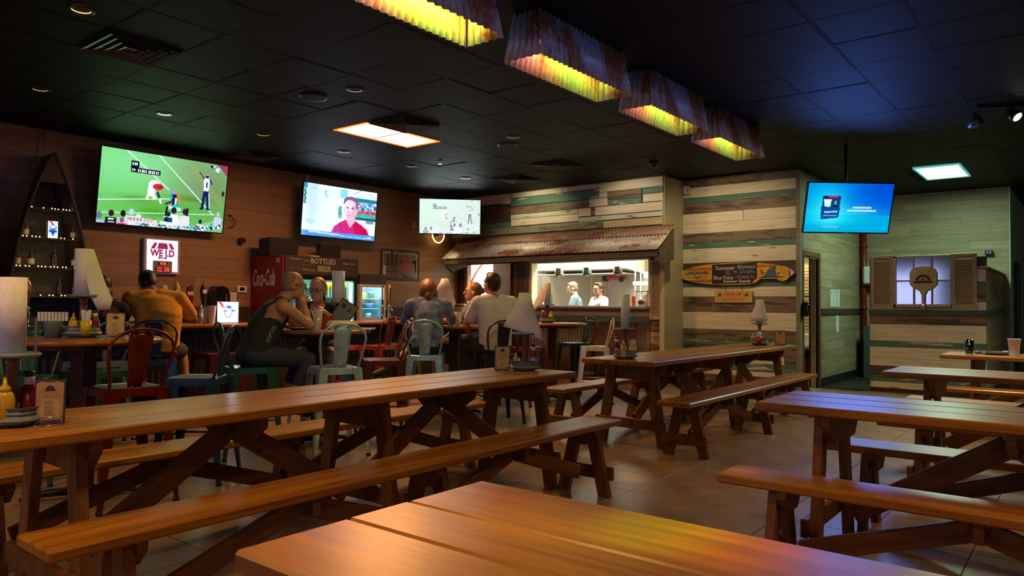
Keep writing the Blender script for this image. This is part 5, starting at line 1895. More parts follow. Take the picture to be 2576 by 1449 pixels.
# black banner with emissive wave lines under the dark ceiling
t = thing('ceiling_banner', 'black banner with a white and a red wave line under the dark ceiling', 'banner', (-1.35, 4.05, CEIL - .05), rot=(0, 0, .62))
MB().box(-.95, .75, -.35, .45, -.012, 0, bev=.004).build('panel', plain('black_banner', (.008, .008, .01), rough=.35), t)
def wave(pts, w0, w1, z, mat, nm, lb=None):
    n = len(pts)
    vs, fs = [], []
    for i, (x, y) in enumerate(pts):
        a = pts[max(i - 1, 0)]
        b = pts[min(i + 1, n - 1)]
        dx, dy = b[0] - a[0], b[1] - a[1]
        L = math.hypot(dx, dy)
        nx, ny = -dy / L, dx / L
        ww = w0 + (w1 - w0) * math.sin(PI * i / (n - 1))
        for zz in (z, z - .003):
            vs += [(x + nx * ww, y + ny * ww, zz), (x - nx * ww, y - ny * ww, zz)]
    for i in range(n - 1):
        a, b = i * 4, i * 4 + 4
        fs += [(a, b, b + 1, a + 1), (a + 2, a + 3, b + 3, b + 2), (a, a + 2, b + 2, b), (a + 1, b + 1, b + 3, a + 3)]
    o = MB().add(vs, fs).build(nm, mat, t)
    if lb:
        o['label'] = lb
S = [(-.42 + .9 * u, -.26 + .16 * (1 / (1 + math.exp(-12 * (u - .52)))) + .10 * u) for u in [k / 24 for k in range(25)]]
wave(S, .002, .020, -.0122, emit('white_wave', (.55, .55, .6), .55), 'wave_line', 'white wave line')
S2 = [(-.70 + 1.1 * u, -.05 + .07 * math.sin(u * 5.2 - 1.2)) for u in [k / 24 for k in range(25)]]
wave(S2, .002, .006, -.0122, emit('red_wave', (.28, .03, .015), .4), 'wave_line', 'red wave line')
S3 = [(-.45 + .7 * u, .17 + .10 * u + .05 * math.tanh(8 * (u - .15))) for u in [k / 20 for k in range(21)]]
wave(S3, .002, .006, -.0122, emit('green_wave', (.03, .06, .04), .4), 'wave_line', 'dim green wave line')

# ------------------------------------------------------------------ corrugated lamp shades
M_TBR = [emit('tube_red', (1.0, .16, .08), 9.0), emit('tube_orange', (1.0, .34, .02), 12.0), emit('tube_green', (.16, 1.0, .02), 5.0), emit('tube_yellow', (.95, .70, .02), 5.0)]


def shade(label, y0, y1, bright=1.0):
    L = y1 - y0
    t = thing('corrugated_lamp_shade', label, 'lamp', (-3.11, (y0 + y1) / 2, 3.0), 0, 'corrugated metal lamp shades in a row under the ceiling')
    bw, tw, H = .165, .115, .345
    hl, tl = L / 2, L / 2 - .05
    # long sides
    for sg in (-1, 1):
        mb = MB()
        V = Vector((-sg * (bw - tw), 0, H))
        P = (sg * bw, -hl, 0)
        n = int(L / .062 * 6)
        vs, fs = [], []
        for i in range(n + 1):
            u = i / n
            o = .010 * math.sin(2 * PI * u * L / .062)
            for h in (0, 1):
                yy = -hl + u * 2 * hl if h == 0 else -tl + u * 2 * tl
                xx = sg * (bw if h == 0 else tw)
                vs.append((xx + o, yy, h * H))
                vs.append((xx + o - sg * .003, yy, h * H))
        for i in range(n):
            a, b = i * 4, i * 4 + 4
            fs += [(a, b, b + 2, a + 2), (a + 1, a + 3, b + 3, b + 1), (a, a + 1, b + 1, b), (a + 2, b + 2, b + 3, a + 3)]
        mb.add(vs, fs, True)
        mb.build('side_sheet', M_SHADE, t)
    for sg in (-1, 1):
        n = 32
        vs, fs = [], []
        for i in range(n + 1):
            u = i / n * 2 - 1
            o = .010 * math.sin(PI * u * (2 * bw) / .062)
            for h in (0, 1):
                vs.append(((bw if h == 0 else tw) * u, sg * (hl if h == 0 else tl) + o, h * H))
                vs.append(((bw if h == 0 else tw) * u, sg * (hl if h == 0 else tl) + o - sg * .003, h * H))
        for i in range(n):
            a, b = i * 4, i * 4 + 4
            fs += [(a, b, b + 2, a + 2), (a + 1, a + 3, b + 3, b + 1), (a, a + 1, b + 1, b), (a + 2, b + 2, b + 3, a + 3)]
        MB().add(vs, fs, True).build('end_sheet', M_SHADE, t)
    MB().box(-tw, tw, -tl, tl, H - .008, H).build('top_plate', M_GRID, t)
    q = 2 * (hl - .1) / 4
    for k in range(4):
        a = -hl + .1 + k * q
        o = MB().tube([(0.03, a, .16), (0.03, a + q, .16)], .013, 8).build('coloured_tube', M_TBR[k], t)
        o['label'] = ('red', 'orange', 'green', 'yellow')[k] + ' section of the light tube'
    cc = ((1.0, .22, .16), (1.0, .38, .03), (.30, 1.0, .04), (.95, .72, .05))
    for k in range(4):
        a = -hl + .1 + (k + .5) * q
        area('tube_glow', (-3.11, (y0 + y1) / 2 + a, 3.20), .12, q, P_TROUGH * bright / 14, cc[k])
        area('tube_side_glow', (-3.04, (y0 + y1) / 2 + a, 3.15), q, .05, P_TROUGH * bright / 2.8, cc[k], aim=(-1, 0, -.15))
    return t


shade('corrugated lamp shade beyond the top edge of the picture', .78, 2.02, 1.3)
shade('largest corrugated lamp shade, cut by the top edge, glowing yellow green', 2.40, 3.63, 2.8)
shade('second corrugated lamp shade from the viewer, glowing orange to yellow', 4.02, 5.28)
shade('third corrugated lamp shade from the viewer, bright green in its middle', 5.63, 6.82, .8)
shade('smallest and last corrugated lamp shade in the row', 7.13, 8.39, .8)
# blue wash on the outside of the shades comes from blue spots beyond the right edge
spot('blue_stage_spot', (1.6, 6.2, 2.9), (-1, -.12, .05), 60, (.18, .36, 1.0), .9, .8, .1)
spot('blue_stage_spot', (1.2, 3.4, 2.9), (-1, .0, .05), 34, (.18, .36, 1.0), .9, .8, .1)
# ------------------------------------------------------------------ televisions
def tv(label, cx, cy, cz, w_, yaw, tilt, pic, strength, mount, glow=4.0, gcol=None):
    h_ = w_ * 9 / 16
    t = thing('television', label, 'television', (cx, cy, cz), rot=(tilt, 0, yaw))
    b = .012
    f = MB().box(-w_ / 2 - b, w_ / 2 + b, .001, .035, -h_ / 2 - b - .004, h_ / 2 + b, bev=.004)
    f.build('back_case', M_GLOSSBLK, t)
    f = MB()
    for a, c, d, e in ((-w_ / 2 - b, -w_ / 2, -h_ / 2 - b, h_ / 2 + b), (w_ / 2, w_ / 2 + b, -h_ / 2 - b, h_ / 2 + b), (-w_ / 2, w_ / 2, h_ / 2, h_ / 2 + b), (-w_ / 2, w_ / 2, -h_ / 2 - b - .004, -h_ / 2)):
        f.box(a, c, -.006, .0, d, e)
    f.build('bezel', M_GLOSSBLK, t)
    link('screen', pic.mesh('screen', w_, h_), screen_mat('tv_screen_%02d' % int(strength * 10), strength), t, (0, -.001, 0))
    MB().box(-.03, .03, -.009, -.006, -h_ / 2 - b - .001, -h_ / 2 - b + .006).build('maker_badge', M_CHROME, t)
    mount(t)
    d = area('tv_glow', (0, 0, 0), w_ * .9, h_ * .9, glow, gcol or tuple(float(v) for v in np.clip(pic.a.mean((0, 1)), 0, 1) ** 2.0), aim=(0, 0, -1), spread=2.5)
    M = Matrix.Translation((cx, cy, cz)) @ Euler((tilt, 0, yaw)).to_matrix().to_4x4()
    d.location = M @ Vector((0, -.03, 0))
    d.rotation_euler = (M.to_3x3() @ Euler((-PI / 2, 0, 0)).to_matrix()).to_euler()
    # local -Z of the lamp must look along the screen's -Y
    d.rotation_euler = ((M.to_3x3() @ Vector((0, -1, 0)))).to_track_quat('-Z', 'Y').to_euler()
    return t


def wall_mount(depth):
    def f(t):
        MB().box(-.20, .20, .035, .05, -.15, .15, bev=.003).build('mount_plate', M_BLACK, t)
        MB().box(-.05, .05, .05, depth, -.05, .05, bev=.003).build('mount_arm', M_BLACK, t)
    return f


def ceil_mount(L, k=.02):
    def f(t):
        MB().box(-.18, .18, .035, .05, -.12, .12, bev=.003).build('mount_plate', M_BLACK, t)
        Mi = (t.rotation_euler.to_matrix()).inverted()
        up = Mi @ Vector((0, 0, 1))
        p0 = Vector((0, .07, 0))
        MB().tube([p0 - up * .05, p0 + up * L], .02, 8).build('ceiling_pole', M_BLACK, t)
    return f


def football(W, H, wash=0.0):
    p = Pic(W, H, (.42, .78, .36))
    r = random.Random(3)
    p.glow(.1, .2, .5, .6, (.50, .90, .55), .8); p.glow(.35, .15, .5, .35, (.58, .93, .66), .7)
    p.glow(.85, .35, .30, .40, (.50, .58, .42), .85); p.glow(.75, .12, .2, .15, (.55, .66, .50), .6)
    p.glow(.5, .72, .4, .12, (.36, .70, .22), .7); p.glow(.28, .63, .10, .04, (.34, .62, .22), .8); p.glow(.70, .55, .16, .04, (.36, .56, .16), .8); p.glow(.42, .80, .10, .05, (.30, .62, .14), .8)
    for k in range(10):
        x = .70 + .03 * k
        p.glow(x, .10 + .055 * k, .03, .02, (.70, .72, .30), .55)
    for _ in range(60):
        x, y = r.random() * .55, r.random() * .75
        p.line(x, y, x + .015, y + .005, .005, (.36, .70, .38), .6)
    p.poly([(.90, 0), (1, 0), (1, .16), (.94, .06)], (.62, .26, .38))
    Lc = (.82, .98, .92)
    p.line(.18, 0, .52, .46, .018, Lc); p.line(.42, 0, .90, .74, .018, Lc); p.line(0, .70, .53, .585, .014, Lc); p.line(0, .865, .92, .74, .012, Lc)
    # crouching player in white and red
    W1 = (1.0, .97, 1.0)
    p.ell(.405, .42, .045, .07, W1); p.ell(.385, .50, .03, .08, W1); p.line(.375, .50, .355, .62, .030, W1); p.line(.40, .55, .415, .60, .045, W1); p.line(.435, .52, .455, .60, .03, (.10, .12, .25)); p.line(.455, .60, .465, .655, .026, W1)
    p.ell(.435, .44, .042, .045, (.88, .15, .20)); p.rect(.44, .43, .47, .44, (.1, .1, .2))
    # referee pointing
    N1 = (.06, .14, .38)
    p.ell(.825, .195, .013, .026, N1); p.rect(.813, .172, .838, .186, (.8, .85, .95)); p.poly([(.800, .23), (.850, .23), (.848, .42), (.803, .42)], (.94, .96, 1.0)); p.line(.80, .235, .760, .155, .018, (.28, .22, .28)); p.line(.852, .24, .870, .30, .020, N1)
    p.poly([(.803, .41), (.848, .41), (.862, .66), (.842, .66), (.826, .48), (.815, .66), (.793, .66)], N1); p.line(.852, .44, .868, .67, .014, (.9, .93, 1)); p.rect(.783, .66, .815, .685, (.04, .07, .2)); p.rect(.84, .66, .875, .685, (.04, .07, .2)); p.rect(.822, .28, .834, .36, (.2, .22, .4))
    # tackled players
    p.ell(.555, .49, .022, .04, (.60, .66, .74)); p.poly([(.54, .52), (.585, .51), (.60, .68), (.56, .70)], (.08, .10, .28)); p.rect(.575, .56, .59, .66, (.9, .9, 1)); p.ell(.545, .56, .012, .03, (.1, .75, .8)); p.line(.55, .62, .505, .66, .03, (.20, .24, .34)); p.line(.53, .70, .62, .72, .05, (.85, .90, .98)); p.line(.52, .70, .51, .84, .03, (.08, .1, .25)); p.line(.505, .84, .52, .88, .03, (.95, .97, 1))
    p.rect(.597, .50, .612, .605, (1.0, .42, .20)); p.ell(.580, .68, .016, .035, (.12, .85, .85))
    # crowd and photographers
    def man(x, y, s_, c, hc=(.15, .12, .15)):
        p.ell(x, y, .018 * s_, .04 * s_, hc); p.poly([(x - .035 * s_, y + .05 * s_), (x + .035 * s_, y + .05 * s_), (x + .045 * s_, y + .24 * s_), (x - .045 * s_, y + .24 * s_)], c)
    man(.575, .74, 1.2, (.96, .98, 1)); man(.665, .745, 1.1, (.93, .93, .95), (.25, .12, .22)); p.rect(.675, .69, .695, .80, (.08, .10, .2)); man(.25, .82, 1.1, (.90, .97, 1), (.75, .88, .92)); man(.305, .88, 1.1, (.88, .92, .9), (.9, .95, .96)); man(.95, .73, .9, (.80, .86, 1.0), (.85, .75, .8))
    man(.105, .86, 1.1, (.08, .09, .16), (.25, .10, .16)); p.rect(.085, .93, .125, .95, (.9, .93, 1)); p.rect(.085, .97, .13, .985, (.9, .93, 1)); man(.19, .85, 1.1, (.85, .78, .92), (.08, .1, .14)); man(.02, .90, 1.2, (.70, .78, .95), (.4, .5, .6)); man(.185, .94, .9, (.92, .12, .16), (.5, .38, .4)); man(.535, .80, .9, (.06, .28, .55), (.06, .2, .2)); man(.425, .92, .8, (.1, .1, .14)); man(.52, .88, .9, (.12, .12, .3)); man(.80, .86, .8, (.9, .92, .96), (.1, .12, .2))
    p.line(.68, .985, 1.0, .80, .010, (.82, .90, .93))
    for k in range(16):
        x = .70 + .02 * k
        p.line(x, .97 - .011 * k, x, 1.0, .005, (.75, .85, .9))
    for _ in range(150):
        x = .30 + r.random() * .70
        y = .955 + r.random() * .05 - max(0, x - .72) * .25
        c = r.choice([(.95, .97, 1), (.1, .75, .82), (.08, .1, .22), (.7, .8, .9), (.3, .45, .55), (.95, .97, 1)])
        p.ell(x, y, .012, .016, c)
    p.poly([(.21, .88), (.45, .90), (.45, .965), (.21, .95)], (.92, .90, .93)); p.poly([(.47, .905), (.62, .915), (.62, .965), (.47, .955)], (.94, .96, 1)); p.line(.62, .965, .80, .972, .012, (.1, .75, .8))
    for k, x in enumerate((.225, .245, .27, .295, .32, .35, .375, .40)):
        p.rect(x, .895 + .0005 * k, x + .012, .935, (.75, .18, .2)); p.rect(x + .004, .905, x + .008, .925, (.92, .9, .93))
    # caption boxes
    p.rect(.22, .13, .277, .215, (.03, .05, .12)); p.rect(.22, .215, .445, .285, (.03, .05, .12))
    def word(x0, y, n, w0=.014, h_=.038):
        for k in range(n):
            p.rect(x0 + k * w0, y, x0 + k * w0 + w0 * .62, y + h_, (.95, .97, 1))
            if k % 2:
                p.rect(x0 + k * w0 + .003, y + .012, x0 + k * w0 + w0 * .45, y + .018, (.03, .05, .12))
    word(.229, .15, 3); p.line(.228, .235, .238, .25, .009, (.95, .97, 1)); p.line(.238, .25, .228, .265, .009, (.95, .97, 1)); p.line(.243, .235, .253, .25, .009, (.95, .97, 1)); p.line(.253, .25, .243, .265, .009, (.95, .97, 1))
    word(.272, .232, 5); word(.350, .232, 4); word(.410, .232, 2)
    p.ell(.915, .085, .024, .034, (.95, .93, 1)); p.ell(.933, .095, .010, .022, (.2, .8, .8)); p.ell(.862, .045, .018, .02, (.12, .13, .3)); p.ell(.88, .04, .012, .016, (.8, .9, .95)); p.ell(.975, .42, .012, .04, (.1, .12, .2))
    if wash:
        p.a = 1 - (1 - p.a) * (1 - wash)
        p.a = np.where(p.a.mean(-1, keepdims=True) > .72, p.a * .35 + .65 * np.array([.93, 1.0, 1.0]), p.a * .92)
    return p


def interview(W, H):
    p = Pic(W, H, (.93, .99, 1.02))
    p.glow(.12, .3, .10, .5, (.75, .88, 1.0), .7); p.rect(0, .10, .045, .40, (.55, .85, .80), .7); p.rect(0, 0, .05, .10, (.20, .60, .80)); p.rect(.08, .02, .17, .12, (.75, .88, 1), .8)
    for k in range(14):
        p.ell(.025 + .008 * math.sin(k * 5), .13 + .02 * k, .010, .012, (.08, .42, .35))
    p.rect(.48, .04, .58, .20, (.45, .85, .92), .8); p.poly([(.60, .0), (1, .05), (1, .22), (.66, .16)], (.92, .98, 1)); p.line(.66, .10, .78, .0, .012, (.45, .7, .8)); p.line(.88, .02, .97, .14, .01, (.4, .65, .75)); p.rect(.68, .16, 1, .24, (.12, .52, .66)); p.rect(.70, .24, 1, .42, (.55, .85, .95))
    r = random.Random(5)
    for _ in range(46):
        p.ell(.71 + .28 * r.random(), .25 + .15 * r.random(), .016, .022, r.choice([(.25, .62, .85), (.95, .97, 1), (.7, .5, .8), (.15, .35, .5), (.85, .6, .5)]))
    p.rect(.71, .40, 1, .47, (.80, .30, .28)); p.rect(.70, .47, 1, .55, (.25, .75, .75)); p.rect(.70, .55, 1, .60, (.10, .40, .48))
    for _ in range(60):
        p.ell(.71 + .28 * r.random(), .41 + .12 * r.random(), .008, .012, r.choice([(.9, .35, .3), (.2, .7, .6), (.8, .25, .3), (.4, .85, .85)]))
    p.rect(.70, .62, .86, .66, (.92, .95, .85)); p.rect(.86, .60, .97, .66, (.25, .35, .45), .6)
    for _ in range(40):
        p.ell(.49 + .04 * r.random() - .02, .38 + .22 * r.random(), .010, .014, (.30, .68, .62))
    p.rect(.27, .10, .30, .20, (.6, .85, .85)); p.ell(.31, .22, .02, .03, (.7, .9, .92)); p.rect(.44, .08, .448, .25, (.7, .85, .9))
    p.ell(.11, .72, .06, .05, (.75, .9, .97))
    # shoulders, neck, head
    p.poly([(.38, .93), (.42, .78), (.50, .68), (.58, .62), (.70, .62), (.80, .70), (.88, .78), (.93, .93)], (.86, .16, .52))
    p.poly([(.66, .64), (.74, .66), (.80, .72), (.86, .78), (.92, .92), (.72, .93)], (.82, .08, .32)); p.poly([(.42, .80), (.50, .69), (.52, .93), (.38, .93)], (.80, .22, .62))
    p.line(.50, .70, .53, .92, .012, (.65, .06, .36)); p.line(.78, .70, .84, .92, .014, (.66, .04, .22)); p.line(.86, .78, .84, .93, .012, (.6, .04, .2))
    p.poly([(.575, .62), (.64, .78), (.71, .62)], (.95, .78, .85)); p.line(.565, .62, .64, .79, .014, (.72, .08, .40)); p.line(.715, .62, .64, .79, .014, (.72, .08, .40))
    p.rect(.595, .50, .695, .68, (.92, .74, .82)); p.ell(.632, .40, .092, .215, (.97, .82, .90)); p.ell(.60, .36, .05, .12, (1.0, .93, .98), .8); p.ell(.72, .43, .018, .045, (.95, .78, .84)); p.ell(.69, .45, .04, .14, (.86, .66, .78), .6)
    p.poly([(.535, .33), (.535, .22), (.57, .17), (.63, .15), (.70, .17), (.735, .24), (.735, .40), (.705, .38), (.70, .27), (.64, .22), (.58, .23), (.555, .28)], (.50, .40, .55))
    p.ell(.59, .385, .020, .012, (.42, .32, .45)); p.ell(.66, .385, .022, .013, (.42, .32, .45)); p.rect(.565, .355, .61, .365, (.55, .42, .52)); p.rect(.64, .355, .69, .365, (.55, .42, .52)); p.line(.615, .40, .602, .46, .012, (.85, .62, .72)); p.ell(.608, .465, .016, .010, (.78, .52, .62)); p.rect(.588, .525, .645, .537, (.55, .30, .42)); p.ell(.62, .57, .03, .02, (.88, .68, .78), .7)
    p.rect(0, .90, 1, 1, (.30, .62, .95)); p.rect(0, .90, .05, 1, (.45, .68, .95)); p.line(.10, .905, .50, .93, .012, (.95, .98, 1)); p.line(.17, .93, .68, .955, .010, (.95, .98, 1)); p.line(.70, .95, .86, .965, .010, (.9, .95, 1)); p.rect(.10, .915, .16, .935, (1, 1, 1)); p.rect(.89, .93, .95, .96, (.95, .98, 1)); p.rect(.865, .91, .875, 1, (.7, .85, 1))
    return p


def ad(W, H):
    p = Pic(W, H, (.0, .42, .85))
    p.put(np.ones_like(p.u, bool) & (p.v < .62), (.0, .40, .90)); p.glow(.20, .45, .35, .6, (.0, .80, .95), .95); p.glow(.45, .62, .45, .15, (.25, .92, .98), .6); p.rect(0, .64, 1, 1, (.0, .68, .90)); p.glow(.3, .72, .3, .12, (.1, .95, 1.0), .8); p.glow(.28, .55, .14, .3, (.55, 1, 1), .6); p.glow(.9, .1, .3, .3, (.0, .28, .80), .6)
    # four pack carton
    p.poly([(.185, .30), (.395, .30), (.395, .52), (.185, .52)], (.04, .30, .55)); p.poly([(.19, .26), (.39, .26), (.40, .31), (.18, .31)], (.04, .15, .40)); p.rect(.25, .265, .37, .295, (.95, .15, .35)); p.poly([(.20, .33), (.29, .33), (.28, .50), (.22, .50)], (.85, .98, .95)); p.rect(.31, .34, .37, .48, (.02, .12, .30)); p.rect(.325, .36, .355, .44, (.3, .7, .8)); p.poly([(.175, .47), (.40, .50), (.39, .70), (.185, .74)], (.02, .30, .62))
    for k in range(9):
        p.rect(.22 + .017 * k, .575 - .002 * k, .232 + .017 * k, .61 - .002 * k, (.75, .95, 1))
    p.rect(.21, .655, .37, .668, (.4, .75, .95))
    for y, x0, x1 in ((.475, .55, .77), (.535, .49, .83)):
        k = x0
        while k < x1:
            p.rect(k, y, k + .014, y + .035, (.85, 1, 1)); k += .020
    for k in range(22):
        p.rect(.22 + .0085 * k, .885, .226 + .0085 * k, .897, (.75, .97, 1))
    return p


tv('biggest wall television showing a football game with a referee pointing', -9.60, 4.735, 2.735, 1.672, 1.560, .149, football(320, 180), 1.02, wall_mount(.26))
tv('wall television showing an interview of a man in a pink jersey', -9.47, 7.51, 2.742, 1.436, 1.545, .089, interview(240, 135), 1.1, wall_mount(.38))
tv('television across the far corner showing the football game, paler picture', -9.141, 9.723, 2.881, 1.10, .797, .107, football(200, 112, .6), 1.05, ceil_mount(.46))
tv('television under the ceiling by the door showing a bright blue advertisement', -2.395, 9.878, 2.536, 1.10, .723, .263, ad(200, 112), 1.0, ceil_mount(.80), 20.0, (.10, .24, 1.0))

# ------------------------------------------------------------------ surfboard sign
sb = thing('surfboard_sign', 'yellow surfboard sign with a chalkboard reading Summer Blowout on the planked wall', 'sign', (-4.408, YP - .03, 1.795))
YB = -.045
n = 40
LB, HB2 = .94, .172
def sbh(u):
    return HB2 * (max(0, 1 - abs(u) ** 2.5)) ** .62
up = []
lo = []
for k in range(n + 1):
    u = -1 + 2 * k / n
    h = (HB2 + .002) * (max(0.0, 1 - abs(u) ** 2.35)) ** .60
    up.append((LB * u, h))
    lo.append((LB * u, -h))
# a bite is missing on the lower edge
bite = []
for x, z in lo:
    if .30 < x < .78:
        k = int(x * 40)
        z2 = -.088 - .012 * (k % 2) - .02 * (1 if x < .36 else 0) + .03 * max(0, (.42 - x) * -1) * 0
        bite.append((x, max(z, z2 - .03 if x < .38 else z2)))
    else:
        bite.append((x, z))
out = up + bite[::-1][1:-1]
M_SY = plain('surfboard_yellow', (.62, .36, .03), rough=.35, coat=.3)
M_SR = plain('surfboard_red', (.55, .09, .02), rough=.35)
M_SW = plain('surfboard_white', (.62, .52, .42), rough=.4)
M_SB = plain('surfboard_navy', (.02, .05, .12), rough=.4)
bd = MB().prism(out, YB, -.005, 'xz').build('board', M_SY, sb)


def strip(x0, x1, z0, z1, mat, y=YB - .002, nm='stripe', sgn=1):
    pts = []
    m = 14
    for k in range(m + 1):
        x = x0 + (x1 - x0) * k / m
        lim = (HB2 - .004) * (max(0.0, 1 - abs(x / LB) ** 2.35)) ** .60
        pts.append((x, max(min(z1, lim), -lim)))
    for k in range(m, -1, -1):
        x = x0 + (x1 - x0) * k / m
        lim = (HB2 - .004) * (max(0.0, 1 - abs(x / LB) ** 2.35)) ** .60
        pts.append((x, max(min(z0, lim), -lim)))
    return MB().prism(pts, y, y + .002, 'xz').build(nm, mat, bd)


strip(-.80, -.345, .070, .105, M_SR); strip(-.80, -.345, -.125, -.09, M_SR); strip(.375, .60, .092, .128, M_SR); strip(.745, .885, .092, .128, M_SR); strip(.745, .885, -.13, -.09, M_SR)
strip(-.938, -.865, -.2, .2, M_SW); strip(.865, .938, -.2, .2, M_SW)
cb = MB().prism([(-.345, -.152), (-.345, .152), (.375, .168), (.375, -.07), (.33, -.10), (.30, -.155)], YB - .006, YB - .001, 'xz').build('chalkboard', plain('chalkboard_dark', (.022, .016, .018), rough=.8), bd)
lettering('LANDSHARK', .075, M_SB, bd, (-.60, YB - .0015, .022), RX, offset=.0025, maxw=.40)
lettering('Lager', .06, M_SB, bd, (-.60, YB - .0015, -.040), RX, offset=.0008, maxw=.15, shear=.4)
lettering('ISLAND', .022, M_SB, bd, (-.745, YB - .0015, -.045), RX, ext=.0004); lettering('STYLE', .022, M_SB, bd, (-.455, YB - .0015, -.045), RX, ext=.0004)
CY = YB - .0075
CHA = plain('chalk_cream', (.52, .50, .38), rough=.9); CHB = plain('chalk_sky', (.10, .22, .40), rough=.9); CHP = plain('chalk_pink', (.45, .12, .14), rough=.9)
for s_, sz, m_, x, z, mw in (('Summer', .085, CHA, -.13, .092, .32), ('Blowout', .085, plain('chalk_olive', (.30, .33, .22), rough=.9), .215, .105, .29), ('$2.', .085, CHP, -.075, .018, .09), ('00', .055, CHP, .035, .030, .07), ('Drafts', .075, CHB, .225, .030, .23),
                             ('Blue Point', .085, CHA, -.16, -.062, .32), ('-Goose Is.', .078, CHP, .19, -.050, .31), ('Summer Shandy', .062, CHA, .06, -.118, .44)):
    lettering(s_, sz, m_, cb, (x, CY, z), RX, offset=.0018, maxw=mw)
# fin emblem with sunset disc and palms
MB().lathe([(.115, 0), (.115, .0015)], 32).build('sun_disc', plain('sun_gold', (.70, .34, .02), rough=.35), bd, (.765, YB - .0005, -.01), (PI / 2, 0, 0))
fin = MB().prism([(.52, -.055), (.545, .0), (.585, .055), (.64, .095), (.675, .105), (.655, .06), (.66, .01), (.675, -.03), (.69, -.055)], YB - .006, YB - .0025, 'xz')
tag(fin.build('fin_emblem', plain('fin_blue', (.03, .10, .22), rough=.4), bd), 'dark blue fin emblem')
e = MB()
e.prism([(.49, -.058), (.52, .01), (.565, .068), (.62, .108), (.66, .118), (.66, .110), (.625, .10), (.575, .062), (.535, .005), (.51, -.058)], YB - .0064, YB - .0025, 'xz')
e.prism([(.40, -.065), (.48, -.05), (.70, -.058), (.80, -.055), (.74, -.070), (.60, -.066), (.50, -.072)], YB - .0064, YB - .0025, 'xz')
for x, z in ((.445, .035), (.47, .0), (.70, -.012)):
    e.prism([(x - .004, z - .05), (x + .004, z - .05), (x + .003, z), (x - .003, z)], YB - .0064, YB - .0025, 'xz')
    for k in range(5):
        a = .3 + k * .65
        e.prism([(x, z), (x + .028 * math.cos(a), z + .022 * math.sin(a)), (x + .020 * math.cos(a + .3), z + .018 * math.sin(a + .3))], YB - .0064, YB - .0025, 'xz')
e.build('palm_and_wave_print', M_SB, bd)

fu = thing('wooden_sign', 'small hanging wooden sign reading FINS UP JACKSONVILLE', 'sign', (-4.416, YP - .032, 1.34))
MB().box(-.305, .305, -.022, 0, 0, .187, bev=.004).build('board', plain('sign_ochre', (.60, .33, .06), rough=.5, var=.06), fu)
MB().tube([(-.13, -.005, .187), (-.13, -.005, .262)], .003, 6).tube([(.13, -.005, .187), (.13, -.005, .262)], .003, 6).build('hanger', M_IRON, fu)
bo = fu.children[0]
lettering('FINS UP', .085, plain('sign_red', (.55, .04, .03), rough=.5), bo, (-.0, -.0225, .130), RX, offset=.002, maxw=.26)
lettering('JACKSONVILLE!', .05, plain('sign_rust', (.50, .09, .03), rough=.5), bo, (-.005, -.0225, .052), RX, offset=.0006, maxw=.34)
for sx_ in (-1, 1):
    cx = .215 * sx_
    f = MB().prism([(cx - .035, .112), (cx - .02, .135), (cx + .012, .160), (cx + .010, .135), (cx + .022, .112)], -.0245, -.0222, 'xz')
    f.prism([(cx - .055, .108), (cx + .055, .112), (cx + .03, .104), (cx - .03, .103)], -.0245, -.0222, 'xz')
    f.build('fin_emblem', M_SB, bo)

# papers on the side wall
for y, z0, z1, lb in ((12.96, 1.295, 1.578, 'pale notice sheet nearest the door on the side wall, first of three in a row'), (13.15, 1.295, 1.578, 'middle sheet of the three pale notices on the side wall'), (13.36, 1.295, 1.585, 'pale notice sheet farthest from the door, last of three in a row'), (13.30, .86, 1.147, 'single pale notice sheet below the dark rail of the side wall')):
    t = thing('notice_sheet', lb, 'paper', (XS + .0095, y, z0), PI / 2)
    MB().box(-.085, .085, -.001, 0, 0, z1 - z0).build('sheet', plain('notice_paper', (.62, .72, .72), rough=.8), t)
    m = MB()
    for k in range(7):
        m.box(-.06, .02 + .03 * ((k * 7) % 3), -.0016, -.001, .05 + k * .028, .056 + k * .028)
    m.box(-.03, .03, -.0016, -.001, (z1 - z0) - .05, (z1 - z0) - .03)
    m.build('printed_lines', plain('grey_ink', (.2, .22, .22)), t)
t = thing('hand_towel_dispenser', 'white hand towel dispenser in the corner left of the shuttered partition', 'dispenser', (-3.18, YF - .009, 1.71))
MB().box(-.14, .14, -.22, 0, 0, .33, bev=.03).build('cover', plain('dispenser_white', (.70, .74, .72), rough=.4), t)
MB().box(-.14, .14, -.20, 0, -.02, 0, bev=.004).build('base', M_BLACK, t)
t = thing('red_pipe', 'red sprinkler riser pipe in the corner behind the blue advertisement television', 'pipe', (-3.32, YF - .10, 0))
M_REDP = plain('red_pipe_paint', (.22, .012, .015), rough=.4)
MB().tube([(0, 0, 0.0), (0, 0, CEIL - .01)], .045, 12).build('pipe', M_REDP, t)
for z in (1.25, 2.4):
    MB().lathe([(.06, z), (.06, z + .06)], 14).build('coupling', M_REDP, t)
t = thing('heater_cabinet', 'dark grey cabinet on the floor in the corner under the dispenser', 'cabinet', (-3.0, YF - .02, 0))
MB().box(-.25, .25, -.5, 0, 0, .95, bev=.01).build('body', plain('cabinet_grey', (.06, .065, .06), rough=.5), t)
m = MB()
for k in range(7):
    m.box(.252, .258, -.4, -.1, .30 + k * .06, .32 + k * .06)
m.build('vent_louvre', M_BLACK, t)
t = thing('dark_floor_mat', 'black floor mat between the side wall and the partition', 'mat', (-3.05, 12.9, 0))
MB().box(-.34, .33, -.7, 1.4, 0, .012, bev=.004).build('mat', M_BLACK, t)
t = thing('wall_camera', 'small black camera high on the far wall by its right corner', 'camera', (-1.36, YF - .009, 2.20))
MB().box(-.06, .06, -.10, -.03, 0, .07, bev=.008).build('case', M_BLACK, t)
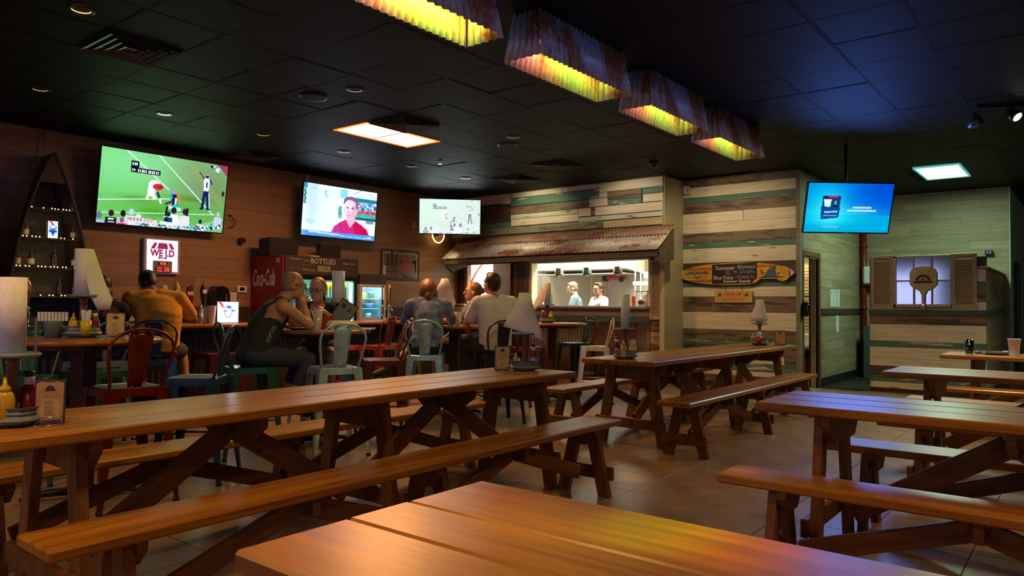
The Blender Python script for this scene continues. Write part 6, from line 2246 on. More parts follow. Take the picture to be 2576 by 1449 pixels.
MB().tube([(0, 0, .03), (0, -.04, .03)], .012, 6).build('bracket', M_BLACK, t)
MB().box(-.03, -.01, -.102, -.1, .02, .05).box(.01, .03, -.102, -.1, .02, .05).build('led', emit('blue_led', (.25, .3, .7), .7), t)
# neon ring and puck lamp under the corner screen
t = thing('neon_ring', 'glowing warm neon ring on the wood wall under the corner television', 'lamp', (XL + .10, 10.08, 2.62), rot=(0, PI / 2, 0))
MB().tube([(.16 * math.cos(a), .16 * math.sin(a), 0) for a in [2 * PI * k / 32 for k in range(32)]], .012, 8, closed=True).build('neon_tube', emit('neon_warm', (1.0, .58, .18), 5.0), t)
MB().lathe([(.03, -.09), (.03, -.01)], 10).build('bracket', M_BLACK, t)
t = thing('puck_lamp', 'small flat round lamp under the corner television', 'lamp', (-9.18, 10.30, 2.30))
MB().lathe([(.05, 0), (.06, .01), (.06, .03)], 18).build('shell', emit('puck_face', (1.0, .75, .5), .9), t)
MB().tube([(0, 0, .03), (0, 0.12, .22)], .006, 6).build('stem', M_BLACK, t)
# store room: shelf, pizza boxes, red bag
t = thing('store_shelf', 'white shelf inside the open store room door', 'shelf', (-3.93, 13.05, .78))
MB().box(-.38, .38, -.28, .30, 0, .04, bev=.004).build('shelf_board', M_WHITE, t)
for x in (-.35, .35):
    MB().box(x - .02, x + .02, -.26, .28, -.78, 0).build('side_panel', M_CREAM, t)
M_BOX = plain('kraft_cardboard', (.52, .40, .17), rough=.8, var=.05)
pb = None
for k in range(22):
    z = .82 + k * .0545
    lb = 'flattened kraft pizza box in the tall stack behind the open door'
    if pb is None:
        pb = thing('pizza_box', lb, 'box', (-3.73, 13.04, z), 0, 'stack of pizza boxes in the store room')
        MB().box(-.165, .165, -.165, .165, 0, .047, bev=.003).build('tray', M_BOX, pb)
        MB().box(-.17, .17, -.17, .17, .038, .0525, bev=.002).build('lid', M_BOX, pb)
    else:
        dup(pb, (-3.73 + rnd.uniform(-.008, .008), 13.04 + rnd.uniform(-.01, .01), z), rnd.uniform(-.02, .02), lb if k < 21 else 'topmost kraft pizza box of the tall stack behind the open door')
t = thing('delivery_bag', 'red and black delivery bag on the store room floor', 'bag', (-3.74, 12.36, 0))
mb = MB().ell((0, 0, .30), (.17, .24, .30), 16, 10)
mb.v = [(x, y, max(z, .001)) for x, y, z in mb.v]
mb.build('bag_body', plain('red_nylon', (.42, .02, .015), rough=.6, bump=.3, scale=10), t)
MB().ell((0.02, 0, .52), (.13, .20, .13), 16, 8).build('top_flap', M_BLACK, t)
MB().tube([(.10, -.12, .55), (.13, -.06, .64), (.13, .06, .64), (.10, .12, .55)], .012, 6).build('handle', M_BLACK, t)
t = thing('wall_telephone', 'dark wall phone on the door jamb edge of the planked wall', 'telephone', (XS + .03, 11.33, 1.14), PI / 2)
MB().box(-.05, .05, -.06, 0, 0, .22, bev=.01).build('base', M_GLOSSBLK, t)
MB().tube([(-.03, -.075, .02), (-.035, -.09, .11), (-.03, -.075, .20)], [.022, .014, .022], 8).build('handset', M_GLOSSBLK, t)
# ------------------------------------------------------------------ caddies, bottles, menu cards, paper towels
M_CAD = plain('blue_grey_caddy_paint', (.14, .20, .21), rough=.5, var=.1)
M_CADP = wood('caddy_post', (.12, .045, .02), (.20, .08, .04), (.28, .13, .07), rough=.45, along=2, knots=False)
M_KET = plain('ketchup_red', (.20, .010, .006), rough=.2, coat=.3)
M_MUS = plain('mustard_yellow', (.62, .42, .02), rough=.3)
M_YCUP = plain('yellow_cup', (.60, .48, .02), rough=.3)
M_RCUP = plain('red_cup', (.45, .012, .010), rough=.3)
M_NAP = plain('white_napkin', (.58, .60, .74), rough=.8)
M_CARD = plain('menu_card_tan', (.42, .27, .10), rough=.55, var=.12, scale=14)
M_CARD2 = plain('menu_card_pale', (.50, .38, .20), rough=.55, var=.08, scale=20)
M_PARCH = plain('menu_parchment', (.52, .37, .16), rough=.6, var=.08, scale=30)


def caddy(label, x, y, z, rz, disc=.265, disc_r=.098, guard=True):
    t = thing('condiment_caddy', label, 'caddy', (x, y, z), rz)
    def oct_(r, h0, h1, m, nm):
        pts = [(r * math.cos(PI / 8 + k * PI / 4), r * .78 * math.sin(PI / 8 + k * PI / 4)) for k in range(8)]
        return MB().prism(pts, h0, h1, 'xy').build(nm, m, t)
    oct_(.082, 0, .010, M_TRIMB, 'base')
    mb = MB()
    prof = [(.100, .010), (.122, .026), (.116, .034), (.104, .044), (.110, .052), (.102, .062), (.112, .075)]
    vs, fs = [], []
    for r, h in prof + [(.104, .075), (.094, .062), (.09, .014)]:
        for k in range(16):
            a = 2 * PI * k / 16
            q = 1 / max(abs(math.cos(a)), abs(math.sin(a)) * 1.0) ** .35
            vs.append((r * math.cos(a) * q * .95, r * .82 * math.sin(a) * q * .95, h))
    m_ = len(prof) + 3
    for i in range(m_ - 1):
        for k in range(16):
            fs.append((i * 16 + k, i * 16 + (k + 1) % 16, (i + 1) * 16 + (k + 1) % 16, (i + 1) * 16 + k))
    fs.append(tuple(range(16))[::-1])
    fs.append(tuple(range((m_ - 1) * 16, m_ * 16)))
    mb.add(vs, fs).build('tray', M_CAD, t)
    MB().lathe([(.024, .014), (.022, .05), (.020, disc - .03), (.032, disc)], 10).build('post', M_CADP, t)
    MB().lathe([(disc_r - .004, 0), (disc_r, .004), (disc_r, .012), (disc_r - .004, .016)], 32).build('disc', M_CAD, t, (0, 0, disc))
    if guard:
        MB().box(-.004, .004, -.004, .004, 0, .135, bev=.001).build('side_rod', M_CAD, t, (.072, .03, disc + .016))
    MB().tube([(0, 0, disc + .016), (0, 0, disc + .30)], .009, 8).build('dowel', M_CADP, t)
    return t


def roll(label, x, y, z, rz, r=.046, h=.295, sheet=None):
    t = thing('paper_towel_roll', label, 'paper towel roll', (x, y, z), rz)
    MB().lathe([(.020, 0), (r, 0), (r, h), (.020, h), (.019, .01)], 36, smooth=False, close=False).build('roll', M_PAPER, t)
    for f_ in t.children[0].data.polygons:
        f_.use_smooth = abs(f_.normal.z) < .5
    MB().lathe([(.020, h - .02), (.020, h + .0005)], 16, close=False).build('core', plain('kraft_core', (.35, .26, .16), rough=.9), t)
    if sheet:
        # sheet: list of rows; each row = (z, left x, left y, right x, right y), bulged smoothly between
        vs, fs = [], []
        N_ = 12
        for (zz, xl, yl, xr, yr, bul) in sheet:
            for k in range(N_ + 1):
                u = k / N_
                b = math.sin(PI * u)
                vs.append((xl + (xr - xl) * u, yl + (yr - yl) * u - bul * b, zz(u) if callable(zz) else zz))
        for i in range(len(sheet) - 1):
            for k in range(N_):
                a, c = i * (N_ + 1) + k, (i + 1) * (N_ + 1) + k
                fs.append((a, c, c + 1, a + 1))
        o = MB().add(vs, fs, True).build('hanging_sheet', M_PAPER, t)
        sm = o.modifiers.new('thick', 'SOLIDIFY')
        sm.thickness = .0012
    return t


def ketchup(label, x, y, z, rz=0, lab=True, s_=1.0):
    t = thing('ketchup_bottle', label, 'bottle', (x, y, z), rz)
    MB().lathe([(.024 * s_, 0), (.028 * s_, .006), (.029 * s_, .085 * s_), (.024 * s_, .105 * s_), (.014 * s_, .130 * s_), (.013 * s_, .150 * s_)], 16).build('glass_body', M_KET, t)
    MB().lathe([(.0165 * s_, .125 * s_), (.0165 * s_, .152 * s_)], 14).build('neck_label', M_WHITE, t)
    MB().lathe([(.0155 * s_, .152 * s_), (.0155 * s_, .172 * s_)], 14).build('cap', M_DKW, t)
    if lab:
        MB().box(-.020 * s_, .020 * s_, -.0305 * s_, -.027 * s_, .02, .075 * s_).build('paper_label', M_LAB, t)
    return t


def mustard(label, x, y, z, rz=0, s_=1.0, lab=True):
    t = thing('mustard_bottle', label, 'bottle', (x, y, z), rz)
    MB().lathe([(.026 * s_, 0), (.030 * s_, .006), (.031 * s_, .070 * s_), (.027 * s_, .095 * s_), (.018 * s_, .108 * s_)], 16).build('bottle_body', M_MUS, t)
    MB().lathe([(.020 * s_, .106 * s_), (.017 * s_, .120 * s_), (.007 * s_, .130 * s_), (.004 * s_, .155 * s_)], 14).build('nozzle_cap', M_MUS, t)
    if lab:
        MB().box(-.018 * s_, .018 * s_, -.0325 * s_, -.029 * s_, .015, .07 * s_).build('paper_label', M_LAB, t)
    return t


def cutlery(label, x, y, z, m, rz=0):
    t = thing('cutlery_cup', label, 'cup', (x, y, z), rz)
    MB().lathe([(.028, 0), (.036, .095), (.034, .095), (.026, .004)], 18).build('cup_wall', m, t)
    for k in range(4):
        a = k * 1.7
        MB().tube([(.010 * math.cos(a), .010 * math.sin(a), .02), (.024 * math.cos(a), .024 * math.sin(a), .155 + .01 * (k % 2))], [.011, .013], 8).build('rolled_napkin', M_NAP, t)
    return t


def menu_card(label, x, y, z, rz, h=.165, w_=.105, pale=False, wire=True):
    t = thing('menu_card', label, 'menu', (x, y, z), rz)
    lean = .10
    m = M_CARD2 if pale else M_CARD
    c = MB().box(-w_ / 2, w_ / 2, -.004, .004, .004, h, bev=.002).build('card', M_TRIMB, t, None, (-lean, 0, 0))
    pc_ = [(-w_ / 2 + .006, .012), (w_ / 2 - .008, .016), (w_ / 2 - .006, h - .012), (w_ / 2 - .03, h - .006), (0, h - .01), (-w_ / 2 + .02, h - .005), (-w_ / 2 + .006, h - .014)]
    MB().prism(pc_, -.0052, -.0041, 'xz').build('printed_sheet', m, c)
    MB().prism([(-.030, .03), (.030, .028), (.034, .05), (.028, .10), (-.026, .102), (-.032, .06)], -.0057, -.0053, 'xz').build('scroll_print', M_PARCH, c)
    k = MB()
    arcp = [(.016 * math.cos(a), h - .04 + .018 * math.sin(a)) for a in [PI * q / 8 for q in range(9)]]
    k.prism(arcp + [(-.022, h - .043), (.022, h - .043)][::1], -.0060, -.0055, 'xz')
    k.build('crest_print', M_CREST, c)
    ln = MB()
    for q in range(8):
        ln.box(-.020, .020 - .006 * (q % 3), -.0061, -.0057, .038 + q * .0075, .0395 + q * .0075)
    ln.build('printed_lines', M_CREST, c)
    if wire:
        wv = .0016
        s = MB()
        for sg in (-1, 1):
            x0 = sg * (w_ / 2 - .008)
            s.tube([(x0, -.035, .002), (x0, -.006, .030), (x0, .035, .002)], wv, 6)
        s.tube([(-w_ / 2 + .008, -.035, .002), (w_ / 2 - .008, -.035, .002)], wv, 6)
        s.tube([(-w_ / 2 + .008, -.009, .030), (w_ / 2 - .008, -.009, .030)], wv, 6)
        s.build('wire_stand', M_CHROME, t)
    return t


# T1 near caddy (cut by the frame's edge) -----------------------------------
ZT = H1
cx, cy = -3.30, 1.035
V0 = math.radians(38)      # facing the camera from the left table
caddy('blue grey caddy in front, its disc carrying the plain upright towel roll', cx, cy, ZT, V0)
roll('plain upright paper towel roll on the frontmost caddy', cx, cy, ZT + .281, V0)
zt = ZT + .015
mustard('tall yellow mustard bottle in the frontmost caddy', -3.255, 1.0, zt, V0, 1.15, False)
ketchup('dark ketchup bottle with a pale neck in the frontmost caddy', -3.30, 1.097, zt, V0, False, 1.12)
ketchup('dark sauce bottle at the edge of the frontmost caddy', -3.345, .975, zt, V0, False, .85)
menu_card('worn parchment menu card in a wire stand beside the frontmost caddy', -3.20, 1.135, ZT, math.radians(62), .175, .105)
# T1 far caddy
cx, cy = -3.30, 4.33
VF = math.radians(36)
caddy('blue grey caddy at the far end of the long table under draped paper', cx, cy, ZT, VF + .5)
roll('towel roll with paper draped to both sides on the far end of the long table', cx, cy, ZT + .281, VF, sheet=[
    (lambda u: .293, -.040, -.030, .040, -.030, .020), (lambda u: .20, -.075, -.035, .062, -.035, .030), (lambda u: .11 - .02 * u, -.125, -.045, .095, -.040, .035), (lambda u: .045 - .035 * u, -.160, -.052, .125, -.045, .030), (lambda u: .03 - .09 * u, -.10, -.058, .145, -.052, .020)])
mustard('clear topped mustard bottle in the caddy at the far end of the long table', -3.345, 4.28, zt, VF, .8)
ketchup('dark ketchup bottle with round blue label at the far end of the long table', -3.265, 4.39, zt, VF, False, 1.05)
t = thing('label_paddle', 'round blue paddle with a pale fish mark standing in the far end caddy', 'sign', (-3.225, 4.335, zt), VF + .05)
MB().tube([(0, 0, 0), (0, 0, .03)], .004, 6).build('stick', M_CADP, t)
MB().lathe([(.036, 0), (.036, .004)], 24).build('disc', plain('paddle_blue', (.12, .15, .32), rough=.4), t, (0, 0, .062), (PI / 2, 0, 0))
MB().prism([(-.004, .045), (.010, .05), (.012, .066), (.002, .078), (-.010, .078), (-.012, .066)], -.0055, -.0042, 'xz').build('fish_mark', plain('fish_cream', (.62, .55, .33), rough=.5), t)
t = thing('salt_shaker', 'small chrome topped salt shaker in the far end caddy', 'shaker', (-3.29, 4.258, zt))
MB().lathe([(.014, 0), (.016, .03), (.012, .05)], 12).build('glass_body', M_CANW, t)
MB().lathe([(.013, .05), (.011, .07), (.004, .078)], 12).build('cap', M_CHROME, t)
menu_card('parchment menu card in a dark frame beside the far end caddy', -3.375, 4.16, ZT, VF, .185, .115)
# T2 near caddy
cx, cy = -3.37, 5.95
VM = math.radians(28)
caddy('blue grey caddy at the near end of the table by the surfboard wall', cx, cy, ZT, VM)
roll('straight upright towel roll at the near end of the table by the surfboard wall', cx, cy, ZT + .281, VM, r=.040, h=.31)
ketchup('ketchup bottle with a cream label in the caddy on the table by the surfboard wall', -3.43, 5.90, zt, VM, True, 1.08)
mustard('mustard bottle with a white label in the caddy on the table by the surfboard wall', -3.35, 5.885, zt, VM, 1.02)
cutlery('yellow cup of rolled napkins in the caddy on the table by the surfboard wall', -3.30, 5.96, zt, M_YCUP)
ketchup('second dark sauce bottle behind the ketchup in the caddy by the surfboard wall', -3.43, 5.985, zt, VM, False, .75)
# T2 far caddy
cx, cy = -3.33, 9.32
caddy('grey caddy at the wall end of the table under the FINS UP sign', cx, cy, ZT, math.radians(20))
VR = math.radians(20)
roll('towel roll flaring like a skirt under the FINS UP sign', cx, cy, ZT + .281, VR, r=.045, h=.30, sheet=[
    (lambda u: .298, -.045, -.028, .045, -.028, .022), (lambda u: .22, -.055, -.034, .060, -.034, .030), (lambda u: .15, -.085, -.042, .078, -.038, .034), (lambda u: .08, -.110, -.046, .095, -.040, .032), (lambda u: .02 + .01 * u, -.118, -.046, .105, -.040, .030)])
mustard('mustard bottle in the caddy under the FINS UP sign', -3.405, 9.30, zt, VR, .95, False)
cutlery('red cup of napkins in the caddy under the FINS UP sign', -3.31, 9.25, zt, M_RCUP)
t = thing('salt_shaker', 'small chrome topped shaker in the caddy under the FINS UP sign', 'shaker', (-3.43, 9.36, zt))
MB().lathe([(.014, 0), (.016, .03), (.012, .05)], 12).build('glass_body', M_CANW, t)
MB().lathe([(.013, .05), (.011, .07), (.004, .078)], 12).build('cap', M_CHROME, t)
menu_card('amber menu card beside the caddy under the FINS UP sign', -3.10, 9.42, ZT, VR, .19, .13, wire=False)

# round table near: caddy with hanging paper ---------------------------------
ZR = 1.041
cx, cy = -5.20, 2.03
VA = math.radians(66)
caddy('grey caddy on the round table with the red chair, paper hanging low from its roll', cx, cy, ZR, VA, disc_r=.10)
roll('towel roll with one long sheet hanging down on the round table with the red chair', cx, cy, ZR + .281, VA, r=.055, h=.30, sheet=[
    (lambda u: .298, .028, -.046, .056, -.010, .004), (lambda u: .20, .020, -.050, .085, -.020, .006), (lambda u: .08, .018, -.055, .125, -.030, .008), (lambda u: -.02 - .01 * u, .045, -.055, .170, -.040, .006), (lambda u: -.10, .085, -.055, .155, -.045, .004)])
z2 = ZR + .015
mustard('mustard bottle in the caddy on the round table with the red chair', -5.18, 1.965, z2, VA, .95, False)
cutlery('yellow cup of rolled napkins on the round table with the red chair', -5.13, 2.02, z2, M_YCUP)
ketchup('dark ketchup bottle in the caddy on the round table with the red chair', -5.15, 2.085, z2, VA, False, .95)
t = thing('napkin_holder', 'ribbed white napkin tub on the round table with the red chair', 'holder', (-5.30, 1.89, ZR), VA)
MB().lathe([(.05, 0), (.055, .10), (.055, .105)], 12).build('base', M_CAD, t)
for k in range(9):
    MB().box(-.085 + k * .019, -.070 + k * .019, -.03, .03, .105, .165, M=Matrix.Shear('XY', 4, (0.0, 0.0)), bev=.003).build('folded_napkin', M_PAPER, t)
menu_card('pale menu card in a wire stand on the round table with the red chair', -5.00, 2.15, ZR, math.radians(66), .165, .115, pale=True)

# round table b: takeout, glass, menus ------------------------------------------
rx, ry = RT[1]
VB = math.radians(52)
caddy('dark caddy with the upright towel roll on the table of the eating couple', -5.72, 4.52, ZR, VB, disc=.235)
roll('big upright paper towel roll on the table of the eating couple', -5.72, 4.52, ZR + .251, VB, r=.060, h=.30)
ketchup('dark sauce bottle in the caddy on the table of the eating couple', -5.68, 4.57, z2, VB, False, 1.0)
t = thing('takeout_box', 'white foam takeout box with a stepped lid on the table of the eating couple', 'box', (-5.32, 4.25, ZR), math.radians(60))
def frus(mb, a, b, z0, z1, k, **kw):
    vs = [(-a, -b, z0), (a, -b, z0), (a, b, z0), (-a, b, z0), (-a * k, -b * k, z1), (a * k, -b * k, z1), (a * k, b * k, z1), (-a * k, b * k, z1)]
    return mb.add(vs, [(0, 3, 2, 1), (4, 5, 6, 7), (0, 1, 5, 4), (1, 2, 6, 5), (2, 3, 7, 6), (3, 0, 4, 7)])
M_FOAM = plain('white_foam', (.66, .60, .58), rough=.6)
frus(MB(), .115, .11, 0, .034, 1.08).build('tray', M_FOAM, t)
frus(frus(MB(), .128, .122, .036, .058, .93), .108, .102, .058, .078, .93).build('lid', M_FOAM, t)
MB().box(-.03, .03, -.135, -.12, .03, .042).build('tab', M_FOAM, t)


def tumbler(label, x, y, z, h=.155, r=.042, ice=True, liquid=None):
    t = thing('drinking_glass', label, 'glass', (x, y, z))
    MB().lathe([(r * .72, 0), (r, h), (r * .94, h), (r * .66, .01)], 20, close=False).build('glass_wall', plain('frosty_tumbler', (.50, .45, .50), rough=.12, spec=.6) if liquid is None else M_GLASS, t)
    if ice:
        for k in range(6):
            a = k * 1.3
            MB().box(-.010, .010, -.010, .010, -.010, .010, bev=.002).build('ice_cube', plain('ice', (.66, .66, .72), rough=.15), t, (r * .45 * math.cos(a), r * .45 * math.sin(a), h * .55 + .012 * k % .05), (a, .4, a))
    if liquid:
        MB().lathe([(r * .64, .008), (r * .82, h * .62)], 18).build('drink', liquid, t)
    return t


tumbler('tall glass of iced water before the woman with glasses', -5.40, 4.04, ZR, .175, .046)
t = thing('tilted_menu', 'laminated menu leaning beside the towel roll of the eating couple', 'menu', (-5.60, 4.38, ZR), rot=(-.12, .55, math.radians(48)))
MB().box(-.09, .09, -.003, .003, .0, .29, bev=.001).build('board', M_BLACK, t)
pc = Pic(60, 96, (.30, .30, .27))
pc.rect(.05, .03, .95, .97, (.42, .42, .36)); pc.poly([(.55, .30), (.68, .10), (.80, .30)], (.12, .12, .14)); pc.rect(.62, .2, .74, .23, (.42, .42, .36)); pc.rect(.15, .10, .38, .28, (.14, .14, .16)); pc.glow(.5, .5, .5, .08, (.30, .40, .52), .8); pc.rect(.1, .62, .9, .92, (.50, .28, .20)); pc.glow(.6, .75, .3, .08, (.70, .55, .40), .8)
link('printed_sheet', pc.mesh('printed_sheet', .17, .275), print_mat('menu_print', .3), t, (0, -.0045, .145))
t = thing('red_box', 'red printed napkin box on the table of the eating couple', 'box', (-5.66, 4.35, ZR), math.radians(52))
MB().box(-.055, .055, -.04, .04, 0, .115, bev=.004).build('carton', plain('red_carton', (.30, .015, .012), rough=.4), t)
MB().lathe([(.016, 0), (.016, .001)], 14).build('round_mark', M_WHITE, t, (.02, -.0405, .06), (PI / 2, 0, 0))
t = thing('dinner_plate', 'plate with a paper liner in front of the man in the tank top', 'plate', (-5.50, 3.92, ZR))
MB().lathe([(.05, 0), (.11, .016), (.115, .018), (.05, .006)], 24).build('dish', M_BLACK, t)
MB().prism([(-.09, -.05), (.03, -.10), (.10, .02), (.0, .09)], .018, .0195, 'xy').build('paper_liner', M_PAPER, t)
for k in range(7):
    MB().ell((.03 * math.cos(k * 2.2), .03 * math.sin(k * 2.2), .03), (.018, .012, .010), 8, 6).build('fried_piece', plain('fried_crust', (.30, .13, .03), rough=.7, var=.2, scale=40), t)
t = thing('folded_papers', 'white folded papers beside the takeout box', 'paper', (-5.22, 4.42, ZR), .6)
MB().box(-.09, .09, -.06, .06, 0, .008, bev=.002).box(-.06, .10, -.05, .05, .008, .016, bev=.002).build('sheets', M_PAPER, t)

# round table c -----------------------------------------------------------------
caddy('caddy behind the tumbler on the table of the woman in blue', -5.96, 6.26, ZR, .9, disc=.235, guard=False)
roll('towel roll whose sheet hangs like a kite over the table of the woman in blue', -5.96, 6.26, ZR + .251, math.radians(42), r=.040, h=.29, sheet=[
    (lambda u: .288, -.035, -.035, .040, -.035, .016), (lambda u: .18, -.085, -.045, .075, -.040, .020), (lambda u: .12 - .03 * u, -.100, -.050, .100, -.045, .022), (lambda u: .02 - .02 * u, -.045, -.056, .135, -.050, .016), (lambda u: -.03 - .02 * math.sin(PI * u), .0, -.058, .120, -.055, .010), (lambda u: -.10 + .04 * u, .02, -.06, .075, -.058, .004)])
tumbler('frosted tumbler beside the elbow of the woman in blue', -5.55, 6.05, ZR, .155, .042)
t = thing('dinner_plate', 'dark plate and napkin before the man in the white shirt', 'plate', (-5.45, 6.42, ZR))
MB().lathe([(.05, 0), (.12, .014), (.125, .016), (.05, .006)], 24).build('dish', M_BLACK, t)
MB().box(-.05, .05, -.03, .03, .016, .022, bev=.002).build('folded_napkin', M_PAPER, t)
t = thing('menu_sheet', 'white menu sheet near the edge of the table of the woman in blue', 'paper', (-5.68, 5.94, ZR), .4)
MB().box(-.09, .09, -.06, .06, 0, .004).build('sheet', M_PAPER, t)
# round table d
VD = math.radians(35)
dx, dy = -5.90, 8.25
caddy('dark caddy on the round table nearest the pass-through', dx, dy, ZR, VD + .3, disc=.235, guard=True)
roll('towel roll with rosy sheet hanging to one side nearest the pass-through', dx, dy, ZR + .251, VD, r=.046, h=.29, sheet=[
    (lambda u: .288, -.046, -.030, .010, -.046, .006), (lambda u: .18, -.105, -.036, .0, -.050, .008), (lambda u: .06, -.165, -.044, -.02, -.054, .008), (lambda u: -.04 + .03 * u, -.205, -.050, -.09, -.056, .006), (lambda u: -.12 + .05 * u, -.200, -.052, -.15, -.056, .003)])
ketchup('bright red ketchup bottle on the round table nearest the pass-through', -5.93, 8.19, z2, VD, False, 1.0)
mustard('mustard bottle with a dark label on the round table nearest the pass-through', -5.84, 8.25, z2, VD, .95, True)
t = thing('menu_wire', 'empty chrome wire menu stand on the round table nearest the pass-through', 'stand', (-6.02, 8.12, ZR), VD)
MB().tube([(-.03, -.03, .002), (0, 0, .06), (0, 0, .16), (.02, 0, .17)], .003, 6).tube([(.03, -.03, .002), (0, 0, .06)], .003, 6).build('wire', M_CHROME, t)

# far picnic table with plate and drinks ------------------------------------------
M_COLA = plain('cola', (.025, .010, .008), rough=.1)
tumbler('iced cola in a clear tumbler on the farthest picnic table', -1.02, 9.12, H1, .16, .045, True, M_COLA)
cup('wide white paper cup at the edge of the farthest picnic table', -.62, 9.06, H1, .058, .175, M_WHITE)
t = thing('dinner_plate', 'plate with meal leftovers and a white dip on the farthest picnic table', 'plate', (-.79, 9.28, H1))
MB().lathe([(.07, 0), (.14, .016), (.145, .018), (.06, .006)], 24).build('dish', plain('maroon_plate', (.12, .02, .02), rough=.4), t)
MB().prism([(-.09, -.04), (.02, -.07), (.09, .0), (.03, .06), (-.07, .04)], .018, .032, 'xy').build('bread_slice', plain('toasted_bread', (.28, .14, .05), rough=.8, var=.15, scale=30), t)
MB().lathe([(.022, .018), (.028, .042), (.024, .042)], 14).build('dip_cup', M_WHITE, t, (.08, -.02, 0))
t = thing('crumpled_napkin', 'dark crumpled napkin beside the plate on the farthest picnic table', 'napkin', (-.95, 9.22, H1 + .001))
MB().ell((0, 0, .014), (.04, .025, .014), 7, 5).build('napkin', M_MAR, t)
# ------------------------------------------------------------------ kitchen behind the pass-through
KB = 12.7
M_SS = plain('kitchen_steel', (.50, .49, .42), rough=.38, metal=.25, var=.05, scale=1.5)
kb = st('wall_kitchen_back', MB().box(XL, -5.36, KB, KB + .1, 0, 2.8).box(XL, -5.36, YK + .5, KB + .1, 2.76, 2.86), plain('kitchen_cream', (.62, .58, .44), rough=.5))
for a, b in ((-9.87, -9.25), (-9.24, -8.05), (-7.95, -7.63), (-7.58, -6.62), (-6.60, -5.90)):
    MB().box(a, b, -.02, 0, .9, 1.93, bev=.004).build('steel_panel', M_SS if a != -7.95 else M_CREAM, kb, (0, KB, 0))
M_TILE = plain('tan_wall_brick', (.33, .26, .13), rough=.5, var=.1)
bm = MB().box(.003, .147, -.012, 0, .003, .062, bev=.003).mesh('brick')
for r_ in range(8):
    for c_ in range(9):
        link('brick', bm, M_TILE, kb, (-6.92 + c_ * .15 + (.075 if r_ % 2 else 0), KB - .001, 1.93 + r_ * .065))
st('wall_kitchen_side', MB().box(XL + .0, XL + .02, YW + .16, 11.82, 0, 2.76), plain('kitchen_white', (.72, .70, .58), rough=.5))
MB().tube([(XL + .04, 11.02 + .04 * math.sin(k * .3), 1.0 + k * .07) for k in range(6)] + [(XL + .04, 11.04 + .012 * k * k, 1.42 + k * .12) for k in range(7)], .018, 8).build('red_hose', M_REDP, kb)
t = thing('range_hood', 'long white exhaust hood over the kitchen line', 'hood', (0, 0, 0))
MB().prism([(11.95, 1.98), (KB - .03, 1.90), (KB - .03, 2.6), (11.95, 2.6)], -9.0, -6.75, 'yz').build('canopy', plain('hood_white', (.80, .80, .74), rough=.4), t)
MB().box(-8.9, -6.8, 11.97, KB - .05, 1.885, 1.90).build('filter', M_SS, t)
t = thing('red_wall_box', 'small red box mounted under the hood', 'box', (-7.55, KB - .03, 1.80))
MB().box(0, .36, -.12, 0, 0, .06, bev=.006).build('case', M_REDL, t)
MB().box(-.10, -.01, -.1, 0, -.03, .07, bev=.005).box(.30, .40, -.13, -.121, -.05, .04, bev=.004).build('bracket', M_BLACK, t)
t = thing('kitchen_line', 'steel cooking line along the kitchen back wall', 'counter', (0, 0, 0))
MB().box(-9.6, -5.6, 12.25, KB - .03, .85, .92, bev=.01).build('worktop', M_SS, t)
MB().box(-9.6, -5.6, 12.3, KB - .03, 0, .85).build('cabinet', M_SS, t)
t = thing('electric_box', 'grey double switch box on the kitchen steel wall', 'switch', (-9.30, KB - .021, 1.30))
MB().box(-.06, .06, -.05, 0, 0, .14, bev=.004).build('case', M_WHITE, t)
MB().box(-.045, -.01, -.054, -.05, .04, .10).box(.01, .045, -.054, -.05, .04, .10).build('switch', M_BLACK, t)
# pendants
for k, (x, c, lb) in enumerate(((-7.60, (.95, .70, .25), 'pendant lamp with amber dotted shade in the pass-through'), (-7.00, (.15, .75, .30), 'pendant lamp with green dotted shade in the pass-through'), (-6.375, (.95, .25, .10), 'pendant lamp with red dotted shade in the pass-through'))):
    t = thing('pendant_lamp', lb, 'lamp', (x, 10.99, 2.118), 0, 'pendant lamps over the serving shelf')
    MB().lathe([(.055, -.02), (.055, 0)], 16).build('canopy', M_BLACK, t)
    MB().tube([(0, 0, -.02), (0, 0, -.16)], .005, 6).build('cord', M_BLACK, t)
    MB().lathe([(.085, -.31), (.070, -.165), (.068, -.165), (.083, -.31)], 20, close=False).build('shade', plain('shade_dark', (.05, .045, .04), rough=.4), t)
    MB().lathe([(.075, -.305), (.075, -.30)], 16).build('bulb', emit('pendant_bulb', (1.0, .95, .8), 5.0), t)
    m = MB()
    for r_ in range(4):
        for q in range(9):
            a = 2 * PI * (q + .5 * (r_ % 2)) / 9
            z = -.19 - r_ * .033
            rr = .0715 + (.085 - .07) * (-.165 - z) / .145
            m.ell((rr * math.cos(a), rr * math.sin(a), z), (.008, .008, .008), 8, 5)
    tag(m.build('glass_dots', emit('dots%d' % k, c, .9), t), kind='stuff')
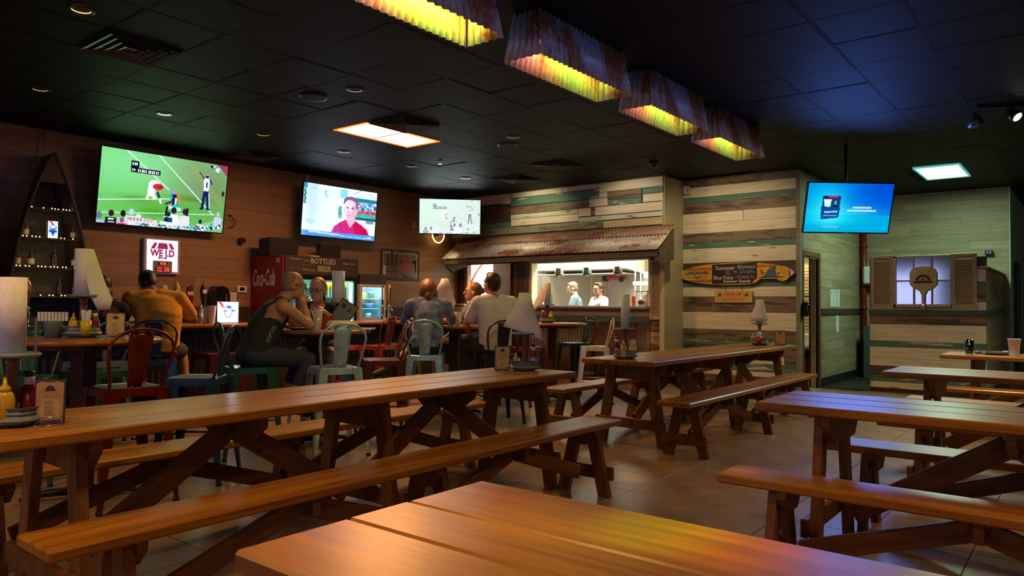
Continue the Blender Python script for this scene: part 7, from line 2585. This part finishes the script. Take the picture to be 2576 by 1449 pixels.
# things on the serving shelf
def shelf_item(nm, lb, cat, x, y=10.9):
    return thing(nm, lb, cat, (x, y, 1.276))
t = shelf_item('squeeze_bottle', 'bright red squeeze bottle on the serving shelf', 'bottle', -6.02)
MB().lathe([(.032, 0), (.036, .02), (.036, .14), (.026, .17), (.012, .18)], 16).build('bottle_body', plain('squeeze_red', (.75, .07, .03), rough=.35), t)
MB().lathe([(.010, .178), (.004, .25)], 10).build('nozzle', M_WHITE, t)
t = shelf_item('steel_pail', 'small steel pail beside the red squeeze bottle', 'pail', -5.875)
MB().lathe([(.05, 0), (.058, .11), (.055, .11), (.047, .004)], 18, close=False).build('pail_wall', M_SS, t)
MB().lathe([(.056, .03), (.059, .09)], 18).build('wire_band', M_TRIMB, t)
t = shelf_item('pepper_mill', 'tall wooden pepper mill at the shutter end of the serving shelf', 'mill', -5.755)
MB().lathe([(.03, 0), (.034, .05), (.026, .12), (.032, .19), (.022, .23)], 14).build('mill_body', plain('mill_wood', (.45, .20, .06), rough=.4), t)
MB().ell((0, 0, .245), (.02, .02, .02), 10, 6).build('knob', M_BLACK, t)
t = shelf_item('bread_paddle', 'tan wooden paddle leaning behind the pepper mill', 'paddle', -5.69, 10.96)
MB().prism([(-.03, 0), (.03, 0), (.05, .22), (.0, .27), (-.05, .22)], -.008, .008, 'xz').build('blade', M_TANW, t)
t = shelf_item('white_bowl', 'upturned white bowl at the start of the serving shelf', 'bowl', -7.90)
MB().lathe([(.14, 0), (.12, .04), (.05, .07)], 20).build('bowl_shell', M_WHITE, t)
t = thing('heat_lamp_rack', 'wire rack with a glowing white heat lamp at the end of the kitchen pass', 'rack', (-6.0, 11.28, .9))
for x in (-.14, .26):
    for y in (-.1, .1):
        MB().tube([(x, y, -.9), (x, y, 1.0)], .012, 6).build('rack_post', M_CHROME, t)
for z in (.36, .62):
    MB().box(-.16, .28, -.13, .13, z, z + .012).build('shelf', M_CHROME, t)
MB().box(-.18, .10, -.13, .10, .74, .80, bev=.01).box(.02, .28, -.13, .10, .86, .96, bev=.01).build('lamp_body', emit('heat_lamp', (1.0, .98, .92), 1.6), t)
MB().box(.0, .22, -.10, .08, .375, .56, bev=.01).build('steel_bin', M_SS, t)

# ------------------------------------------------------------------ people
def skinm(n, c):
    return plain(n, c, rough=.55, var=.05, scale=9)


def remesh(mb, vox, it=5, fac=.5):
    me = mb.mesh('tmp_body')
    o = bpy.data.objects.new('tmp_body', me)
    COL.objects.link(o)
    m = o.modifiers.new('r', 'REMESH')
    m.mode = 'VOXEL'
    m.voxel_size = vox
    m.use_smooth_shade = True
    if it:
        s_ = o.modifiers.new('s', 'SMOOTH')
        s_.iterations = it
        s_.factor = fac
    dg = bpy.context.evaluated_depsgraph_get()
    r = bpy.data.meshes.new_from_object(o.evaluated_get(dg))
    bpy.data.objects.remove(o)
    return r


def join_meshes(name, ms):
    vs, fs = [], []
    for m in ms:
        o = len(vs)
        vs += [tuple(v.co) for v in m.vertices]
        fs += [tuple(i + o for i in p.vertices) for p in m.polygons]
        bpy.data.meshes.remove(m)
    r = bpy.data.meshes.new(name)
    r.from_pydata(vs, [], fs)
    r.polygons.foreach_set('use_smooth', [True] * len(fs))
    r.update()
    return r


def hand(mb, wr, d, nrm, curl, sgn, k=1.0):
    wr, d = Vector(wr), Vector(d).normalized()
    nrm = Vector(nrm)
    nrm = (nrm - d * nrm.dot(d)).normalized()
    sd = d.cross(nrm) * sgn      # towards the thumb
    for q in (-.024, -.008, .008, .024):
        mb.cap(wr + sd * q * .6 * k, wr + d * .082 * k + sd * q * k, .015 * k, .013 * k, 8)
    for i, L in enumerate((.060, .074, .080, .070)):
        q = (-.030, -.0105, .0105, .030)[i]
        b = wr + d * .084 * k + sd * q * k
        a1, a2 = curl * .8, curl * 1.9
        p1 = b + (d * math.cos(a1) + nrm * math.sin(a1) + sd * q * 1.5) * L * .52 * k
        p2 = p1 + (d * math.cos(a2) + nrm * math.sin(a2)) * L * .5 * k
        mb.cap(b, p1, .0088 * k, .0082 * k, 8)
        mb.cap(p1, p2, .0082 * k, .0068 * k, 8)
    tb = wr + d * .028 * k + sd * .026 * k
    t1 = tb + (d * .55 + sd * .75 + nrm * .25).normalized() * .042 * k
    t2 = t1 + (d * .9 + nrm * .5 + sd * .1).normalized() * .032 * k
    mb.cap(tb, t1, .013 * k, .0105 * k, 8)
    mb.cap(t1, t2, .0105 * k, .0085 * k, 8)


def person(label, x, y, face, J, skin, hair, hair_kind, top, sleeve, pants=None, leg=1.0, shoe=None, fem=False, glasses=None, z=0, k=1.0, cropz=None, extra=None):
    """J: joints in the person's own frame (x forward, y left, z up)"""
    t = thing('person', label, 'person', (x, y, z), math.radians(face))
    g = lambda n: Vector(J[n])
    pel, che, nec, hd = g('pel'), g('che'), g('nec'), g('head')
    sw = J.get('sw', .17 if fem else .195)
    pit = J.get('pitch', 0)
    yaw = J.get('yaw', 0)
    tw = J.get('twist', 0)
    sp = (che - pel)
    up_ = (nec - pel).normalized()
    lat = Vector((-math.sin(tw), math.cos(tw), 0))
    fw = lat.cross(up_).normalized()
    MT = lambda c: Matrix(((fw[0], lat[0], up_[0], c[0]), (fw[1], lat[1], up_[1], c[1]), (fw[2], lat[2], up_[2], c[2]), (0, 0, 0, 1)))
    shl = {1: nec - up_ * .055 + lat * sw, -1: nec - up_ * .055 - lat * sw}

    def torso(mb, o=0.0, low=True):
        w1 = .150 if fem else .155
        if low:
            mb.ell((0, 0, 0), (.118 + o, .170 + o, .115 + o), 16, 10, MT(pel))
        top_ = nec - up_ * .13
        for i_ in range(9):
            u = i_ / 8
            c_ = pel.lerp(che, u * 1.6) if u < .625 else che.lerp(top_, (u - .625) / .375)
            wd = (.165 - .022 * math.sin(PI * u) if fem else .168 + .022 * u) + (sw - .185) * u
            dp = .112 + .012 * math.sin(PI * min(1, u * 1.2)) - .02 * max(0, u - .8)
            mb.ell((0, 0, 0), (dp + o, wd + o, .105 + o), 18, 10, MT(c_))
        if fem:
            for s_ in (-1, 1):
                mb.ell((.07, s_ * .07, -.01), (.055 + o, .06 + o, .06 + o), 12, 8, MT(che))
        mb.cap(shl[1] + up_ * -.012, shl[-1] + up_ * -.012, .058 + o, .058 + o, 12)
        mb.cap(nec - up_ * .03 + lat * .05, shl[1], .055 + o, .050 + o, 10)
        mb.cap(nec - up_ * .03 - lat * .05, shl[-1], .055 + o, .050 + o, 10)

    b = MB()
    torso(b)
    HM = Matrix.Translation(hd) @ Euler((0, 0, yaw)).to_matrix().to_4x4() @ Euler((0, -pit, 0)).to_matrix().to_4x4()
    b.cap(nec - up_ * .04, hd + (HM.to_3x3() @ Vector((-.02, 0, -.05))), .060 if not fem else .050, .055 if not fem else .047, 12)
    b.ell((-.008, 0, .028), (.098, .077, .098), 18, 12, HM)
    b.ell((.030, 0, -.045), (.062, .060, .070), 14, 10, HM)
    b.ell((.055, 0, -.085), (.032, .036, .024), 10, 8, HM)
    for s_ in (-1, 1):
        b.ell((.062, s_ * .032, -.018), (.026, .026, .024), 8, 6, HM)
        b.ell((-.012, s_ * .079, -.010), (.020, .010, .031), 10, 8, HM)
    b.cap(HM @ Vector((.088, .038, .032)), HM @ Vector((.088, -.038, .032)), .012, .012, 8)
    arms = {}
    R1 = .045 if not fem else .036
    for s_, n in ((1, 'L'), (-1, 'R')):
        e, h = g('elb' + n), g('han' + n)
        b.cap(shl[s_], e, R1 + .010, R1 - .006, 12)
        b.cap(e, h, R1 - .005, .025, 12)
        arms[s_] = (e, h)
    hips = {1: pel + lat * .088, -1: pel - lat * .088}
    for s_, n in ((1, 'L'), (-1, 'R')):
        if 'kne' + n in J:
            kn, an = g('kne' + n), g('ank' + n)
            b.cap(hips[s_], kn, .086, .058, 14)
            b.cap(kn, kn.lerp(an, .35), .055, .052, 12)
            b.cap(kn.lerp(an, .3), an, .052, .034, 12)
    body = remesh(b, .0095)
    hm = MB()
    nb = MB()
    # nose, lips and ears are added finer
    nb.cap(HM @ Vector((.090, 0, .018)), HM @ Vector((.112, 0, -.016)), .008, .013, 8)
    nb.ell((.092, .0, -.052), (.012, .024, .006), 8, 6, HM)
    nb.ell((.090, .0, -.062), (.012, .020, .006), 8, 6, HM)
    for s_, n in ((1, 'L'), (-1, 'R')):
        e, h = arms[s_]
        hd_ = Vector(J.get('hd' + n, (h - e).normalized()))
        hand(hm, h - hd_.normalized() * .012, hd_, J.get('hn' + n, (0, 0, -1)), J.get('cu' + n, .7), s_ * J.get('th' + n, 1), .92 if fem else 1.0)
    hands = remesh(hm, .0055, 2)
    nose = remesh(nb, .004, 2)
    me = join_meshes('body', [body, hands, nose])
    link('body', me, skin, t)
    # eyes
    for s_ in (-1, 1):
        ey = MB().ell((.086, s_ * .031, .012), (.010, .013, .009), 10, 6, HM).build('eye', plain('eye_white', (.55, .52, .50), rough=.3), t)
        MB().ell((.094, s_ * .031, .012), (.004, .0055, .0055), 8, 6, HM).build('iris', M_DKW, ey)
        if hair_kind != 'none':
            MB().cap(HM @ Vector((.098, s_ * .016, .036)), HM @ Vector((.090, s_ * .046, .036)), .0035, .003, 6).build('eyebrow', hair, t)
    # hair
    h = MB()
    if hair_kind == 'short':
        h.ell((-.020, 0, .045), (.098, .084, .095), 18, 12, HM)
        h.ell((-.045, 0, .005), (.066, .078, .085), 16, 10, HM)
        h.ell((.035, 0, .110), (.045, .055, .025), 12, 8, HM)
    elif hair_kind == 'stubble':
        h.ell((-.026, 0, .036), (.0865, .0795, .0915), 18, 12, HM)
        h.ell((-.045, 0, .000), (.060, .0755, .07), 16, 10, HM)
    elif hair_kind == 'bun':
        h.ell((-.024, 0, .044), (.094, .084, .094), 18, 12, HM)
        h.ell((-.045, 0, .0), (.062, .080, .08), 16, 10, HM)
        h.ell((-.120, 0, .03), (.035, .04, .04), 12, 8, HM)
    elif hair_kind == 'long':
        h.ell((-.020, 0, .045), (.106, .096, .102), 18, 12, HM)
        h.ell((-.055, 0, -.02), (.088, .100, .13), 16, 10, HM)
        h.cap(HM @ Vector((.01, .085, .02)), HM @ Vector((.035, .085, -.14)), .028, .018, 10)
        h.cap(HM @ Vector((.01, -.085, .02)), HM @ Vector((.035, -.085, -.14)), .028, .018, 10)
        h.cap(HM @ Vector((-.06, 0, -.04)), HM @ Vector((-.07, 0, -.15)), .07, .045, 12)
    elif hair_kind == 'dark_bob':
        h.ell((-.022, 0, .045), (.104, .094, .100), 18, 12, HM)
        h.ell((-.045, 0, -.045), (.080, .092, .095), 16, 10, HM)
    link('hair', remesh(h, .008, 2), hair, t)
    # shirt
    s = MB()
    torso(s, .016, low=J.get('tuck', True))
    if J.get('hem'):
        s.ell((0, 0, 0), (.140, .190, .10), 16, 10, MT(pel + Vector((0, 0, .03))))
    if sleeve > 0:
        for q in (1, -1):
            e, hh = arms[q]
            if sleeve <= 1:
                s.cap(shl[q], shl[q].lerp(e, sleeve), R1 + .028, R1 + .022, 12)
            else:
                s.cap(shl[q], e, R1 + .026, R1 + .014, 12)
                s.cap(e, e.lerp(hh, sleeve - 1), R1 + .014, .040, 12)
    sm_ = remesh(s, .011, 4)
    # neckline and (tank top) armholes stay open: drop shirt faces near the neck and, without sleeves, over the shoulders
    if True:
        bmv = [tuple(v.co) for v in sm_.vertices]
        fs = []
        nk = nec + up_ * .02 + fw * (.03 if not fem else .05)
        for p in sm_.polygons:
            c = Vector(p.center)
            if (c - nk).length < J.get('neck_r', .072):
                continue
            if sleeve == 0:
                dl = abs((c - nec).dot(lat))
                du = (c - nec).dot(up_)
                if dl > .135 and du > -.20 + (dl - .135) * .5:
                    continue
                if dl > .105 and du > -.13:
                    continue
            fs.append(tuple(p.vertices))
        # keep the one connected garment
        par = list(range(len(bmv)))

        def root_(a):
            while par[a] != a:
                par[a] = par[par[a]]
                a = par[a]
            return a
        for f_ in fs:
            r0 = root_(f_[0])
            for q_ in f_[1:]:
                par[root_(q_)] = r0
        cnt = {}
        for f_ in fs:
            r0 = root_(f_[0])
            cnt[r0] = cnt.get(r0, 0) + 1
        big = max(cnt, key=cnt.get)
        fs = [f_ for f_ in fs if root_(f_[0]) == big]
        used = sorted({i for f_ in fs for i in f_})
        mp_ = {a: i for i, a in enumerate(used)}
        bmv = [bmv[a] for a in used]
        fs = [tuple(mp_[i] for i in f_) for f_ in fs]
        m2 = bpy.data.meshes.new('shirt')
        m2.from_pydata(bmv, [], fs)
        m2.polygons.foreach_set('use_smooth', [True] * len(fs))
        m2.update()
        bpy.data.meshes.remove(sm_)
        sm_ = m2
    so = link('shirt', sm_, top, t)
    sd = so.modifiers.new('soft', 'SMOOTH')
    sd.iterations = 8
    sd = so.modifiers.new('thick', 'SOLIDIFY')
    sd.thickness = .004
    sd.offset = 0
    if pants is not None:
        q = MB()
        q.ell((0, 0, 0), (.122, .168, .095) if J.get('hem') else (.132, .180, .105), 16, 10, MT(pel - up_ * (.05 if J.get('hem') else .02)))
        for s_, n in ((1, 'L'), (-1, 'R')):
            kn, an = g('kne' + n), g('ank' + n)
            if leg <= 1:
                q.cap(hips[s_], hips[s_].lerp(kn, leg), .102, .080 if leg > .85 else .096, 14)
            else:
                q.cap(hips[s_], kn, .100, .072, 14)
                q.cap(kn, kn.lerp(an, leg - 1), .070, .052, 12)
        link('trousers' if leg > 1 else 'shorts', remesh(q, .011, 4), pants, t)
    if shoe is not None:
        for s_, n in ((1, 'L'), (-1, 'R')):
            an = g('ank' + n)
            d = Vector(J.get('ft' + n, (1, 0, -.15))).normalized()
            q = MB()
            q.cap(an + Vector((0, 0, -.03)) - d * .03, an + Vector((0, 0, -.045)) + d * .15, .042, .036, 12, flat=.85)
            q.cap(an, an + Vector((0, 0, -.04)), .042, .044, 12)
            so = link('shoe', remesh(q, .009, 2), shoe, t)
            MB().beam(an + Vector((0, 0, -.083)) - d * .06, an + Vector((0, 0, -.083)) + d * .18, .075, .014).build('sole', M_BLACK if glasses != 'x' else M_WHITE, so)
    if glasses:
        q = MB()
        for s_ in (-1, 1):
            q.tube([HM @ Vector((.104, s_ * .033 + .025 * math.cos(a), .012 + .016 * math.sin(a))) for a in [2 * PI * i / 16 for i in range(16)]], .0025, 6, closed=True)
            q.tube([HM @ Vector((.103, s_ * .057, .016)), HM @ Vector((.05, s_ * .080, .018)), HM @ Vector((-.02, s_ * .084, .010))], .0028, 6)
        q.tube([HM @ Vector((.105, .010, .014)), HM @ Vector((.105, -.010, .014))], .0025, 6)
        q.build('glasses', M_BLACK, t)
    return t


SK1 = skinm('skin_tan', (.34, .165, .095)); SK2 = skinm('skin_fair', (.52, .29, .20)); SK3 = skinm('skin_warm', (.44, .22, .13)); SK4 = skinm('skin_pale', (.58, .36, .26)); SK5 = skinm('skin_brown', (.12, .06, .04))
H_BLK = plain('black_hair', (.010, .007, .006), rough=.5, var=.2, scale=60, bump=.3); H_BRN = plain('dark_brown_hair', (.025, .014, .010), rough=.5, var=.2, scale=60, bump=.3)
H_RED = plain('auburn_hair', (.22, .055, .018), rough=.5, var=.25, scale=50, bump=.4); H_GIN = plain('ginger_hair', (.28, .11, .04), rough=.5, var=.2, scale=60, bump=.3); H_STB = plain('shaved_stubble', (.27, .145, .090), rough=.7, var=.15, scale=80); H_LBR = plain('light_brown_hair', (.20, .13, .07), rough=.5, var=.2, scale=50, bump=.3)
C_YEL = plain('yellow_cotton', (.80, .36, .015), rough=.85, var=.06, scale=8, bump=.3); C_TANK = plain('black_tank_cotton', (.020, .020, .030), rough=.9, var=.1, scale=8, bump=.3); C_BLK = plain('black_cotton', (.010, .010, .012), rough=.9); C_WHT = plain('white_cotton', (.72, .62, .70), rough=.85, var=.04, scale=7, bump=.4)
C_BLU = plain('floral_blue_cotton', (.13, .17, .33), rough=.85, var=.30, scale=16, bump=.3); C_JEAN = plain('blue_denim', (.028, .036, .085), rough=.9, var=.15, scale=20, bump=.2); C_GREY = plain('charcoal_trousers', (.035, .033, .042), rough=.9); C_BRN = plain('dark_shorts', (.045, .026, .020), rough=.9); C_TEAL = plain('teal_work_shirt', (.13, .20, .22), rough=.85)
C_SHOE = plain('dark_shoe', (.03, .028, .03), rough=.6); C_SNK = plain('checked_shoe', (.30, .28, .26), rough=.6)
Z0 = .84
SIT = dict(pel=(0, 0, Z0), kneL=(.42, .13, .79), kneR=(.42, -.13, .79), ankL=(.36, .13, .41), ankR=(.36, -.13, .41), ftL=(1, .1, -.2), ftR=(1, -.1, -.2))


def J_(**k):
    d = dict(SIT)
    d.update(k)
    return d


# man in yellow at the bar, back to the viewer
person('man in a yellow button shirt seated at the bar, seen from behind, head bowed', -7.05, 3.43, 158,
       J_(che=(.04, .0, 1.14), nec=(.12, .03, 1.37), head=(.22, .09, 1.455), pitch=-.6, yaw=.25, sw=.215, elbL=(.26, .30, 1.10), hanL=(.48, .16, 1.10), elbR=(.22, -.34, 1.10), hanR=(.46, -.22, 1.10), hem=True, neck_r=.06,
          kneR=(.38, -.24, .78), ankR=(.20, -.28, .42)), SK1, H_BLK, 'short', C_YEL, .72, C_BRN, .9, C_SHOE)
p2 = person('dark haired diner in a black shirt with orange print, seated beside the man in yellow', -7.10, 2.94, 172,
       J_(che=(.03, 0, 1.08), nec=(.07, 0, 1.27), head=(.12, 0, 1.395), pitch=-.15, yaw=.1, elbL=(.24, .24, 1.08), hanL=(.42, .12, 1.09), elbR=(.22, -.25, 1.08), hanR=(.42, -.10, 1.09)), SK5, H_BLK, 'dark_bob', C_BLK, .6, C_GREY, 1.5, C_SHOE, fem=True)
m_ = MB()
for k_, w_ in enumerate((.020, .014, .024, .010, .018, .016, .022)):
    m_.box(-.09 + k_ * .027, -.09 + k_ * .027 + w_, -.001, 0, 0, .030 - .004 * (k_ % 3))
m_.box(-.05, .09, -.001, 0, -.018, -.010)
m_.build('shirt_print', plain('orange_print', (.60, .12, .03), rough=.8), p2, (-.128, 0, 1.17), (0, 0, -PI / 2))
# man in tank top eating
tk = person('shaven headed man in a black tank top and glasses holding food with both hands', -5.61, 3.53, 72,
            J_(che=(.12, -.01, 1.10), nec=(.23, -.02, 1.295), head=(.335, -.03, 1.425), pitch=-.08, yaw=-.12, sw=.20, elbL=(.44, .16, 1.085), hanL=(.41, .05, 1.30), elbR=(.42, -.22, 1.085), hanR=(.40, -.08, 1.30),
               hdL=(.35, -.6, .55), hdR=(.35, .5, .65), cuL=1.3, cuR=1.3, hnL=(0, -1, -.2), hnR=(0, 1, -.2), neck_r=.085, kneL=(.44, .10, .79), kneR=(.43, -.16, .79), ankL=(.30, .10, .42), ankR=(.30, -.16, .42)),
            SK3, H_STB, 'stubble', C_TANK, 0, C_JEAN, 1.55, C_SHOE, glasses=True)
lettering('HOPTINGER', .05, plain('shirt_print_grey', (.42, .40, .40), rough=.9), tk, (.11, -.212, 1.04), (PI / 2, -1.15, .12), name='shirt_print', maxw=.20)
t = thing('pizza_crust', 'piece of food in the hands of the man in the tank top', 'food', (-5.46, 3.94, 1.335))
MB().ell((0, 0, 0), (.05, .025, .02), 10, 6).build('crust', plain('fried_crust2', (.35, .17, .05), rough=.7, var=.2, scale=40), t)
MB().ell((.01, -.01, -.02), (.03, .02, .012), 8, 6).build('topping', M_PAPER, t)
# woman with glasses opposite
person('ginger haired woman with glasses and hair tied back, facing the viewer, hands raised', -6.12, 4.62, -46,
       J_(che=(.09, 0, 1.09), nec=(.16, 0, 1.265), head=(.22, .0, 1.40), pitch=-.05, yaw=-.12, elbL=(.34, .24, 1.08), hanL=(.36, .08, 1.20), elbR=(.34, -.22, 1.08), hanR=(.30, -.02, 1.22), hdL=(.3, -.8, .2), hdR=(.3, .8, .3), cuL=.8, cuR=.9,
          kneL=(.43, .16, .78), kneR=(.43, -.14, .78), ankL=(.38, .17, .40), ankR=(.38, -.14, .40)), SK4, H_GIN, 'bun', C_BLK, .5, C_BLK, .55, C_SNK, fem=True, glasses=True)
# woman in floral blue
person('auburn haired woman in a mottled blue shirt seen from behind, bent over her plate', -5.64, 5.64, 132,
       J_(che=(.09, -.02, 1.12), nec=(.19, -.02, 1.325), head=(.30, .0, 1.42), pitch=-.75, yaw=.1, sw=.19, elbL=(.34, .26, 1.09), hanL=(.48, .10, 1.10), elbR=(.30, -.27, 1.09), hanR=(.48, -.14, 1.10), hem=True, neck_r=.05,
          kneL=(.40, .16, .78), ankL=(.14, .42, .60), ftL=(-.3, 1, -.3), kneR=(.42, -.10, .78), ankR=(.34, -.10, .41)), SK3, H_RED, 'long', C_BLU, 1.12, C_BLK, .98, C_SHOE, fem=True)
# man in white
person('dark haired man in a white t-shirt and charcoal trousers looking up to the screens', -5.14, 6.21, 152,
       J_(che=(.00, .0, 1.13), nec=(.02, .0, 1.36), head=(.05, .03, 1.50), pitch=.18, yaw=.30, sw=.20, elbL=(.20, .28, 1.03), hanL=(.38, .10, .88), elbR=(.14, -.27, 1.04), hanR=(.36, -.12, .88), hem=True, hnL=(0, 0, -1),
          kneL=(.42, .20, .80), kneR=(.43, -.08, .80)), SK3, H_BRN, 'short', C_WHT, .62, C_GREY, 1.75, C_SNK)
# profile behind him
person('brown haired diner in profile behind the man in the white t-shirt', -6.05, 6.98, 205,
       J_(che=(.02, 0, 1.10), nec=(.05, 0, 1.31), head=(.08, 0, 1.43), pitch=.05, yaw=.25, elbL=(.2, .24, 1.06), hanL=(.36, .1, .90), elbR=(.2, -.24, 1.06), hanR=(.36, -.1, .90)), SK4, H_LBR, 'bun', C_BLU, .6, C_GREY, 1.6, C_SHOE, fem=True)
STA = dict(pel=(0, 0, .96), kneL=(.03, .10, .50), kneR=(.0, -.10, .50), ankL=(0, .11, .09), ankR=(0, -.11, .09))
d = dict(STA)
d.update(che=(.03, 0, 1.24), nec=(.05, 0, 1.46), head=(.10, 0, 1.60), pitch=-.25, yaw=.0, elbL=(.10, .28, 1.18), hanL=(.32, .20, 1.08), elbR=(.10, -.28, 1.18), hanR=(.32, -.20, 1.08))
person('light haired cook in a teal grey shirt turned sideways in the kitchen', -7.72, 11.80, 205, d, SK4, H_LBR, 'short', C_TEAL, .6, C_GREY, 1.9, C_SHOE)
d = dict(STA)
d.update(che=(.0, 0, 1.22), nec=(.01, 0, 1.43), head=(.03, 0, 1.57), pitch=.0, yaw=.25, elbL=(.06, .29, 1.16), hanL=(.28, .18, 1.08), elbR=(.06, -.29, 1.16), hanR=(.28, -.18, 1.08), neck_r=.095)
person('cook in a white t-shirt and glasses standing behind the serving shelf', -7.08, 11.55, 240, d, SK3, H_BRN, 'short', C_WHT, .6, C_GREY, 1.9, C_SHOE, glasses=True)
